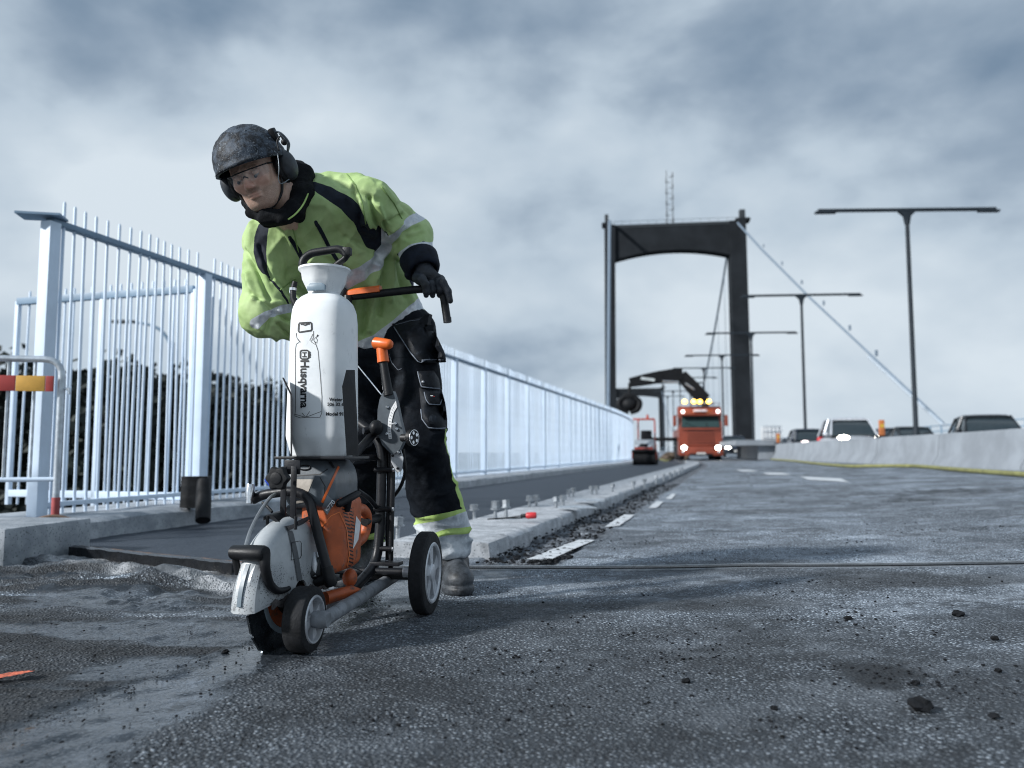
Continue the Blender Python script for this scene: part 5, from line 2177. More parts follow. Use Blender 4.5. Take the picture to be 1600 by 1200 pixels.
MB().tube(cb_, .006, 8).build('control_cable', M_BLKPL, saw)
MB().tube([lq(556, 568, .1), lq(596, 617, .05)], .0025, 6).build('brake_wire', M_CHROME, saw)

# ================================================================== THE WORKER
from mathutils.bvhtree import BVHTree


def W(px, py, Y):
    return np.array(at(px, py, Y))


def ppx(P):
    """project points (list of 3 arrays) to photo pixels"""
    x, y, z = P[0], P[1], P[2] - CAMZ
    d = y * CP + z * SP
    u = -y * SP + z * CP
    return 800 + FPX * x / d, 600 - FPX * u / d


def band(P, poly, hw):
    """signed band around a photo polyline: > 0 inside; hw number or per-vertex list (photo pixels)"""
    X, Y = ppx(P)
    best = np.full(X.shape, -1e3)
    hw = hw if isinstance(hw, (list, tuple)) else [hw] * len(poly)
    for k in range(len(poly) - 1):
        (ax, ay), (bx, by) = poly[k], poly[k + 1]
        dx, dy = bx - ax, by - ay
        t = np.clip(((X - ax) * dx + (Y - ay) * dy) / (dx * dx + dy * dy), 0, 1)
        d = np.hypot(X - ax - t * dx, Y - ay - t * dy)
        best = np.maximum(best, hw[k] + (hw[k + 1] - hw[k]) * t - d)
    return best


def polyband(P, poly):
    """signed distance in pixels to a filled photo polygon (positive inside)"""
    X, Y = ppx(P)
    ins = np.zeros(X.shape, bool)
    d = np.full(X.shape, 1e3)
    n = len(poly)
    for k in range(n):
        (ax, ay), (bx, by) = poly[k], poly[(k + 1) % n]
        dx, dy = bx - ax, by - ay
        t = np.clip(((X - ax) * dx + (Y - ay) * dy) / (dx * dx + dy * dy), 0, 1)
        d = np.minimum(d, np.hypot(X - ax - t * dx, Y - ay - t * dy))
        if ay != by:
            c = ((ay > Y) != (by > Y)) & (X < (bx - ax) * (Y - ay) / (by - ay) + ax)
            ins ^= c
    return np.where(ins, d, -d)


def grad(fn, P, e=.004):
    n = [fn([P[0] + e * (i == 0), P[1] + e * (i == 1), P[2] + e * (i == 2)]) - fn([P[0] - e * (i == 0), P[1] - e * (i == 1), P[2] - e * (i == 2)]) for i in range(3)]
    L = np.sqrt(sum(q * q for q in n)) + 1e-9
    return [q / L for q in n]


def cloth(name, fn, lo, hi, h, mat, parent, pinv, attrs=None, disp=None):
    """implicit body -> mesh, with attributes and folds pushed along the normal"""
    ob = sdf_object(name, fn, lo, hi, h, mat, parent, pinv, attrs)
    me = ob.data
    n = len(me.vertices)
    co = np.empty(n * 3, np.float32)
    me.vertices.foreach_get('co', co)
    P = co.reshape(-1, 3).astype(float)
    pp = [P[:, 0], P[:, 1], P[:, 2]]
    if disp is not None:
        N = grad(fn, pp)
        d = disp(pp, N)
        for i in range(3):
            P[:, i] += N[i] * d
        me.vertices.foreach_set('co', P.astype(np.float32).ravel())
        me.update()
    return ob


def bvh(ob):
    me = ob.data
    return BVHTree.FromPolygons([v.co.copy() for v in me.vertices], [tuple(p.vertices) for p in me.polygons])


def cast(tree, px, py, off=.002):
    o, d = sightline(px, py)
    h, n, i, dist = tree.ray_cast(o, d)
    if h is None:
        return None
    if n.dot(d) > 0:
        n = -n
    return h + n * off


def on_cloth(tree, poly, name, mat, parent, pinv, grow=.012, lift=.003, smooth_=True, fall=None):
    """patch (pocket, flap) sewn on a garment: photo polygon filled with a grid, padded out from the cloth"""
    xs, ys = [p[0] for p in poly], [p[1] for p in poly]
    # polygon given as left edge (top..bottom) and right edge (top..bottom): poly = L + reversed(R)
    n = len(poly) // 2
    L, Rr = poly[:n], poly[n:][::-1]
    m, k = 9, 10

    def ev(E, t):
        t *= len(E) - 1
        i = min(int(t), len(E) - 2)
        return np.array(E[i]) * (1 - (t - i)) + np.array(E[i + 1]) * (t - i)
    front, back = [], []
    last = None
    for j in range(k + 1):
        for i in range(m + 1):
            q = ev(L, j / k) * (1 - i / m) + ev(Rr, j / k) * (i / m)
            e = min(i, m - i) / (m / 2) * 1.0
            e2 = min(j, k - j) / (k / 2)
            pad = grow * min(1, (min(e * 3, 1)) * (min(e2 * 3, 1))) + lift
            p = cast(tree, q[0], q[1], 0)
            o, d = sightline(q[0], q[1])
            if p is None:
                Yd = (fall if fall is not None else last.y if last is not None else 3.0)
                p = o + d * (Yd / d.y)
            last = p
            front.append(p - d * pad)
            back.append(p + d * .012)
    fs = []
    w = m + 1
    nb = len(front)
    for j in range(k):
        for i in range(m):
            a = j * w + i
            fs.append((a, a + 1, a + w + 1, a + w))
            fs.append((nb + a, nb + a + w, nb + a + w + 1, nb + a + 1))
    rim = [i for i in range(m)] + [j * w + m for j in range(k)] + [k * w + i for i in range(m, 0, -1)] + [j * w for j in range(k, 0, -1)]
    for a in range(len(rim)):
        b_ = (a + 1) % len(rim)
        fs.append((rim[a], nb + rim[a], nb + rim[b_], rim[b_]))
    mb = MB().add(front + back, fs)
    return mb.build(name, mat, parent, smooth_, pinv)


def stitch(tree, poly, w, name, mat, parent, pinv, off=.004):
    pts = []
    for k in range(len(poly) - 1):
        a, b_ = np.array(poly[k], float), np.array(poly[k + 1], float)
        m = max(1, int(np.hypot(*(b_ - a)) / 2.5))
        pts += [a + (b_ - a) * i / m for i in range(m)]
    pts.append(np.array(poly[-1], float))
    P = [cast(tree, q[0], q[1], off) for q in pts]
    P = [p for p in P if p is not None]
    if len(P) < 2:
        return None
    return MB().tube(P, w, 6).build(name, mat, parent, 'all', pinv)


# ---- joints (photo pixel + ground distance)
J = dict(hem=W(596, 530, 3.19), waist=W(556, 455, 3.10), chest=W(506, 378, 2.93), top=W(482, 326, 2.82), neck=W(455, 318, 2.75),
         ls=W(574, 318, 2.77), le=W(640, 368, 2.97), lw=W(661, 422, 2.875),
         rs=W(418, 378, 2.88), re=W(413, 490, 2.84), rw=W(470, 515, 2.93),
         lh=W(632, 520, 3.16), lk=W(655, 682, 2.98), la=W(697, 850, 3.12),
         rh=W(556, 530, 3.24), rk=W(566, 690, 3.1), ra=W(566, 868, 3.3))
PB = (J['lh'] + J['rh']) / 2
person = thing('person', 'worker in a yellow high visibility jacket, dark helmet and black trousers leaning over the saw', 'person', (float(PB[0]), float(PB[1]), 0.0))
PI = Matrix.Translation(person.location).inverted()


def unit(v):
    v = np.array(v, float)
    return v / np.linalg.norm(v)


# ---- head frame
HC = W(399, 271, 2.62)
_yaw, _pit, _rol = R_(3), R_(27), R_(19)
Fh = np.array([-math.sin(_yaw) * math.cos(_pit), -math.cos(_yaw) * math.cos(_pit), -math.sin(_pit)])
L0 = np.array([math.cos(_yaw), -math.sin(_yaw), 0])
U0 = np.cross(Fh, L0) * -1
U0 = U0 if U0[2] > 0 else -U0
Lh = L0 * math.cos(_rol) + U0 * math.sin(_rol)
Uh = U0 * math.cos(_rol) - L0 * math.sin(_rol)
HM = np.stack([Lh, Fh, Uh])        # rows: left (his), forward, up


def hl(p):
    """world -> head frame (his left, forward, up)"""
    q = [p[i] - HC[i] for i in range(3)]
    return [HM[k][0] * q[0] + HM[k][1] * q[1] + HM[k][2] * q[2] for k in range(3)]


def hw_(l, f, u):
    return HC + Lh * l + Fh * f + Uh * u


def sd_head_l(q):
    """head in its own frame: x left, y forward, z up; 23 cm chin to crown"""
    ax = [np.abs(q[0]), q[1], q[2]]
    d = sd_ell(q, (0, -.012, .035), (.076, .096, .09))
    d = smin(d, sd_ell(q, (0, .022, -.035), (.061, .066, .078)), .035)          # face block
    d = smin(d, sd_ell(q, (0, .052, -.094), (.026, .028, .02)), .03)            # chin
    d = smin(d, sd_cap(ax, (.052, -.004, -.055), (.03, .045, -.09), .02, .018), .03)  # jaw
    d = smin(d, sd_ell(ax, (.038, .06, -.02), (.026, .022, .022)), .02)         # cheek bones
    d = smin(d, sd_cap(ax, (.012, .086, .022), (.045, .07, .02), .009, .008), .014)   # brow
    d = smax(d, -sd_ell(ax, (.031, .094, .002), (.021, .02, .014)), .012)       # eye sockets
    d = smin(d, sd_cap(q, (0, .084, .012), (0, .109, -.027), .009, .0105), .012)       # nose ridge
    d = smin(d, sd_ell(ax, (.010, .098, -.032), (.0085, .011, .008)), .008)     # nostrils
    d = smin(d, sd_ell(q, (0, .083, -.058), (.024, .011, .0055)), .006)         # upper lip
    d = smin(d, sd_ell(q, (0, .082, -.0675), (.02, .011, .006)), .006)          # lower lip
    d = smax(d, -sd_cap(ax, (0, .096, -.0628), (.022, .084, -.064), .0016, .0012), .003)
    d = smin(d, sd_ell(ax, (.082, -.012, -.012), (.008, .02, .03)), .008)       # ears
    return d


def sd_body(p):
    d = sd_head_l(hl(p))
    n0, n1 = hw_(0, -.02, -.06), J['neck'] + np.array([0, .03, -.02])
    d = smin(d, sd_cap(p, n0, n1, .056, .066), .03)
    # the figure inside the clothes
    for a, b_, r0, r1 in (('neck', 'chest', .07, .1), ('chest', 'waist', .11, .11), ('waist', 'hem', .11, .11), ('top', 'ls', .06, .055), ('ls', 'le', .05, .042), ('le', 'lw', .042, .03), ('top', 'rs', .06, .055), ('rs', 're', .05, .042), ('re', 'rw', .042, .03),
                          ('hem', 'lh', .1, .09), ('lh', 'lk', .08, .055), ('lk', 'la', .052, .038), ('hem', 'rh', .1, .09), ('rh', 'rk', .08, .055), ('rk', 'ra', .052, .038)):
        d = smin(d, sd_cap(p, J[a], J[b_], r0, r1), .04)
    return d


def mat_skin():
    t = NT('skin')
    red, stub = t.attr('blush'), t.attr('stubble')
    c = t.mix(t.ramp(t.noise(60, 5, .6), .3, .7), (.5, .325, .25), (.64, .44, .35))
    c = t.mix(red, c, (.46, .17, .13))
    c = t.mix(t.math('MULTIPLY', stub, t.ramp(t.noise(500, 3, .7), .25, .6)), c, (.12, .075, .055))
    t.set(color=c, rough=.5, normal=t.bump(t.noise(350, 4, .6), .15, .001))
    t.b.inputs['Subsurface Weight'].default_value = .12
    t.b.inputs['Subsurface Radius'].default_value = (.012, .005, .003)
    return t.m


def a_blush(p):
    q = hl(p)
    ax = np.abs(q[0])
    return np.clip(np.maximum.reduce([.4 * smooth(.02, .006, np.hypot(q[0], q[2] + .063) - .004) * smooth(.06, .08, q[1]) * smooth(.014, .008, np.abs(q[2] + .063)),
                                      .45 * smooth(.03, .008, np.hypot(q[0], q[2] + .03)) * smooth(.08, .1, q[1]), .3 * smooth(.035, .01, np.hypot(ax - .042, q[2] + .025))]), 0, 1)


def a_stub(p):
    q = hl(p)
    m = smooth(-.04, -.055, q[2]) * smooth(-.0, .03, q[1]) * .55
    m = np.maximum(m, .75 * smooth(.03, .02, np.abs(q[0])) * smooth(.012, .005, np.abs(q[2] + .047)) * smooth(.05, .07, q[1]))
    lips = smooth(.03, .018, np.abs(q[0])) * smooth(.011, .006, np.abs(q[2] + .063))
    eb = smooth(.02, .01, np.abs(np.abs(q[0]) - .03)) * smooth(.0065, .003, np.abs(q[2] - .024 + .1 * np.abs(np.abs(q[0]) - .03))) * smooth(.05, .06, q[1])
    return np.clip(np.maximum(m * (1 - lips), eb * 1.0), 0, 1)


M_SKIN = mat_skin()


def sd_bodyclip(p):
    # the torso and limbs are kept a little inside the garments
    return sd_body(p)


# fine head and neck; the rest of the figure is coarse but one continuous surface
def body_mesh():
    lo, hi = (-1.02, 2.42, 1.13), (-.6, 2.98, 1.62)
    ob = sdf_object('body', sd_body, lo, hi, .0034, M_SKIN, person, PI, {'blush': a_blush, 'stubble': a_stub})
    return ob


body_mesh()
# eyes
for s in (-1, 1):
    c = hw_(s * .031, .073, .0015)
    e = MB().sphere(c, .0121, 16, 10).build('eye', pm('eye_white', (.3, .29, .28), .3, var=.03), person, True, PI)
    lid = MB().sphere(Vector(c) + Vector(Uh) * .0042 + Vector(Fh) * .0006, .0136, 16, 10).build('eyelid', M_SKIN, person, 'all', PI)
    ic = hw_(s * .031 - .003, .082, -.0085)
    MB().sphere(ic, .0055, 10, 8).build('iris', pm('iris', (.03, .035, .045), .2), e, True, PI)

# ---- jacket
TOR = [J['hem'], J['waist'], J['chest'], J['top']]
AXT = unit(TOR[3] - TOR[0])
TT = [float((c - TOR[0]) @ AXT) for c in TOR]
LATS = [unit((.84, -.24, .50)), unit((.86, -.25, .42)), unit((.91, -.25, .30)), unit((.93, -.25, .2))]
RA = [.212, .215, .222, .15]
RB = [.16, .155, .15, .1]


def sd_torso(p, grow=0.0, hemcut=0.0):
    t = (p[0] - TOR[0][0]) * AXT[0] + (p[1] - TOR[0][1]) * AXT[1] + (p[2] - TOR[0][2]) * AXT[2]
    c = [np.interp(t, TT, [q[i] for q in TOR]) for i in range(3)]
    l = [np.interp(t, TT, [q[i] for q in LATS]) for i in range(3)]
    q = [p[i] - c[i] for i in range(3)]
    a, b_ = np.interp(t, TT, RA) + grow, np.interp(t, TT, RB) + grow
    x = sum(q[i] * l[i] for i in range(3))
    y2 = np.maximum(sum(q[i] * q[i] for i in range(3)) - x * x - ((t - np.clip(t, TT[0], TT[3])) ** 2), 0)
    k = np.sqrt((x / a) ** 2 + y2 / b_ ** 2)
    d = (k - 1) * np.minimum(a, b_)
    d = smax(d, -(t + hemcut), .012)
    d = smax(d, t - TT[3] - .05, .05)
    return d


def sd_jacket(p):
    d = sd_torso(p)
    d = smin(d, sd_cap(p, J['top'] + AXT * .0, J['ls'], .095, .088), .06)
    d = smin(d, sd_cap(p, J['top'] - AXT * .04, J['rs'], .095, .09), .06)
    d = smin(d, sd_cap(p, W(496, 303, 2.86), W(552, 303, 2.83), .078, .078), .05)
    la = smin(sd_cap(p, J['ls'], J['le'], .09, .082), sd_cap(p, J['le'], J['lw'], .08, .064), .04)
    ra = smin(sd_cap(p, J['rs'], J['re'], .092, .084), sd_cap(p, J['re'], J['rw'], .08, .06), .04)
    d = smin(d, la, .035)
    d = smin(d, ra, .03)
    # sleeve ends
    ax = unit(J['lw'] - J['le'])
    d = smax(d, -(sd_box(p, J['lw'] + ax * .06, (.075, .075, .06), .0, np.stack([unit(np.cross(ax, (0, 0, 1))), unit(np.cross(ax, np.cross(ax, (0, 0, 1)))), ax]))), .01)
    # neck opening
    d = smax(d, -sd_cap(p, J['neck'] + np.array([.0, -.02, .02]), hw_(0, 0, -.08), .075, .09), .015)
    return d


FOLDS = [([(548, 300), (562, 332), (560, 357)], -.012, 5), ([(578, 308), (585, 338), (592, 360), (597, 372)], -.015, 4.5), ([(600, 345), (606, 366)], -.012, 3.5),
         ([(612, 347), (632, 334)], -.010, 4), ([(596, 288), (620, 314), (642, 328)], .007, 6), ([(568, 360), (597, 368)], -.010, 3.5), ([(618, 382), (630, 366), (656, 354)], -.009, 4),
         ([(563, 318), (574, 345), (578, 362)], .010, 5), ([(592, 322), (600, 345)], .010, 5), ([(612, 360), (628, 350)], .008, 4), ([(636, 372), (660, 364)], -.007, 3.5), ([(625, 318), (648, 338)], -.008, 4),
         ([(574, 455), (566, 522)], -.013, 5), ([(592, 415), (577, 515)], .012, 6), ([(606, 408), (594, 492)], -.014, 5), ([(616, 395), (611, 468)], .010, 5), ([(621, 412), (634, 462)], -.012, 4.5), ([(636, 430), (644, 470)], .008, 5),
         ([(556, 470), (550, 530)], .010, 6), ([(541, 372), (592, 396)], -.007, 5), ([(530, 350), (560, 395)], .006, 8), ([(500, 400), (545, 425)], -.007, 6), ([(468, 350), (482, 398), (500, 430)], .006, 7),
         ([(380, 392), (405, 430), (422, 468)], -.012, 5), ([(392, 458), (430, 482)], -.013, 4.5), ([(430, 488), (415, 518)], -.012, 4.5), ([(384, 428), (396, 466)], .011, 6), ([(424, 486), (452, 502)], -.012, 4),
         ([(405, 385), (424, 436)], -.009, 4), ([(390, 350), (386, 390)], .007, 7), ([(408, 470), (440, 474)], .009, 5), ([(404, 512), (432, 530)], .008, 5), ([(436, 508), (452, 530)], -.010, 4.5), ([(428, 440), (450, 466)], .008, 5),
         ([(520, 275), (560, 300), (590, 312)], -.006, 6), ([(440, 352), (446, 392), (456, 430)], -.005, 5)]


def j_disp(P, N):
    x, y, z = P
    px, py = ppx(P)
    # along the spine / across it
    s = (x - TOR[0][0]) * AXT[0] + (y - TOR[0][1]) * AXT[1] + (z - TOR[0][2]) * AXT[2]
    l = x * LATS[1][0] + y * LATS[1][1] + z * LATS[1][2]
    low = smooth(.34, .05, s)
    d = .008 * low * (1 - np.abs(vnoise(l * 13 + .8 * vnoise(x * 6, y * 6, z * 6), s * 3.2, 1.5)) * 2)       # long soft drapes near the hem
    d += .004 * fbm(x * 7, y * 7, z * 7, 3)
    # cross folds on the left sleeve
    ax = unit(J['le'] - J['ls'])
    t = (x - J['ls'][0]) * ax[0] + (y - J['ls'][1]) * ax[1] + (z - J['ls'][2]) * ax[2]
    arm = smooth(565, 600, px) * smooth(470, 430, py) * smooth(8, 36, py - 268 - (px - 545) * .66)
    rid = lambda v: (1 - 2.2 * np.abs(v))
    d += arm * .007 * rid(vnoise((px * .9 + py * .45) / 17 + .6 * vnoise(px / 40, py / 40), (py - px * .5) / 62, 3.1))
    # folds round the right elbow
    arm2 = smooth(470, 440, px) * smooth(350, 400, py) * (.35 + .65 * smooth(385, 405, px))
    d += arm2 * .006 * rid(vnoise((py * .85 - px * .5) / 20 + .6 * vnoise(px / 35, py / 35, 4), (px + py * .5) / 70, 7.3))
    # chest: shallow diagonal pulls
    ch = smooth(600, 560, px) * smooth(400, 440, px) * smooth(470, 430, py)
    d += ch * .005 * rid(vnoise((px + py * .8) / 36, (py - px * .7) / 90, 9.1))
    d += .0012 * fbm(x * 40, y * 40, z * 40, 2)
    for pl, am, wd in FOLDS:
        q = band(P, pl, 0.0)
        d += 1.4 * am * np.exp(-(q / (.85 * wd)) ** 2)
    # crisp crumples
    d += .0045 * (1 - np.abs(fbm(x * 12 + 5, y * 12, z * 12, 2)) * 1.6)
    return np.clip(d - .008, -.042, .026)


def mat_jacket():
    t = NT('hi_vis_fabric')
    navy, refl = t.attr('navy'), t.attr('refl')
    n = t.math('GREATER_THAN', navy, 0.0)
    r = t.math('GREATER_THAN', refl, 0.0)
    c = t.mix(t.ramp(t.noise(6, 6, .65), .32, .7), (.33, .465, .185), (.46, .59, .28))
    dirt = t.math('MULTIPLY', t.ramp(t.noise(11, 9, .75, off=(3, 3, 3)), .54, .74), .34)
    c = t.mix(dirt, c, (.17, .22, .12))
    c = t.mix(n, c, t.mix(t.ramp(t.noise(30, 5, .6), .3, .7), (.005, .008, .016), (.012, .018, .032)))
    rc = t.mix(t.ramp(t.noise(24, 6, .7), .3, .7), (.46, .50, .54), (.74, .77, .8))
    c = t.mix(r, c, rc)
    rough = t.mixf(r, t.mixf(n, .62, .75), .42)
    w = t.n('ShaderNodeTexWave')
    w.inputs['Scale'].default_value = 260
    t.l(t.tc.outputs['Object'], w.inputs['Vector'])
    nb = t.bump(t.noise(420, 3, .6), .18, .001)
    nb = t.bump(t.noise(20, 5, .6, sc3=(1.6, 1, .6)), .16, .012, nb)
    t.set(color=c, rough=rough, normal=nb, spec=.3)
    t.put(t.b.inputs['Metallic'], t.math('MULTIPLY', r, .25))
    return t.m


def a_navy(P):
    m = band(P, [(486, 288), (512, 299), (540, 318), (560, 342), (571, 364), (584, 378), (598, 380)], [5, 11, 12, 11.5, 10, 12, 14])      # left yoke panel
    m = np.maximum(m, polyband(P, [(556, 352), (575, 372), (602, 374), (603, 384), (592, 396), (580, 385), (563, 370)]))
    m = np.maximum(m, polyband(P, [(402, 348), (419, 349), (417, 372), (416, 395), (418, 420), (424, 434), (410, 427), (399, 414), (396, 396), (397, 370)]))
    m = np.maximum(m, band(P, [(452, 372), (459, 383), (468, 400), (480, 418)], 2.9))
    m = np.maximum(m, band(P, [(493, 348), (503, 366), (514, 388), (524, 403), (536, 421)], [2.9, 2.9, 2.9, 3.2, 3.2]))
    # navy cuff
    m = np.maximum(m, polyband(P, [(628, 399), (640, 398), (690, 378), (700, 440), (640, 450), (630, 420)]))
    m = np.maximum(m, band(P, [(622, 398), (640, 384), (662, 377), (682, 385)], 2.0))
    m = np.maximum(m, band(P, [(418, 430), (436, 455), (452, 476)], 1.2))
    return m


def a_refl(P):
    m = band(P, [(498, 452), (540, 440), (565, 428), (585, 414), (598, 400), (604, 386), (601, 374)], [13, 12.5, 11, 10, 9, 8, 6])
    m = np.maximum(m, band(P, [(545, 552), (590, 532), (622, 508), (648, 484), (668, 466)], [10, 10.5, 10.5, 10.5, 10]))
    m = np.maximum(m, band(P, [(596, 392), (612, 374), (628, 358), (640, 347), (660, 334)], [4, 6, 6.5, 7, 9]))
    m = np.maximum(m, band(P, [(628, 398), (640, 388), (660, 382), (686, 384)], [6.5, 6.5, 6, 6]))
    m = np.maximum(m, band(P, [(398, 506), (416, 494), (440, 484), (470, 478)], [9, 7.5, 7, 6.5]))
    return m


def a_refl2(P):
    m = a_refl(P)
    return np.where(a_navy(P) > .0, np.where(band(P, [(628, 398), (640, 388), (660, 382), (686, 384)], 6) > 0, m, -1), m)


M_JACK = mat_jacket()
jacket = cloth('jacket', sd_jacket, (-1.06, 2.56, .84), (-.22, 3.32, 1.56), .0048, M_JACK, person, PI,
               {'navy': lambda P: np.where(band(P, [(628, 398), (640, 388), (660, 382), (686, 384)], 6) > 0, -1.0, a_navy(P)), 'refl': a_refl}, j_disp)
jt = bvh(jacket)
M_SEAM = pm('jacket_seam', (.2, .31, .10), .8, var=.1)
M_NAVY = pm('navy_cloth', (.006, .010, .020), .75, spec=.25, var=.4, vs=30, bump=.3, bs=200)
for nm_, pl_ in (('placket_edge', [(450, 341), (455, 350), (460, 366), (464, 384), (468, 402)]), ('chest_seam', [(438, 453), (450, 443), (462, 436)]), ('sleeve_seam', [(596, 292), (616, 318), (628, 342)]), ('hem_seam', [(560, 560), (592, 546), (625, 522), (652, 498), (664, 482)]), ('shoulder_seam', [(540, 270), (556, 290), (566, 318), (572, 350)])):
    stitch(jt, pl_, .0024, nm_, M_SEAM, jacket, PI, .0008)
for nm_, pl_ in (('chest_zip', [(452, 372), (459, 383), (468, 400), (478, 416)]), ('chest_zip', [(493, 348), (503, 366), (514, 388), (524, 403), (534, 418)])):
    stitch(jt, pl_, .0045, nm_, M_NAVY, jacket, PI, .0015)

# navy cuff, turned back over the glove
axw = unit(J['lw'] - J['le'])
cw = [Vector(J['le'] + (J['lw'] - J['le']) * t) for t in (.62, .68, .8, .95, 1.03, 1.05, .98)]
MB().rings([(c, r) for c, r in zip(cw, (.058, .073, .071, .067, .06, .05, .045))], 28, caps=False, axis=axw).build('sleeve_cuff', M_NAVY, jacket, 'all', PI)

# ---- black hood and collar
def sd_hood(p):
    nk = J['neck']
    pts = [W(396, 330, 2.665), W(416, 338, 2.635), W(440, 341, 2.63), W(459, 328, 2.66), W(474, 303, 2.71), W(471, 274, 2.76), W(452, 262, 2.84), W(418, 280, 2.87), W(392, 312, 2.8)]
    rr = [.022, .026, .025, .03, .036, .04, .05, .045, .03]
    d = None
    for k in range(len(pts)):
        q = sd_cap(p, pts[k], pts[(k + 1) % len(pts)], rr[k], rr[(k + 1) % len(pts)])
        d = q if d is None else smin(d, q, .02)
    d = smin(d, sd_ell(p, W(470, 290, 2.79), (.052, .06, .075)), .03)
    d = smin(d, sd_cap(p, W(462, 330, 2.72), W(420, 342, 2.7), .036, .03), .02)
    return d


hood = cloth('hood', sd_hood, (-.98, 2.54, 1.16), (-.58, 3.0, 1.56), .005, pm('black_fleece', (.005, .006, .008), .9, spec=.2, var=.4, vs=40, bump=.8, bs=300), person, PI, None,
             lambda P, N: .006 * fbm(P[0] * 22, P[1] * 22, P[2] * 22, 3))
# lime piping at the collar
ht = bvh(hood)
pts_ = [W(450, 343, 2.615), W(462, 334, 2.62), W(474, 319, 2.65), W(482, 300, 2.69), W(485, 283, 2.73)]
MB().tube(crv([Vector(p) for p in pts_], 5), .003, 8).build('collar_edge', pm('lime_piping', (.4, .58, .18), .6), jacket, 'all', PI)

# ---- helmet
def helmet_pt(th, ph, k=1.0, ext=0.0):
    """th: angle about up axis from forward, ph elevation"""
    l, f, u = .116, .142, .125
    c = (0, -.006, .034)
    x = l * k * math.cos(ph) * math.sin(th)
    y = f * k * math.cos(ph) * math.cos(th)
    z = u * k * math.sin(ph)
    return Vector(hw_(c[0] + x, c[1] + y, c[2] + z))


def mat_helmet():
    t = NT('dirty_helmet')
    c = t.mix(t.ramp(t.noise(26, 7, .7), .44, .58), (.004, .006, .010), (.048, .065, .09))
    sp = t.ramp(t.noise(150, 5, .7), .58, .64)
    c = t.mix(t.math('MULTIPLY', sp, t.ramp(t.noise(12, 4, .6, off=(1, 5, 2)), .4, .6)), c, (.28, .32, .36))
    nb = t.bump(t.noise(55, 6, .7), .75, .006)
    return t.set(color=c, rough=t.mixf(t.noise(30, 4, .6), .35, .75), normal=nb, spec=.35)


M_HELM = mat_helmet()
rowsn, cols = 14, 48
V, F = [], []
for j in range(rowsn + 1):
    for i in range(cols):
        th = 2 * math.pi * i / cols
        low = -.05 + .10 * math.cos(th) - .12 * (1 - math.cos(th)) * .5       # brim line, lower at the back
        ph = low + (math.pi / 2 - low) * j / rowsn
        bul = 1 + .02 * math.sin(ph * 2) * (1 if abs(math.sin(th)) > .3 else .4)
        rdg = .012 * math.exp(-((math.sin(th) * math.cos(ph)) / .11) ** 2) * math.sin(max(ph, 0))
        k = bul + rdg
        if j == 0:
            k *= 1.045 + .045 * max(0, math.cos(th)) ** 3
        elif j == 1:
            k *= 1.01
        p = helmet_pt(th, ph, k)
        nn = .0018 * float(fbm(th * 3, ph * 5, 2, 3))
        V.append(p + (p - Vector(HC)).normalized() * nn)
for j in range(rowsn):
    for i in range(cols):
        F.append((j * cols + i, j * cols + (i + 1) % cols, (j + 1) * cols + (i + 1) % cols, (j + 1) * cols + i))
n0 = len(V)
for i in range(cols):
    th = 2 * math.pi * i / cols
    low = -.05 + .10 * math.cos(th) - .12 * (1 - math.cos(th)) * .5
    V.append(helmet_pt(th, low, .955))
for i in range(cols):
    F.append((i, n0 + i, n0 + (i + 1) % cols, (i + 1) % cols))
helmet = MB().add(V, F).build('helmet', M_HELM, person, 'all', PI)
# raised vents and side slot
for s in (-1, 1):
    for k, ph in enumerate((.55, .85, 1.1)):
        a = [helmet_pt(s * (1.15 - .25 * k) + d, ph + e, 1.015) for d, e in ((-.16, 0), (.16, .02), (.12, .1), (-.1, .1))]
        b_ = [helmet_pt(s * (1.15 - .25 * k) + d, ph + e, 1.028) for d, e in ((-.12, .02), (.12, .03), (.09, .085), (-.08, .085))]
        MB().loft([a, b_]).build('helmet_vent', M_HELM, helmet, True, PI)
mb = MB()
mb.loft([[helmet_pt(th, -.02 + .1 * math.cos(th) - .06 * (1 - math.cos(th)), k) for k in (1.03, 1.075, 1.06, 1.02)] for th in np.linspace(-.9, .9, 15)])
mb.build('helmet_peak', M_HELM, helmet, 'all', PI)

# ---- ear muffs, arms, microphone, chin strap
M_MUFF = pm('muff_shell', (.03, .036, .045), .5, var=.4, vs=40, dirt=(.2, .22, .24), damt=.3, ds=50)
M_WIRE = pm('thin_wire', (.16, .18, .2), .35, .7)
for s, nm_ in ((1, 'ear_muff'), (-1, 'ear_muff')):
    c = Vector(hw_(s * .108, -.022, -.012))
    Mx = Matrix((Vector(Lh), Vector(Fh), Vector(Uh))).transposed()
    mu = MB().sphere(c, (.03, .042, .052), 24, 14, Mx).build(nm_, M_MUFF, person, 'all', PI)
    MB().sphere(c - Vector(Lh) * s * .021, (.02, .046, .056), 24, 12, Mx).build('ear_cushion', M_BLKPL, mu, 'all', PI)
    if s < 0:
        continue
    a = [hw_(s * .125, -.03, .025), hw_(s * .142, -.03, .05), hw_(s * .135, -.02, .085), hw_(s * .118, -.012, .1)]
    MB().tube(crv([Vector(q) for q in a], 5), .0035, 8).build('muff_arm', M_WIRE, mu, 'all', PI)
    a = [hw_(s * .135, -.005, .03), hw_(s * .146, .0, .055), hw_(s * .135, .005, .09)]
    MB().tube(crv([Vector(q) for q in a], 5), .0028, 8).build('muff_arm', M_WIRE, mu, 'all', PI)
    MB().box(hw_(s * .112, -.012, .09), (.02, .03, .045), bev=.006, M=Mx).build('muff_mount', M_BLKPL, mu, True, PI)
a = [hw_(.13, -.04, .045), hw_(.142, -.075, .075), hw_(.138, -.05, .105), hw_(.14, -.085, .082)]
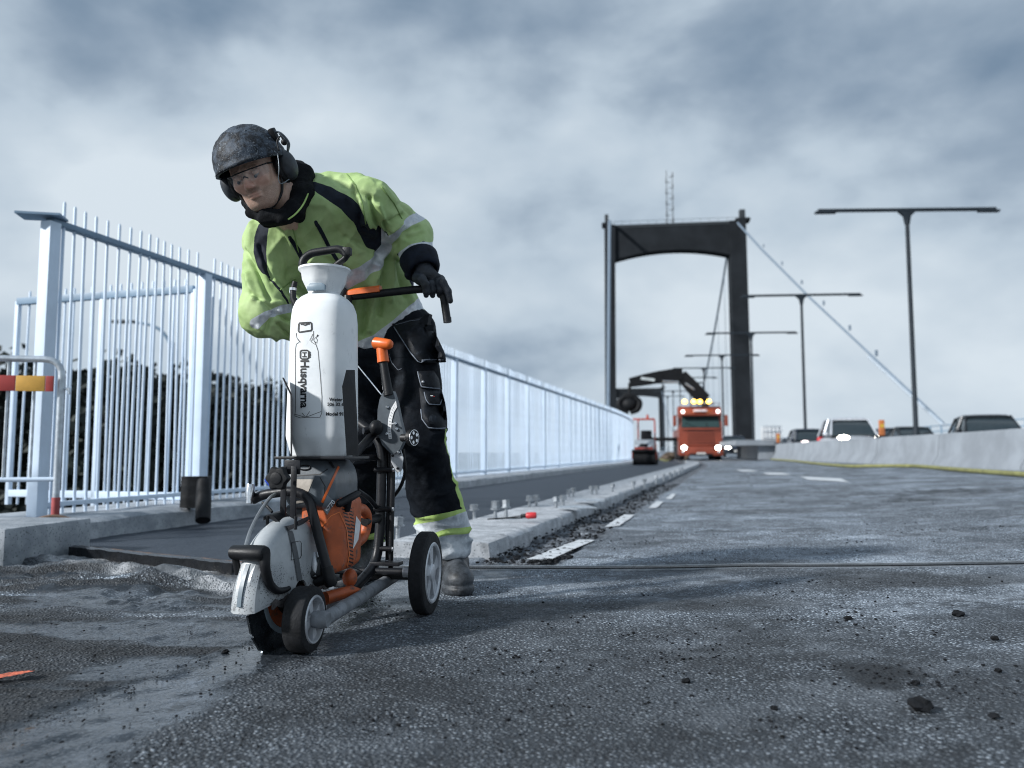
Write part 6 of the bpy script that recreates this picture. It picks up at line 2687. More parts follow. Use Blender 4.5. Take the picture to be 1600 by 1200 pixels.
mic = MB().tube(crv([Vector(W(x, y, Y)) for x, y, Y in ((436, 236, 2.5), (433, 221, 2.5), (438, 213, 2.5), (442, 218, 2.5))], 5), .0026, 6).build('microphone_boom', M_BLKPL, person, 'all', PI)
MB().sphere(Vector(W(444, 222, 2.5)), .0105, 14, 10).build('microphone', M_BLKPL, mic, 'all', PI)
# wire loop from the muff and chin strap
MB().tube(crv([Vector(W(x, y, Y)) for x, y, Y in ((434, 240, 2.52), (436, 262, 2.515), (435, 280, 2.52), (440, 287, 2.525), (452, 280, 2.54))], 6), .0016, 6).build('headset_wire', M_WIRE, person, 'all', PI)
st = [hw_(.083, .0, -.005), hw_(.079, .012, -.05), hw_(.064, .025, -.088), hw_(.03, .045, -.115), hw_(.0, .055, -.121)]
st2 = crv([Vector(q) for q in st], 6)
MB().tube(st2, .0046, 8).build('chin_strap', M_BLKPL, person, 'all', PI)
st = [hw_(-.083, .0, -.005), hw_(-.079, .012, -.05), hw_(-.064, .025, -.088), hw_(-.03, .045, -.115), hw_(.0, .055, -.121)]
MB().tube(crv([Vector(q) for q in st], 6), .0046, 8).build('chin_strap', M_BLKPL, person, 'all', PI)

# ---- safety glasses
gl = thing('safety_glasses', None, None)
C.objects.unlink(gl)
bpy.data.objects.remove(gl)
M_LENS = NT('clear_lens')
M_LENS.set(color=(.75, .8, .85), rough=.02, spec=.4)
M_LENS.b.inputs['Alpha'].default_value = .1
mb = MB()
V, F = [], []
n = 24
arcpts = []
for i in range(n + 1):
    th = -1.32 + 2.64 * i / n
    x, y = .075 * math.sin(th), .028 + .082 * math.cos(th) ** .8 if math.cos(th) > 0 else .028
    dip = .012 * math.exp(-(x / .012) ** 2)
    top = Vector(hw_(x, y, .019 - .002 * abs(th)))
    bot = Vector(hw_(x * .96, y - .004, -.021 + dip + .008 * abs(th)))
    V += [top, top.lerp(bot, .5) + Vector(Fh) * .003, bot]
    arcpts.append(top)
for i in range(n):
    for k in (0, 1):
        F.append((i * 3 + k, i * 3 + k + 1, i * 3 + 4 + k, i * 3 + 3 + k))
lens = MB().add(V, F).build('safety_glasses', M_LENS.m, person, 'all', PI)
MB().tube(arcpts, .0022, 8).build('glasses_frame', M_BLKPL, lens, 'all', PI)
for s, a in ((-1, arcpts[0]), (1, arcpts[-1])):
    MB().tube([a, Vector(hw_(s * .08, .0, .012)), Vector(hw_(s * .083, -.04, .006))], .0026, 6).build('temple_arm', M_BLKPL, lens, 'all', PI)
MB().tube([Vector(hw_(-.009, .098, -.006)), Vector(hw_(0, .104, .004)), Vector(hw_(.009, .098, -.006))], .003, 6).build('nose_bridge', M_BLKPL, lens, 'all', PI)

# ---- trousers
def sd_trousers(p):
    d = sd_cap(p, J['hem'] + np.array([0, .02, .05]), (J['lh'] + J['rh']) / 2 + np.array([0, 0, -.06]), .155, .15)
    d = smin(d, smin(sd_cap(p, J['lh'], J['lk'], .125, .096), sd_cap(p, J['lk'], J['la'] + np.array([.0, 0, .0]), .094, .094), .05), .05)
    d = smin(d, smin(sd_cap(p, J['rh'], J['rk'], .12, .095), sd_cap(p, J['rk'], J['ra'], .092, .092), .05), .045)
    d = smax(d, -(p[2] - (J['la'][2] - .035) + .10 * (p[0] - J['la'][0])), .008) if True else d
    return d


def t_disp(P, N):
    x, y, z = P
    rid = lambda v: (1 - 2.2 * np.abs(v))
    d = .008 * rid(vnoise(z * 16 + 1.2 * vnoise(x * 7, y * 7, z * 5), x * 5, y * 5)) * smooth(.98, .8, z)
    d += .007 * fbm(x * 8, y * 8, z * 8, 3)
    kn = smooth(.16, .02, np.abs(z - .6))
    d += kn * .007 * rid(vnoise(z * 34 + x * 12, x * 6, y * 6))
    bot = smooth(.32, .18, z)
    d += bot * .009 * rid(vnoise(z * 30, x * 9 + 4, y * 9))
    d += .0012 * fbm(x * 60, y * 60, z * 60, 2)
    return np.clip(d, -.016, .02)


def mat_trousers():
    t = NT('work_trousers_fabric')
    y_, r_ = t.math('GREATER_THAN', t.attr('lime'), 0.0), t.math('GREATER_THAN', t.attr('refl'), 0.0)
    c = t.mix(t.ramp(t.noise(12, 7, .7), .3, .72), (.003, .004, .006), (.010, .013, .018))
    du = t.math('MULTIPLY', t.ramp(t.noise(7, 8, .75, off=(2, 8, 1)), .52, .74), .5)
    c = t.mix(du, c, (.045, .055, .068))
    lime = t.mix(t.ramp(t.noise(9, 6, .7), .3, .7), (.35, .50, .14), (.5, .66, .24))
    c = t.mix(y_, c, lime)
    c = t.mix(r_, c, t.mix(t.ramp(t.noise(18, 7, .7), .3, .7), (.3, .34, .38), (.62, .66, .7)))
    nb = t.bump(t.noise(500, 3, .6), .25, .001)
    nb = t.bump(t.noise(22, 6, .7), .4, .012, nb)
    t.set(color=c, rough=t.mixf(r_, .72, .42), normal=nb, spec=.08)
    return t.m


def a_lime(P):
    m = polyband(P, [(630, 812), (650, 808), (700, 800), (745, 790), (760, 860), (640, 868)])
    m = np.maximum(m, polyband(P, [(520, 845), (600, 830), (606, 905), (520, 905)]))
    m = np.maximum(m, band(P, [(690, 668), (703, 705), (712, 745), (722, 790)], [1.5, 2.2, 2.6, 4]))
    return m


def a_trefl(P):
    m = polyband(P, [(636, 822), (690, 812), (740, 794), (745, 822), (700, 826), (650, 842)])
    m = np.maximum(m, polyband(P, [(655, 842), (745, 832), (752, 872), (650, 872)]))
    m = np.maximum(m, polyband(P, [(520, 868), (590, 862), (606, 905), (520, 905)]))
    return m


M_TROU = mat_trousers()
trousers = cloth('trousers', sd_trousers, (-.86, 2.84, .06), (-.06, 3.52, 1.12), .0066, M_TROU, person, PI, {'lime': a_lime, 'refl': a_trefl}, t_disp)
tt_ = bvh(trousers)
M_POCK = pm('pocket_cloth', (.008, .010, .014), .6, spec=.2, var=.5, vs=26, bump=.4, bs=200, dirt=(.05, .06, .075), damt=.36, ds=18)
M_THREAD = pm('pale_stitching', (.22, .25, .3), .7, var=.3, vs=80)
pk1 = on_cloth(tt_, [(612, 506), (626, 530), (640, 552), (652, 567), (668, 568), (697, 566), (696, 553), (684, 528), (672, 504), (666, 494)], 'holster_pocket', M_POCK, trousers, PI, .03, .01, fall=2.98)
pk2 = on_cloth(tt_, [(651, 580), (654, 592), (657, 606), (689, 610), (686, 592), (678, 579)], 'pocket_flap', M_POCK, trousers, PI, .014, .012, fall=2.97)
pk3 = on_cloth(tt_, [(655, 606), (657, 630), (659, 656), (669, 671), (699, 673), (699, 655), (696, 630), (690, 608)], 'cargo_pocket', M_POCK, trousers, PI, .022, .006, fall=2.96)
pk4 = on_cloth(tt_, [(661, 611), (664, 624), (670, 633), (688, 634), (691, 625), (690, 612)], 'phone_flap', M_POCK, trousers, PI, .012, .03, fall=2.95)
pk5 = on_cloth(tt_, [(600, 505), (600, 530), (606, 560), (660, 556), (650, 520), (640, 500)], 'hip_pocket', M_TROU, trousers, PI, .006, .002, fall=3.0)


def pst(ob, poly, w=.0019, off=.0016):
    stitch(bvh(ob), poly, w, 'stitching', M_THREAD, ob, PI, off)


pst(pk1, [(616, 511), (629, 531), (642, 551), (653, 564), (657, 566)])
pst(pk1, [(659, 563), (676, 562), (692, 562)])
pst(pk1, [(618, 508), (640, 502), (664, 499)], .0008)
pst(pk1, [(658, 566), (664, 563)], .0016)
pst(pk2, [(653, 581), (656, 594), (659, 604), (674, 606), (686, 607)])
pst(pk3, [(658, 640), (660, 655), (670, 668), (684, 669), (696, 669)])
pst(pk4, [(663, 613), (666, 624), (671, 631), (687, 632), (690, 624)])
pst(trousers, [(606, 545), (612, 566), (622, 578), (628, 576)], .001)
c = cast(bvh(pk2), 661, 597, .002)
if c:
    MB().sphere(c, .0055, 12, 8).build('snap_button', M_ALU, pk2, 'all', PI)
for q, m_ in (((674, 618.5), pm('white_print', (.8, .82, .84), .5)), ((678, 619.5), M_REDPL)):
    c = cast(bvh(pk4), q[0], q[1], .001)
    if c:
        MB().box(c, (.011 if m_ is not M_REDPL else .004, .002, .0022)).build('pocket_tag', m_, pk4, False, PI)
# loose flap and tab at the belt
def px_sheet(pix, Y, th, name, mat, par):
    P = [at(x, y, Y + (0 if len(q) < 1 else 0)) for q in [()] for x, y in pix]
    n = len(P)
    dv = Vector((.3, 1, 0)).normalized() * th
    return MB().add(P + [p + dv for p in P], [tuple(range(n)), tuple(reversed(range(n, 2 * n)))] + [(i, n + i, n + (i + 1) % n, (i + 1) % n) for i in range(n)]).build(name, mat, par, False, PI)


px_sheet([(655, 500), (662, 494), (671, 490), (667, 510), (660, 513)], 3.02, .03, 'belt_flap', M_POCK, trousers)
px_sheet([(664, 507), (678, 508), (677, 517), (665, 515)], 3.02, .02, 'belt_tab', M_POCK, trousers)

# ---- boots
def sd_boot(p, c, ang, s=1.0):
    """c heel-centre on the ground; ang direction of the toe"""
    d_ = (math.sin(ang), -math.cos(ang))
    q = [p[0] - c[0], p[1] - c[1], p[2] - c[2]]
    f = q[0] * d_[0] + q[1] * d_[1]
    l = q[0] * -d_[1] + q[1] * d_[0]
    P = [l, f, q[2]]
    d = sd_cap(P, (0, .03, .1), (0, .0, .18), .06, .058)
    d = smin(d, sd_ell(P, (0, .06, .075), (.053, .12, .06)), .04)
    d = smin(d, sd_ell(P, (.004, .165, .052), (.056, .068, .046)), .03)
    d = smin(d, sd_ell(P, (0, -.035, .055), (.046, .04, .05)), .03)
    sole = smax(smin(sd_ell(P, (.004, .14, .02), (.062, .1, .05)), sd_ell(P, (0, .0, .02), (.052, .085, .05)), .05), np.abs(P[2] - .014) - .016, .004)
    d = smin(d, sole, .006)
    d = smax(d, -P[2] - .001, .003)
    return d


def mat_boot():
    t = NT('dusty_boot')
    c = t.mix(t.ramp(t.noise(18, 7, .7), .35, .68), (.007, .008, .010), (.075, .085, .098))
    return t.set(color=c, rough=t.mixf(t.noise(25, 5, .7), .25, .75), normal=t.bump(t.noise(70, 5, .7), .6, .004))


M_BOOT = mat_boot()
LB = (-.238, 3.17, 0.0)
RB_ = (J['ra'][0] + .0, 3.36, 0.0)
for c, an, nm_ in ((LB, R_(13), 'boot'), (RB_, R_(-14), 'boot')):
    b1 = sdf_object(nm_, lambda p, c=c, an=an: sd_boot(p, c, an), (c[0] - .14, c[1] - .28, -.01), (c[0] + .14, c[1] + .14, .3), .005, M_BOOT, person, PI)
    d_ = Vector((math.sin(an), -math.cos(an), 0))
    l_ = Vector((math.cos(an), math.sin(an), 0))
    for k in range(4):
        p = Vector(c) + d_ * (.085 - .02 * k) + Vector((0, 0, .118 + .028 * k))
        MB().tube([p - l_ * .028, p + d_ * .012, p + l_ * .028], .0035, 6).build('boot_lace', M_BLKPL, b1, 'all', PI)
    MB().sphere(Vector(c) + d_ * .07 + Vector((0, 0, .175)), .02, 14, 10).build('boot_buckle', M_CHROME if False else M_BLKPL, b1, 'all', PI)

# ---- gloved hands
M_GLOVE = pm('dark_glove', (.018, .023, .032), .6, var=.5, vs=30, bump=.5, bs=180, dirt=(.085, .1, .12), damt=.36, ds=24)


def chain(p, pts, rr, k=.006):
    d = None
    for i in range(len(pts) - 1):
        q = sd_cap(p, pts[i], pts[i + 1], rr[i], rr[i + 1])
        d = q if d is None else smin(d, q, k)
    return d


def bar_w(x, off=(0, 0, 0)):
    """point on the handlebar axis at local x"""
    z = 1.088 + (x + .12) * .078 if x < .135 else 1.108
    return np.array(CM @ Vector((x + off[0], .218 + off[1], z + off[2])))


def sd_lglove(p):
    w = J['lw']
    k1, k2, k3, k4 = bar_w(.222, (0, .012, .034)), bar_w(.205, (0, .022, .034)), bar_w(.19, (0, .028, .03)), bar_w(.175, (0, .03, .026))
    base = W(664, 428, 2.875)
    d = sd_cap(p, w + np.array([0, 0, .01]), base, .033, .036)
    d = smin(d, chain(p, [base, (k1 + k2) / 2], [.034, .02], .01), .015)
    d = smin(d, chain(p, [base + np.array([-.012, .01, -.01]), (k3 + k4) / 2], [.032, .02], .01), .015)
    # index lies along the bend of the bar
    d = smin(d, chain(p, [k1, W(692, 442, 2.815), W(700, 455, 2.815), W(703.5, 470, 2.82)], [.0165, .0145, .0125, .0105]), .009)
    # middle, ring, little curl over the front and under the bar
    d = smin(d, chain(p, [k2, bar_w(.222, (0, -.022, .018)), bar_w(.228, (0, -.024, -.012)), bar_w(.222, (0, -.006, -.026))], [.0155, .0135, .012, .0105]), .006)
    d = smin(d, chain(p, [k3, bar_w(.196, (0, -.024, .012)), bar_w(.2, (0, -.024, -.014)), bar_w(.196, (0, -.004, -.026))], [.0155, .013, .012, .010]), .006)
    d = smin(d, chain(p, [k4, bar_w(.172, (0, -.022, .008)), bar_w(.176, (0, -.022, -.016)), bar_w(.172, (0, -.004, -.025))], [.014, .012, .011, .0095]), .006)
    # thumb along the near side, pointing down
    d = smin(d, chain(p, [W(652, 434, 2.85), W(659, 436, 2.81), W(665, 445, 2.795), W(668, 455, 2.80)], [.02, .0165, .0145, .0115]), .01)
    return d


c = W(680, 448, 2.85)
sdf_object('glove', sd_lglove, (c[0] - .13, c[1] - .11, c[2] - .11), (c[0] + .1, c[1] + .12, c[2] + .13), .0033, M_GLOVE, person, PI)


def sd_rglove(p):
    w = J['rw']
    d = sd_cap(p, w, bar_w(-.2, (0, .012, .03)), .036, .034)
    for k in range(4):
        x = -.225 + .022 * k
        d = smin(d, chain(p, [bar_w(x, (0, .018, .03)), bar_w(x, (0, -.022, .014)), bar_w(x, (0, -.022, -.014)), bar_w(x, (0, -.002, -.026))], [.0155, .013, .012, .010]), .006)
    d = smin(d, chain(p, [bar_w(-.15, (0, .02, .02)), bar_w(-.14, (0, -.012, .02)), bar_w(-.145, (0, -.024, -.005))], [.017, .0145, .012]), .008)
    return d


c = bar_w(-.2)
sdf_object('glove', sd_rglove, (c[0] - .13, c[1] - .12, c[2] - .12), (c[0] + .13, c[1] + .14, c[2] + .13), .004, M_GLOVE, person, PI)

# ================================================================== TRAFFIC AND SITE MACHINES
M_GLASSD = pm('dark_window_glass', (.02, .03, .036), .08, .0, var=.1, bump=0, rvar=.02)
M_CARTYRE = pm('car_tyre', (.015, .015, .017), .8)
M_LAMPW = emit('headlight_glow', (1.0, .93, .8), 26.0)
M_LAMPR = emit('taillight_glow', (1.0, .05, .03), 5.0)
M_LAMPA = emit('amber_glow', (1.0, .55, .08), 9.0)
M_LAMPS = emit('small_lamp_glow', (1.0, .85, .85), 4.0)
M_PLATE = pm('number_plate', (.6, .61, .6), .5)


def ring(w, z0, z1, y, n=16, e=3.2, tuck=.0):
    o = []
    zc, hz = (z0 + z1) / 2, (z1 - z0) / 2
    for i in range(n):
        q = 2 * math.pi * (i + .5) / n
        c, s = math.cos(q), math.sin(q)
        r = 1 / ((abs(c) ** e + abs(s) ** e) ** (1 / e))
        x = w * r * c
        z = zc + hz * r * s
        o.append((x * (1 - tuck * max(0, s)), y, z))
    return o


def car(name, label, px, Y, rz, paint, kind, lights, group='cars queueing across the bridge'):
    """car with its nose towards local -y"""
    p = at(px, 690, Y)
    root = thing(name, label, 'car', (p.x, Y, G(p.x, Y)), rz, group)
    small = 'small' in label
    tall = {'suv': 1.0, 'hatch': .93, 'sedan': .89, 'estate': .92}[kind]
    H = 1.62 * tall
    belt = .95 * tall
    prof = [(-2.15, .62, .42, .62), (-2.05, .78, .3, .72), (-1.7, .86, .24, .80), (-1.1, .89, .22, .90), (-.6, .9, .22, belt), (.4, .9, .22, belt + .03), (1.3, .9, .22, belt + .05), (1.8, .87, .25, belt + .02 if kind != 'sedan' else belt - .02), (2.1, .8, .32, belt - .06), (2.2, .66, .42, belt - .22)]
    MB().loft([ring(w, a, b_, y, tuck=.05) for y, w, a, b_ in prof]).build('body', paint, root)
    gy = {'suv': (-.75, -.1, 1.55, 2.05), 'hatch': (-.8, -.1, 1.25, 1.95), 'sedan': (-.75, -.05, .95, 1.7), 'estate': (-.75, -.05, 1.65, 2.1)}[kind]
    gl_ = [(gy[0], .76, belt - .02, belt + .03), (gy[0] + .35, .72, belt - .02, belt + .33), (gy[1] + .1, .64, belt - .02, H - .05), (.6, .64, belt - .02, H - .03), (gy[2], .62, belt - .02, H - .07), (gy[3] - .1, .7, belt - .02, belt + .12)]
    MB().loft([[(-w * 1.12, y, a), (-w, y, b_), (-w * .5, y, b_ + .02), (w * .5, y, b_ + .02), (w, y, b_), (w * 1.12, y, a)] for y, w, a, b_ in gl_]).build('windows', M_GLASSD, root)
    MB().loft([[(-.66, y, z), (-.6, y, z + .05), (-.3, y, z + .065), (.3, y, z + .065), (.6, y, z + .05), (.66, y, z)] for y, z in ((gy[1] - .05, H - .09), (gy[1] + .2, H - .05), (.6, H - .035), (gy[2] - .1, H - .06), (gy[2] + .08, H - .1))]).build('roof', paint, root)
    for s in (-1, 1):
        for a, b_ in (((s * .83, gy[0], belt), (s * .66, gy[1], H - .05)), ((s * .88, .45, belt + .02), (s * .67, .45, H - .04)), ((s * .84, gy[3] - .15, belt), (s * .65, gy[2], H - .07))):
            MB().cyl(a, b_, .04, n=6).build('pillar', paint, root)
        MB().sphere((s * 1.0, gy[0] + .15, belt + .06), (.11, .07, .08), 10, 6).build('mirror', paint, root)
        for y in (-1.35, 1.35):
            wh = MB().lathe([(.2, -.1), (.3, -.11), (.325, -.07), (.325, .07), (.3, .11), (.2, .1)], (s * .82, y, .325), (1, 0, 0), 20, closed=True).build('wheel', M_CARTYRE, root)
            MB().lathe([(.0005, .1), (.2, .1), (.2, -.1), (.0005, -.1)], (s * .82, y, .325), (1, 0, 0), 16).build('rim', M_GALV, wh)
        MB().sphere((s * .64, -2.02, .64 if kind != 'suv' else .84), (.2, .16, .09), 12, 8).build('headlight', (M_LAMPS if small else M_LAMPW) if lights in ('front', 'both') else M_GALV, root)
        MB().sphere((s * .7, 2.1, belt - .12), (.16, .1, .13), 12, 8).build('tail_light', M_LAMPR if lights in ('rear', 'both') else M_REDPL, root)
    MB().box((0, -2.13, .48), (1.1, .08, .16), bev=.02).build('grille', M_BLKPL, root)
    MB().box((0, -2.18, .42), (.5, .03, .11)).build('number_plate', M_PLATE, root)
    MB().box((0, 2.22, .72), (.5, .03, .11)).build('number_plate', M_PLATE, root)
    return root


def paint(name, c, metal=.3):
    return pm(name, c, .28, metal, var=.05, vs=3, bump=0.0, rvar=.04)


RZ = -math.atan(.14)
car('car', 'silver car with bright headlights behind the concrete barrier', 1328, 31.2, RZ - R_(3), paint('silver_paint', (.5, .53, .58), .3), 'suv', 'front').scale = (1, 1, 1.03)
car('car', 'dark car with small headlights following the silver car', 1264, 45, RZ, paint('dark_blue_paint', (.02, .03, .05)), 'suv', 'front')
car('car', 'dark estate car at the right edge above the barrier', 1545, 27, RZ - R_(10), paint('black_paint', (.012, .014, .018)), 'estate', 'rear')
car('car', 'dark car with two red tail lights right of the silver car', 1398, 44, RZ, paint('dark_blue_paint', (.02, .03, .05)), 'hatch', 'rear')
car('car', 'black car beside the nearest light pole with one red light showing', 1427, 39, RZ, paint('black_paint', (.012, .014, .018)), 'sedan', 'rear')
car('car', 'dark car with red tail lights just left of the second light pole', 1222, 82, RZ, paint('black_paint', (.012, .014, .018)), 'hatch', 'rear')
car('car', 'dark car with red tail lights at the foot of the second light pole', 1258, 72, RZ, paint('dark_blue_paint', (.02, .03, .05)), 'sedan', 'rear')
car('car', 'white car with red tail lights beside the right tower leg', 1170, 90, RZ, paint('white_paint', (.6, .62, .64), 0), 'hatch', 'rear')
car('car', 'oncoming dark car with headlights between the truck and the wall', 1146, 58, RZ, paint('dark_blue_paint', (.02, .03, .05)), 'hatch', 'front')

# ---- red truck with a loader crane
TP = at(1095, 700, 46)
truck = thing('crane_truck', 'red truck with lit headlights, amber roof lights and a folding loader crane', 'truck', (TP.x, 46, G(TP.x, 46)), -math.atan(.16))
TMI = (Matrix.Translation(truck.location) @ Matrix.Rotation(-math.atan(.16), 4, 'Z')).inverted()
M_TRED = pm('truck_red_paint', (.21, .045, .024), .36, .0, var=.1, vs=2, bump=0, dirt=(.16, .07, .05), damt=.25, ds=3)
M_TDARK = pm('truck_dark', (.008, .009, .011), .6, var=.3, spec=.2)
cab = [(-.02, .25, .98), (.1, .3, 1.0), (2.0, .3, 1.0)]
poly = [(0, .34), (0, 1.85), (.02, 1.95), (.22, 2.62), (.3, 2.75), (.55, 3.1), (.8, 3.18), (2.1, 3.18), (2.1, .34)]
MB().prism(poly, (-1.22, 0, 0), (0, 1, 0), (0, 0, 1), (1, 0, 0), 2.44, .06).build('cab', M_TRED, truck)
V = [(-1.08, -.012, 1.93), (1.08, -.012, 1.93), (1.02, .2, 2.6), (-1.02, .2, 2.6)]
MB().add([Vector(v) + Vector((0, -.03, 0)) for v in V] + [Vector(v) + Vector((0, .05, 0)) for v in V], [(0, 1, 2, 3), (7, 6, 5, 4), (0, 4, 5, 1), (1, 5, 6, 2), (2, 6, 7, 3), (3, 7, 4, 0)]).build('windscreen', pm('windscreen', (.03, .055, .055), .07, var=.1, bump=0, rvar=.02), truck)
for s in (-1, 1):
    MB().tube([(s * .35, -.05, 1.95), (s * .6 - .25, -.03, 2.2)], .012, 6).build('wiper', M_TDARK, truck)
MB().prism([(-.26, 2.58), (-.3, 2.66), (.05, 2.78), (.2, 2.66)], (-1.16, 0, 0), (0, 1, 0), (0, 0, 1), (1, 0, 0), 2.32).build('sun_visor', M_TRED, truck)
MB().box((0, -.04, 2.87), (.75, .5, .13), bev=.02).build('name_board', pm('pale_sign', (.7, .6, .6), .5), truck)
for k in range(5):
    z = .95 + .165 * k
    MB().box((0, -.02, z), (1.5, .05, .115), bev=.02).build('grille_slat', M_TRED, truck)
    MB().box((0, -.002, z + .083), (1.48, .02, .05)).build('grille_gap', M_TDARK, truck)
MB().box((0, -.05, 1.82), (2.1, .08, .1), bev=.02).build('front_panel_ledge', M_TRED, truck)
MB().box((0, -.08, .55), (2.46, .22, .5), bev=.05).build('bumper', M_TRED, truck)
MB().box((0, -.12, .36), (1.3, .18, .12), bev=.02).build('lower_spoiler', M_TDARK, truck)
MB().box((0, -.2, .42), (.5, .02, .12)).build('number_plate', M_PLATE, truck)
for s in (-1, 1):
    MB().box((s * .93, -.16, .74), (.42, .08, .26), bev=.03).build('headlight_surround', M_TDARK, truck)
    MB().sphere((s * .95, -.2, .75), (.15, .07, .12), 14, 8).build('headlight', M_LAMPW, truck)
    MB().sphere((s * 1.0, -.2, .5), (.08, .04, .06), 10, 6).build('fog_lamp', M_GALV, truck)
    MB().box((s * 1.45, -.05, 2.3), (.2, .12, .62), bev=.04).build('mirror', M_TRED, truck)
    MB().tube([(s * 1.2, .1, 2.6), (s * 1.45, .0, 2.62)], .02, 6).build('mirror_arm', M_TDARK, truck)
    MB().sphere((s * .98, -.22, 2.82), (.1, .06, .1), 10, 6).build('work_lamp', M_LAMPS, truck)
    for y in (1.15, 4.4, 5.7):
        wh = MB().lathe([(.28, -.16), (.46, -.17), (.5, -.12), (.5, .12), (.46, .17), (.28, .16)], (s * 1.05, y, .5), (1, 0, 0), 24, closed=True).build('wheel', M_CARTYRE, truck)
        MB().lathe([(.0005, .05), (.29, .12), (.29, -.12), (.0005, -.1)], (s * 1.05, y, .5), (1, 0, 0), 16).build('rim', M_GALV, wh)
    MB().box((s * 1.12, .75, .9), (.16, .9, .12), bev=.03).build('mudguard', M_TRED, truck)
    MB().box((s * 1.0, 1.2, 2.25), (.46, 1.1, .62), bev=.02).build('side_window', M_GLASSD, truck)
MB().tube(bend([(-1.1, .35, 3.2), (-1.1, .3, 3.33), (1.1, .3, 3.33), (1.1, .35, 3.2)], .08), .035, 8).build('light_bar', M_GALV, truck)
for x in (-.85, -.32, .02, .52):
    MB().sphere((x, .24, 3.42), (.13, .1, .12), 12, 8).build('roof_light', M_LAMPA, truck)
MB().box((.2, .5, 3.32), (1.3, .3, .12), bev=.03).build('beacon_base', M_TDARK, truck)
MB().box((0, 5, .75), (1.0, 8, .35)).build('chassis', M_TDARK, truck)
MB().box((0, 5.6, 1.15), (2.4, 6.2, .35), bev=.02).build('flat_bed', M_TDARK, truck)
for k in range(5):
    for s in (-1, 1):
        MB().box((s * 1.2, 3.2 + 1.15 * k, 1.6), (.05, 1.1, .55)).build('bed_side_panel', M_TRED, truck)
# crane
def tl(px, py, Y):
    return TMI @ at(px, py, Y)


def beam(a, b_, w0, w1, name, m=M_TDARK):
    d = (b_ - a).normalized()
    s = d.cross(Vector((0, 1, 0))).normalized()
    f = Vector((0, 1, 0))
    MB().loft([[p + s * w + f * w * .8, p - s * w + f * w * .8, p - s * w - f * w * .8, p + s * w - f * w * .8] for p, w in ((a, w0), (a.lerp(b_, .5), (w0 + w1) / 2 * 1.08), (b_, w1))]).build(name, m, truck)


c0, c1, c2, c3, c4 = tl(1106, 640, 49), tl(1097, 618, 49), tl(1064, 586, 49), tl(1030, 588.5, 49), tl(984, 598, 49)
MB().cyl((.35, 2.6, 1.1), c1 + Vector((.2, 0, -.2)), .28, .22, n=12).build('crane_column', M_TDARK, truck)
beam(c1 + Vector((.15, 0, -.3)), c2, .4, .34, 'crane_boom')
beam(c2 + Vector((.1, 0, .05)), c3, .36, .33, 'crane_boom')
beam(c3 + Vector((.15, 0, .0)), c4, .36, .27, 'crane_jib')
MB().box((c3 + c4) / 2 + Vector((.2, -.34, 0)), (.85, .03, .16), M=Matrix.Rotation(.15, 3, 'Y')).build('pale_boom_plate', pm('pale_plate', (.45, .5, .52), .5), truck)
MB().cyl(c1 + Vector((-.35, -.3, .25)), c2 + Vector((.25, -.3, -.55)), .07, n=8).build('hydraulic_ram', M_GALV, truck)
MB().cyl(c2 + Vector((-.2, -.3, -.45)), c3 + Vector((.2, -.3, -.32)), .06, n=8).build('hydraulic_ram', M_GALV, truck)
g0 = tl(983, 618, 49)
MB().cyl(c4, g0, .09, n=8).build('grapple_rotator', M_TDARK, truck)
MB().box(g0, (.7, .3, .3), bev=.06).build('grapple_head', M_TDARK, truck)
for s in (-1, 1):
    gc = g0 + Vector((0, 0, -.05))
    pts = [gc + Vector((s * .25, 0, 0)), gc + Vector((s * .62, 0, -.35)), gc + Vector((s * .5, 0, -.8)), gc + Vector((s * .05, 0, -1.0))]
    MB().tube(crv(pts, 5), [.14 + .05 * math.sin(i / 15 * 3.1) for i in range(16)], 10).build('grapple_jaw', M_TDARK, truck)
MB().sphere(g0 + Vector((0, 0, -.55)), (.48, .35, .42), 14, 8).build('grapple_bucket', M_TDARK, truck)
MB().box((-2.1, 2.4, 1.28), (2.2, .35, .22), bev=.03).build('stabiliser_beam', M_TDARK, truck)
MB().cyl((-3.05, 2.4, .1), (-3.05, 2.4, 1.3), .08, n=8).build('stabiliser_leg', M_TDARK, truck)
MB().cyl((-3.05, 2.4, .0), (-3.05, 2.4, .1), .22, n=12).build('stabiliser_pad', M_TDARK, truck)

# ---- small tandem roller on the cycle track
rp = at(1007, 720, 32)
ro = thing('road_roller', 'small orange and grey road roller with a red roll bar on the cycle track', 'road roller', (rp.x, 32, 0), -math.atan(.25))
M_ROR = pm('roller_red', (.36, .05, .03), .5, var=.2)
M_RGR = pm('roller_grey', (.30, .33, .36), .5, var=.2)
MB().lathe([(.0005, -.44), (.24, -.44), (.26, -.42), (.26, .42), (.24, .44), (.0005, .44)], (0, 0, .26), (1, 0, 0), 32).build('front_drum', M_TDARK, ro)
MB().lathe([(.0005, -.44), (.24, -.44), (.26, -.42), (.26, .42), (.24, .44), (.0005, .44)], (0, 1.4, .26), (1, 0, 0), 32).build('rear_drum', M_TDARK, ro)
MB().box((0, .0, .56), (.96, .6, .1), bev=.03).build('drum_frame', M_TDARK, ro)
for s in (-1, 1):
    MB().box((s * .47, 0, .4), (.05, .22, .35), bev=.01).build('drum_yoke', M_ROR, ro)
    MB().sphere((s * .24, -.32, .74), (.07, .05, .06), 10, 6).build('work_lamp', M_GALV, ro)
MB().prism([(-.32, .6), (-.3, .82), (-.1, .98), (.45, 1.02), (.45, .6)], (-.38, 0, 0), (0, 1, 0), (0, 0, 1), (1, 0, 0), .76, .05).build('hood', M_RGR, ro)
MB().box((0, -.33, .66), (.72, .05, .07)).build('hood_stripe', M_ROR, ro)
MB().box((0, -.31, .78), (.3, .06, .12), bev=.02).build('radiator_mesh', M_TDARK, ro)
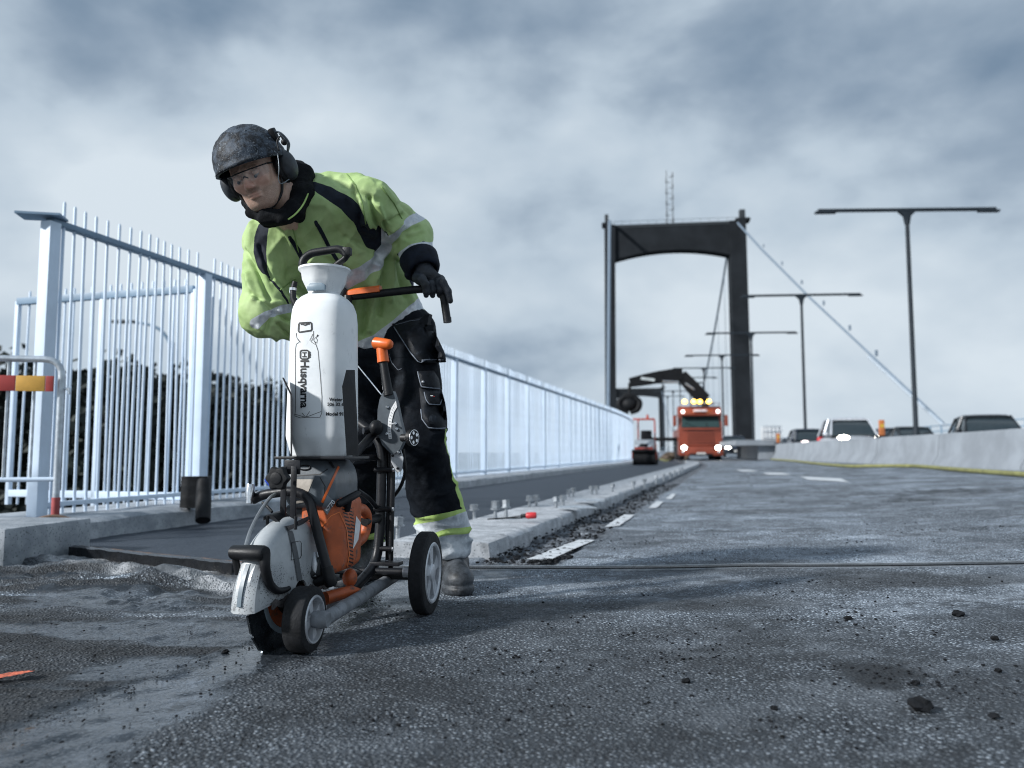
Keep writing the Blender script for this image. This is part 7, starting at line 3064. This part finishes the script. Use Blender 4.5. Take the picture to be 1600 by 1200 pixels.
MB().box((0, 1.0, .72), (.8, .9, .3), bev=.05).build('rear_body', M_ROR, ro)
MB().box((0, .9, .98), (.45, .42, .14), bev=.05).build('seat', M_TDARK, ro)
MB().box((0, 1.1, 1.2), (.45, .1, .4), bev=.04).build('backrest', M_TDARK, ro)
MB().lathe([(.17, -.012), (.195, 0), (.17, .012)], (0, .52, 1.16), (0, -.5, .85), 20, closed=True).build('steering_wheel', M_TDARK, ro)
MB().tube(bend([(-.34, 1.25, .8), (-.34, 1.2, 1.86), (.34, 1.2, 1.86), (.34, 1.25, .8)], .1), .032, 8).build('roll_bar', M_ROR, ro)
MB().box((-.1, 1.2, 1.87), (.9, .1, .07), bev=.02).build('roll_bar_top', M_ROR, ro)
MB().cyl((.05, 1.2, 1.9), (.05, 1.2, 2.06), .06, .045, n=10).build('beacon', M_ROR, ro)

# ---- yellow hoses, white brace and barrier markers
hz_ = [GP(x, y) for x, y in ((963, 722), (972, 718), (985, 721), (998, 723), (990, 719), (975, 722), (968, 727))]
o = MB().tube(crv([p + Vector((0, 0, .05)) for p in hz_], 6), .055, 8).build('hose', M_YHOSE)
tag(o, 'tangled yellow hose left of the road roller', 'hose')
hz_ = [GP(x, y) for x, y in ((1020, 722), (1030, 719), (1042, 721), (1052, 717))]
o = MB().tube(crv([p + Vector((0, 0, .05)) for p in hz_], 6), .055, 8).build('hose', M_YHOSE)
tag(o, 'yellow hose right of the road roller', 'hose')
a, b_ = at(949, 729, 30), at(964, 692, 31)
o = MB().cyl(a, b_, .05, n=8).build('brace_pipe', M_FENCE)
tag(o, 'white pipe leaning at the far end of the picket fence', 'pipe')
dm = GP(1072, 719)
V_, F_ = lump_mesh(.8, 5, 3)
o = MB().add([(v.x * 1.1, v.y, max(v.z * .9, -.1)) for v in V_], F_).build('earth_heap', pm('brown_earth', (.1, .075, .055), .95, var=.5, vs=6, bump=.8, bs=20), smooth=False)
o.location = (dm.x, dm.y + 3, dm.z + .12)
tag(o, 'low brown heap of earth at the left front corner of the truck', 'heap')
M_MARK = pm('orange_marker', (.5, .16, .05), .6, var=.2)
for px, Y, lab in ((1216, 39.0, 'orange marker post on the far end of the barrier'), (1378.5, 23.3, 'orange marker post on the barrier in front of the red tail lights')):
    p = barrier_pt(Y)
    p.x = at(px, 690, Y).x
    m_ = thing('marker_post', lab, 'marker post', (p.x, Y, p.z + .765), group='marker posts on the barrier')
    MB().box((0, 0, .26), (.16, .05, .5), bev=.015).build('marker_panel', M_MARK, m_)
    MB().box((0, 0, .03), (.3, .2, .06), bev=.01).build('marker_base', M_TDARK, m_)
    MB().box((0, -.028, .34), (.12, .006, .09)).build('reflector', pm('yellow_reflector', (.6, .4, .05), .4), m_)

# caged white container behind the barrier
cp_ = at(1205, 690, 50)
cg = thing('caged_container', 'white caged liquid container behind the end of the barrier', 'container', (cp_.x, 50, G(cp_.x, 50) + .75), RZ)
MB().box((0, 0, .62), (1.1, 1.0, 1.1), bev=.1).build('plastic_tank', pm('milky_plastic', (.6, .62, .64), .5, var=.1), cg)
for k in range(6):
    x = -.58 + 1.16 * k / 5
    MB().cyl((x, -.55, 0), (x, -.55, 1.2), .018, n=6).build('cage_bar', M_GALV, cg)
for z in (.05, .45, .85, 1.2):
    MB().cyl((-.58, -.55, z), (.58, -.55, z), .018, n=6).build('cage_rail', M_GALV, cg)
MB().box((0, 0, -.38), (1.2, 1.1, .72), bev=.02).build('pallet_base', M_CONC, cg)
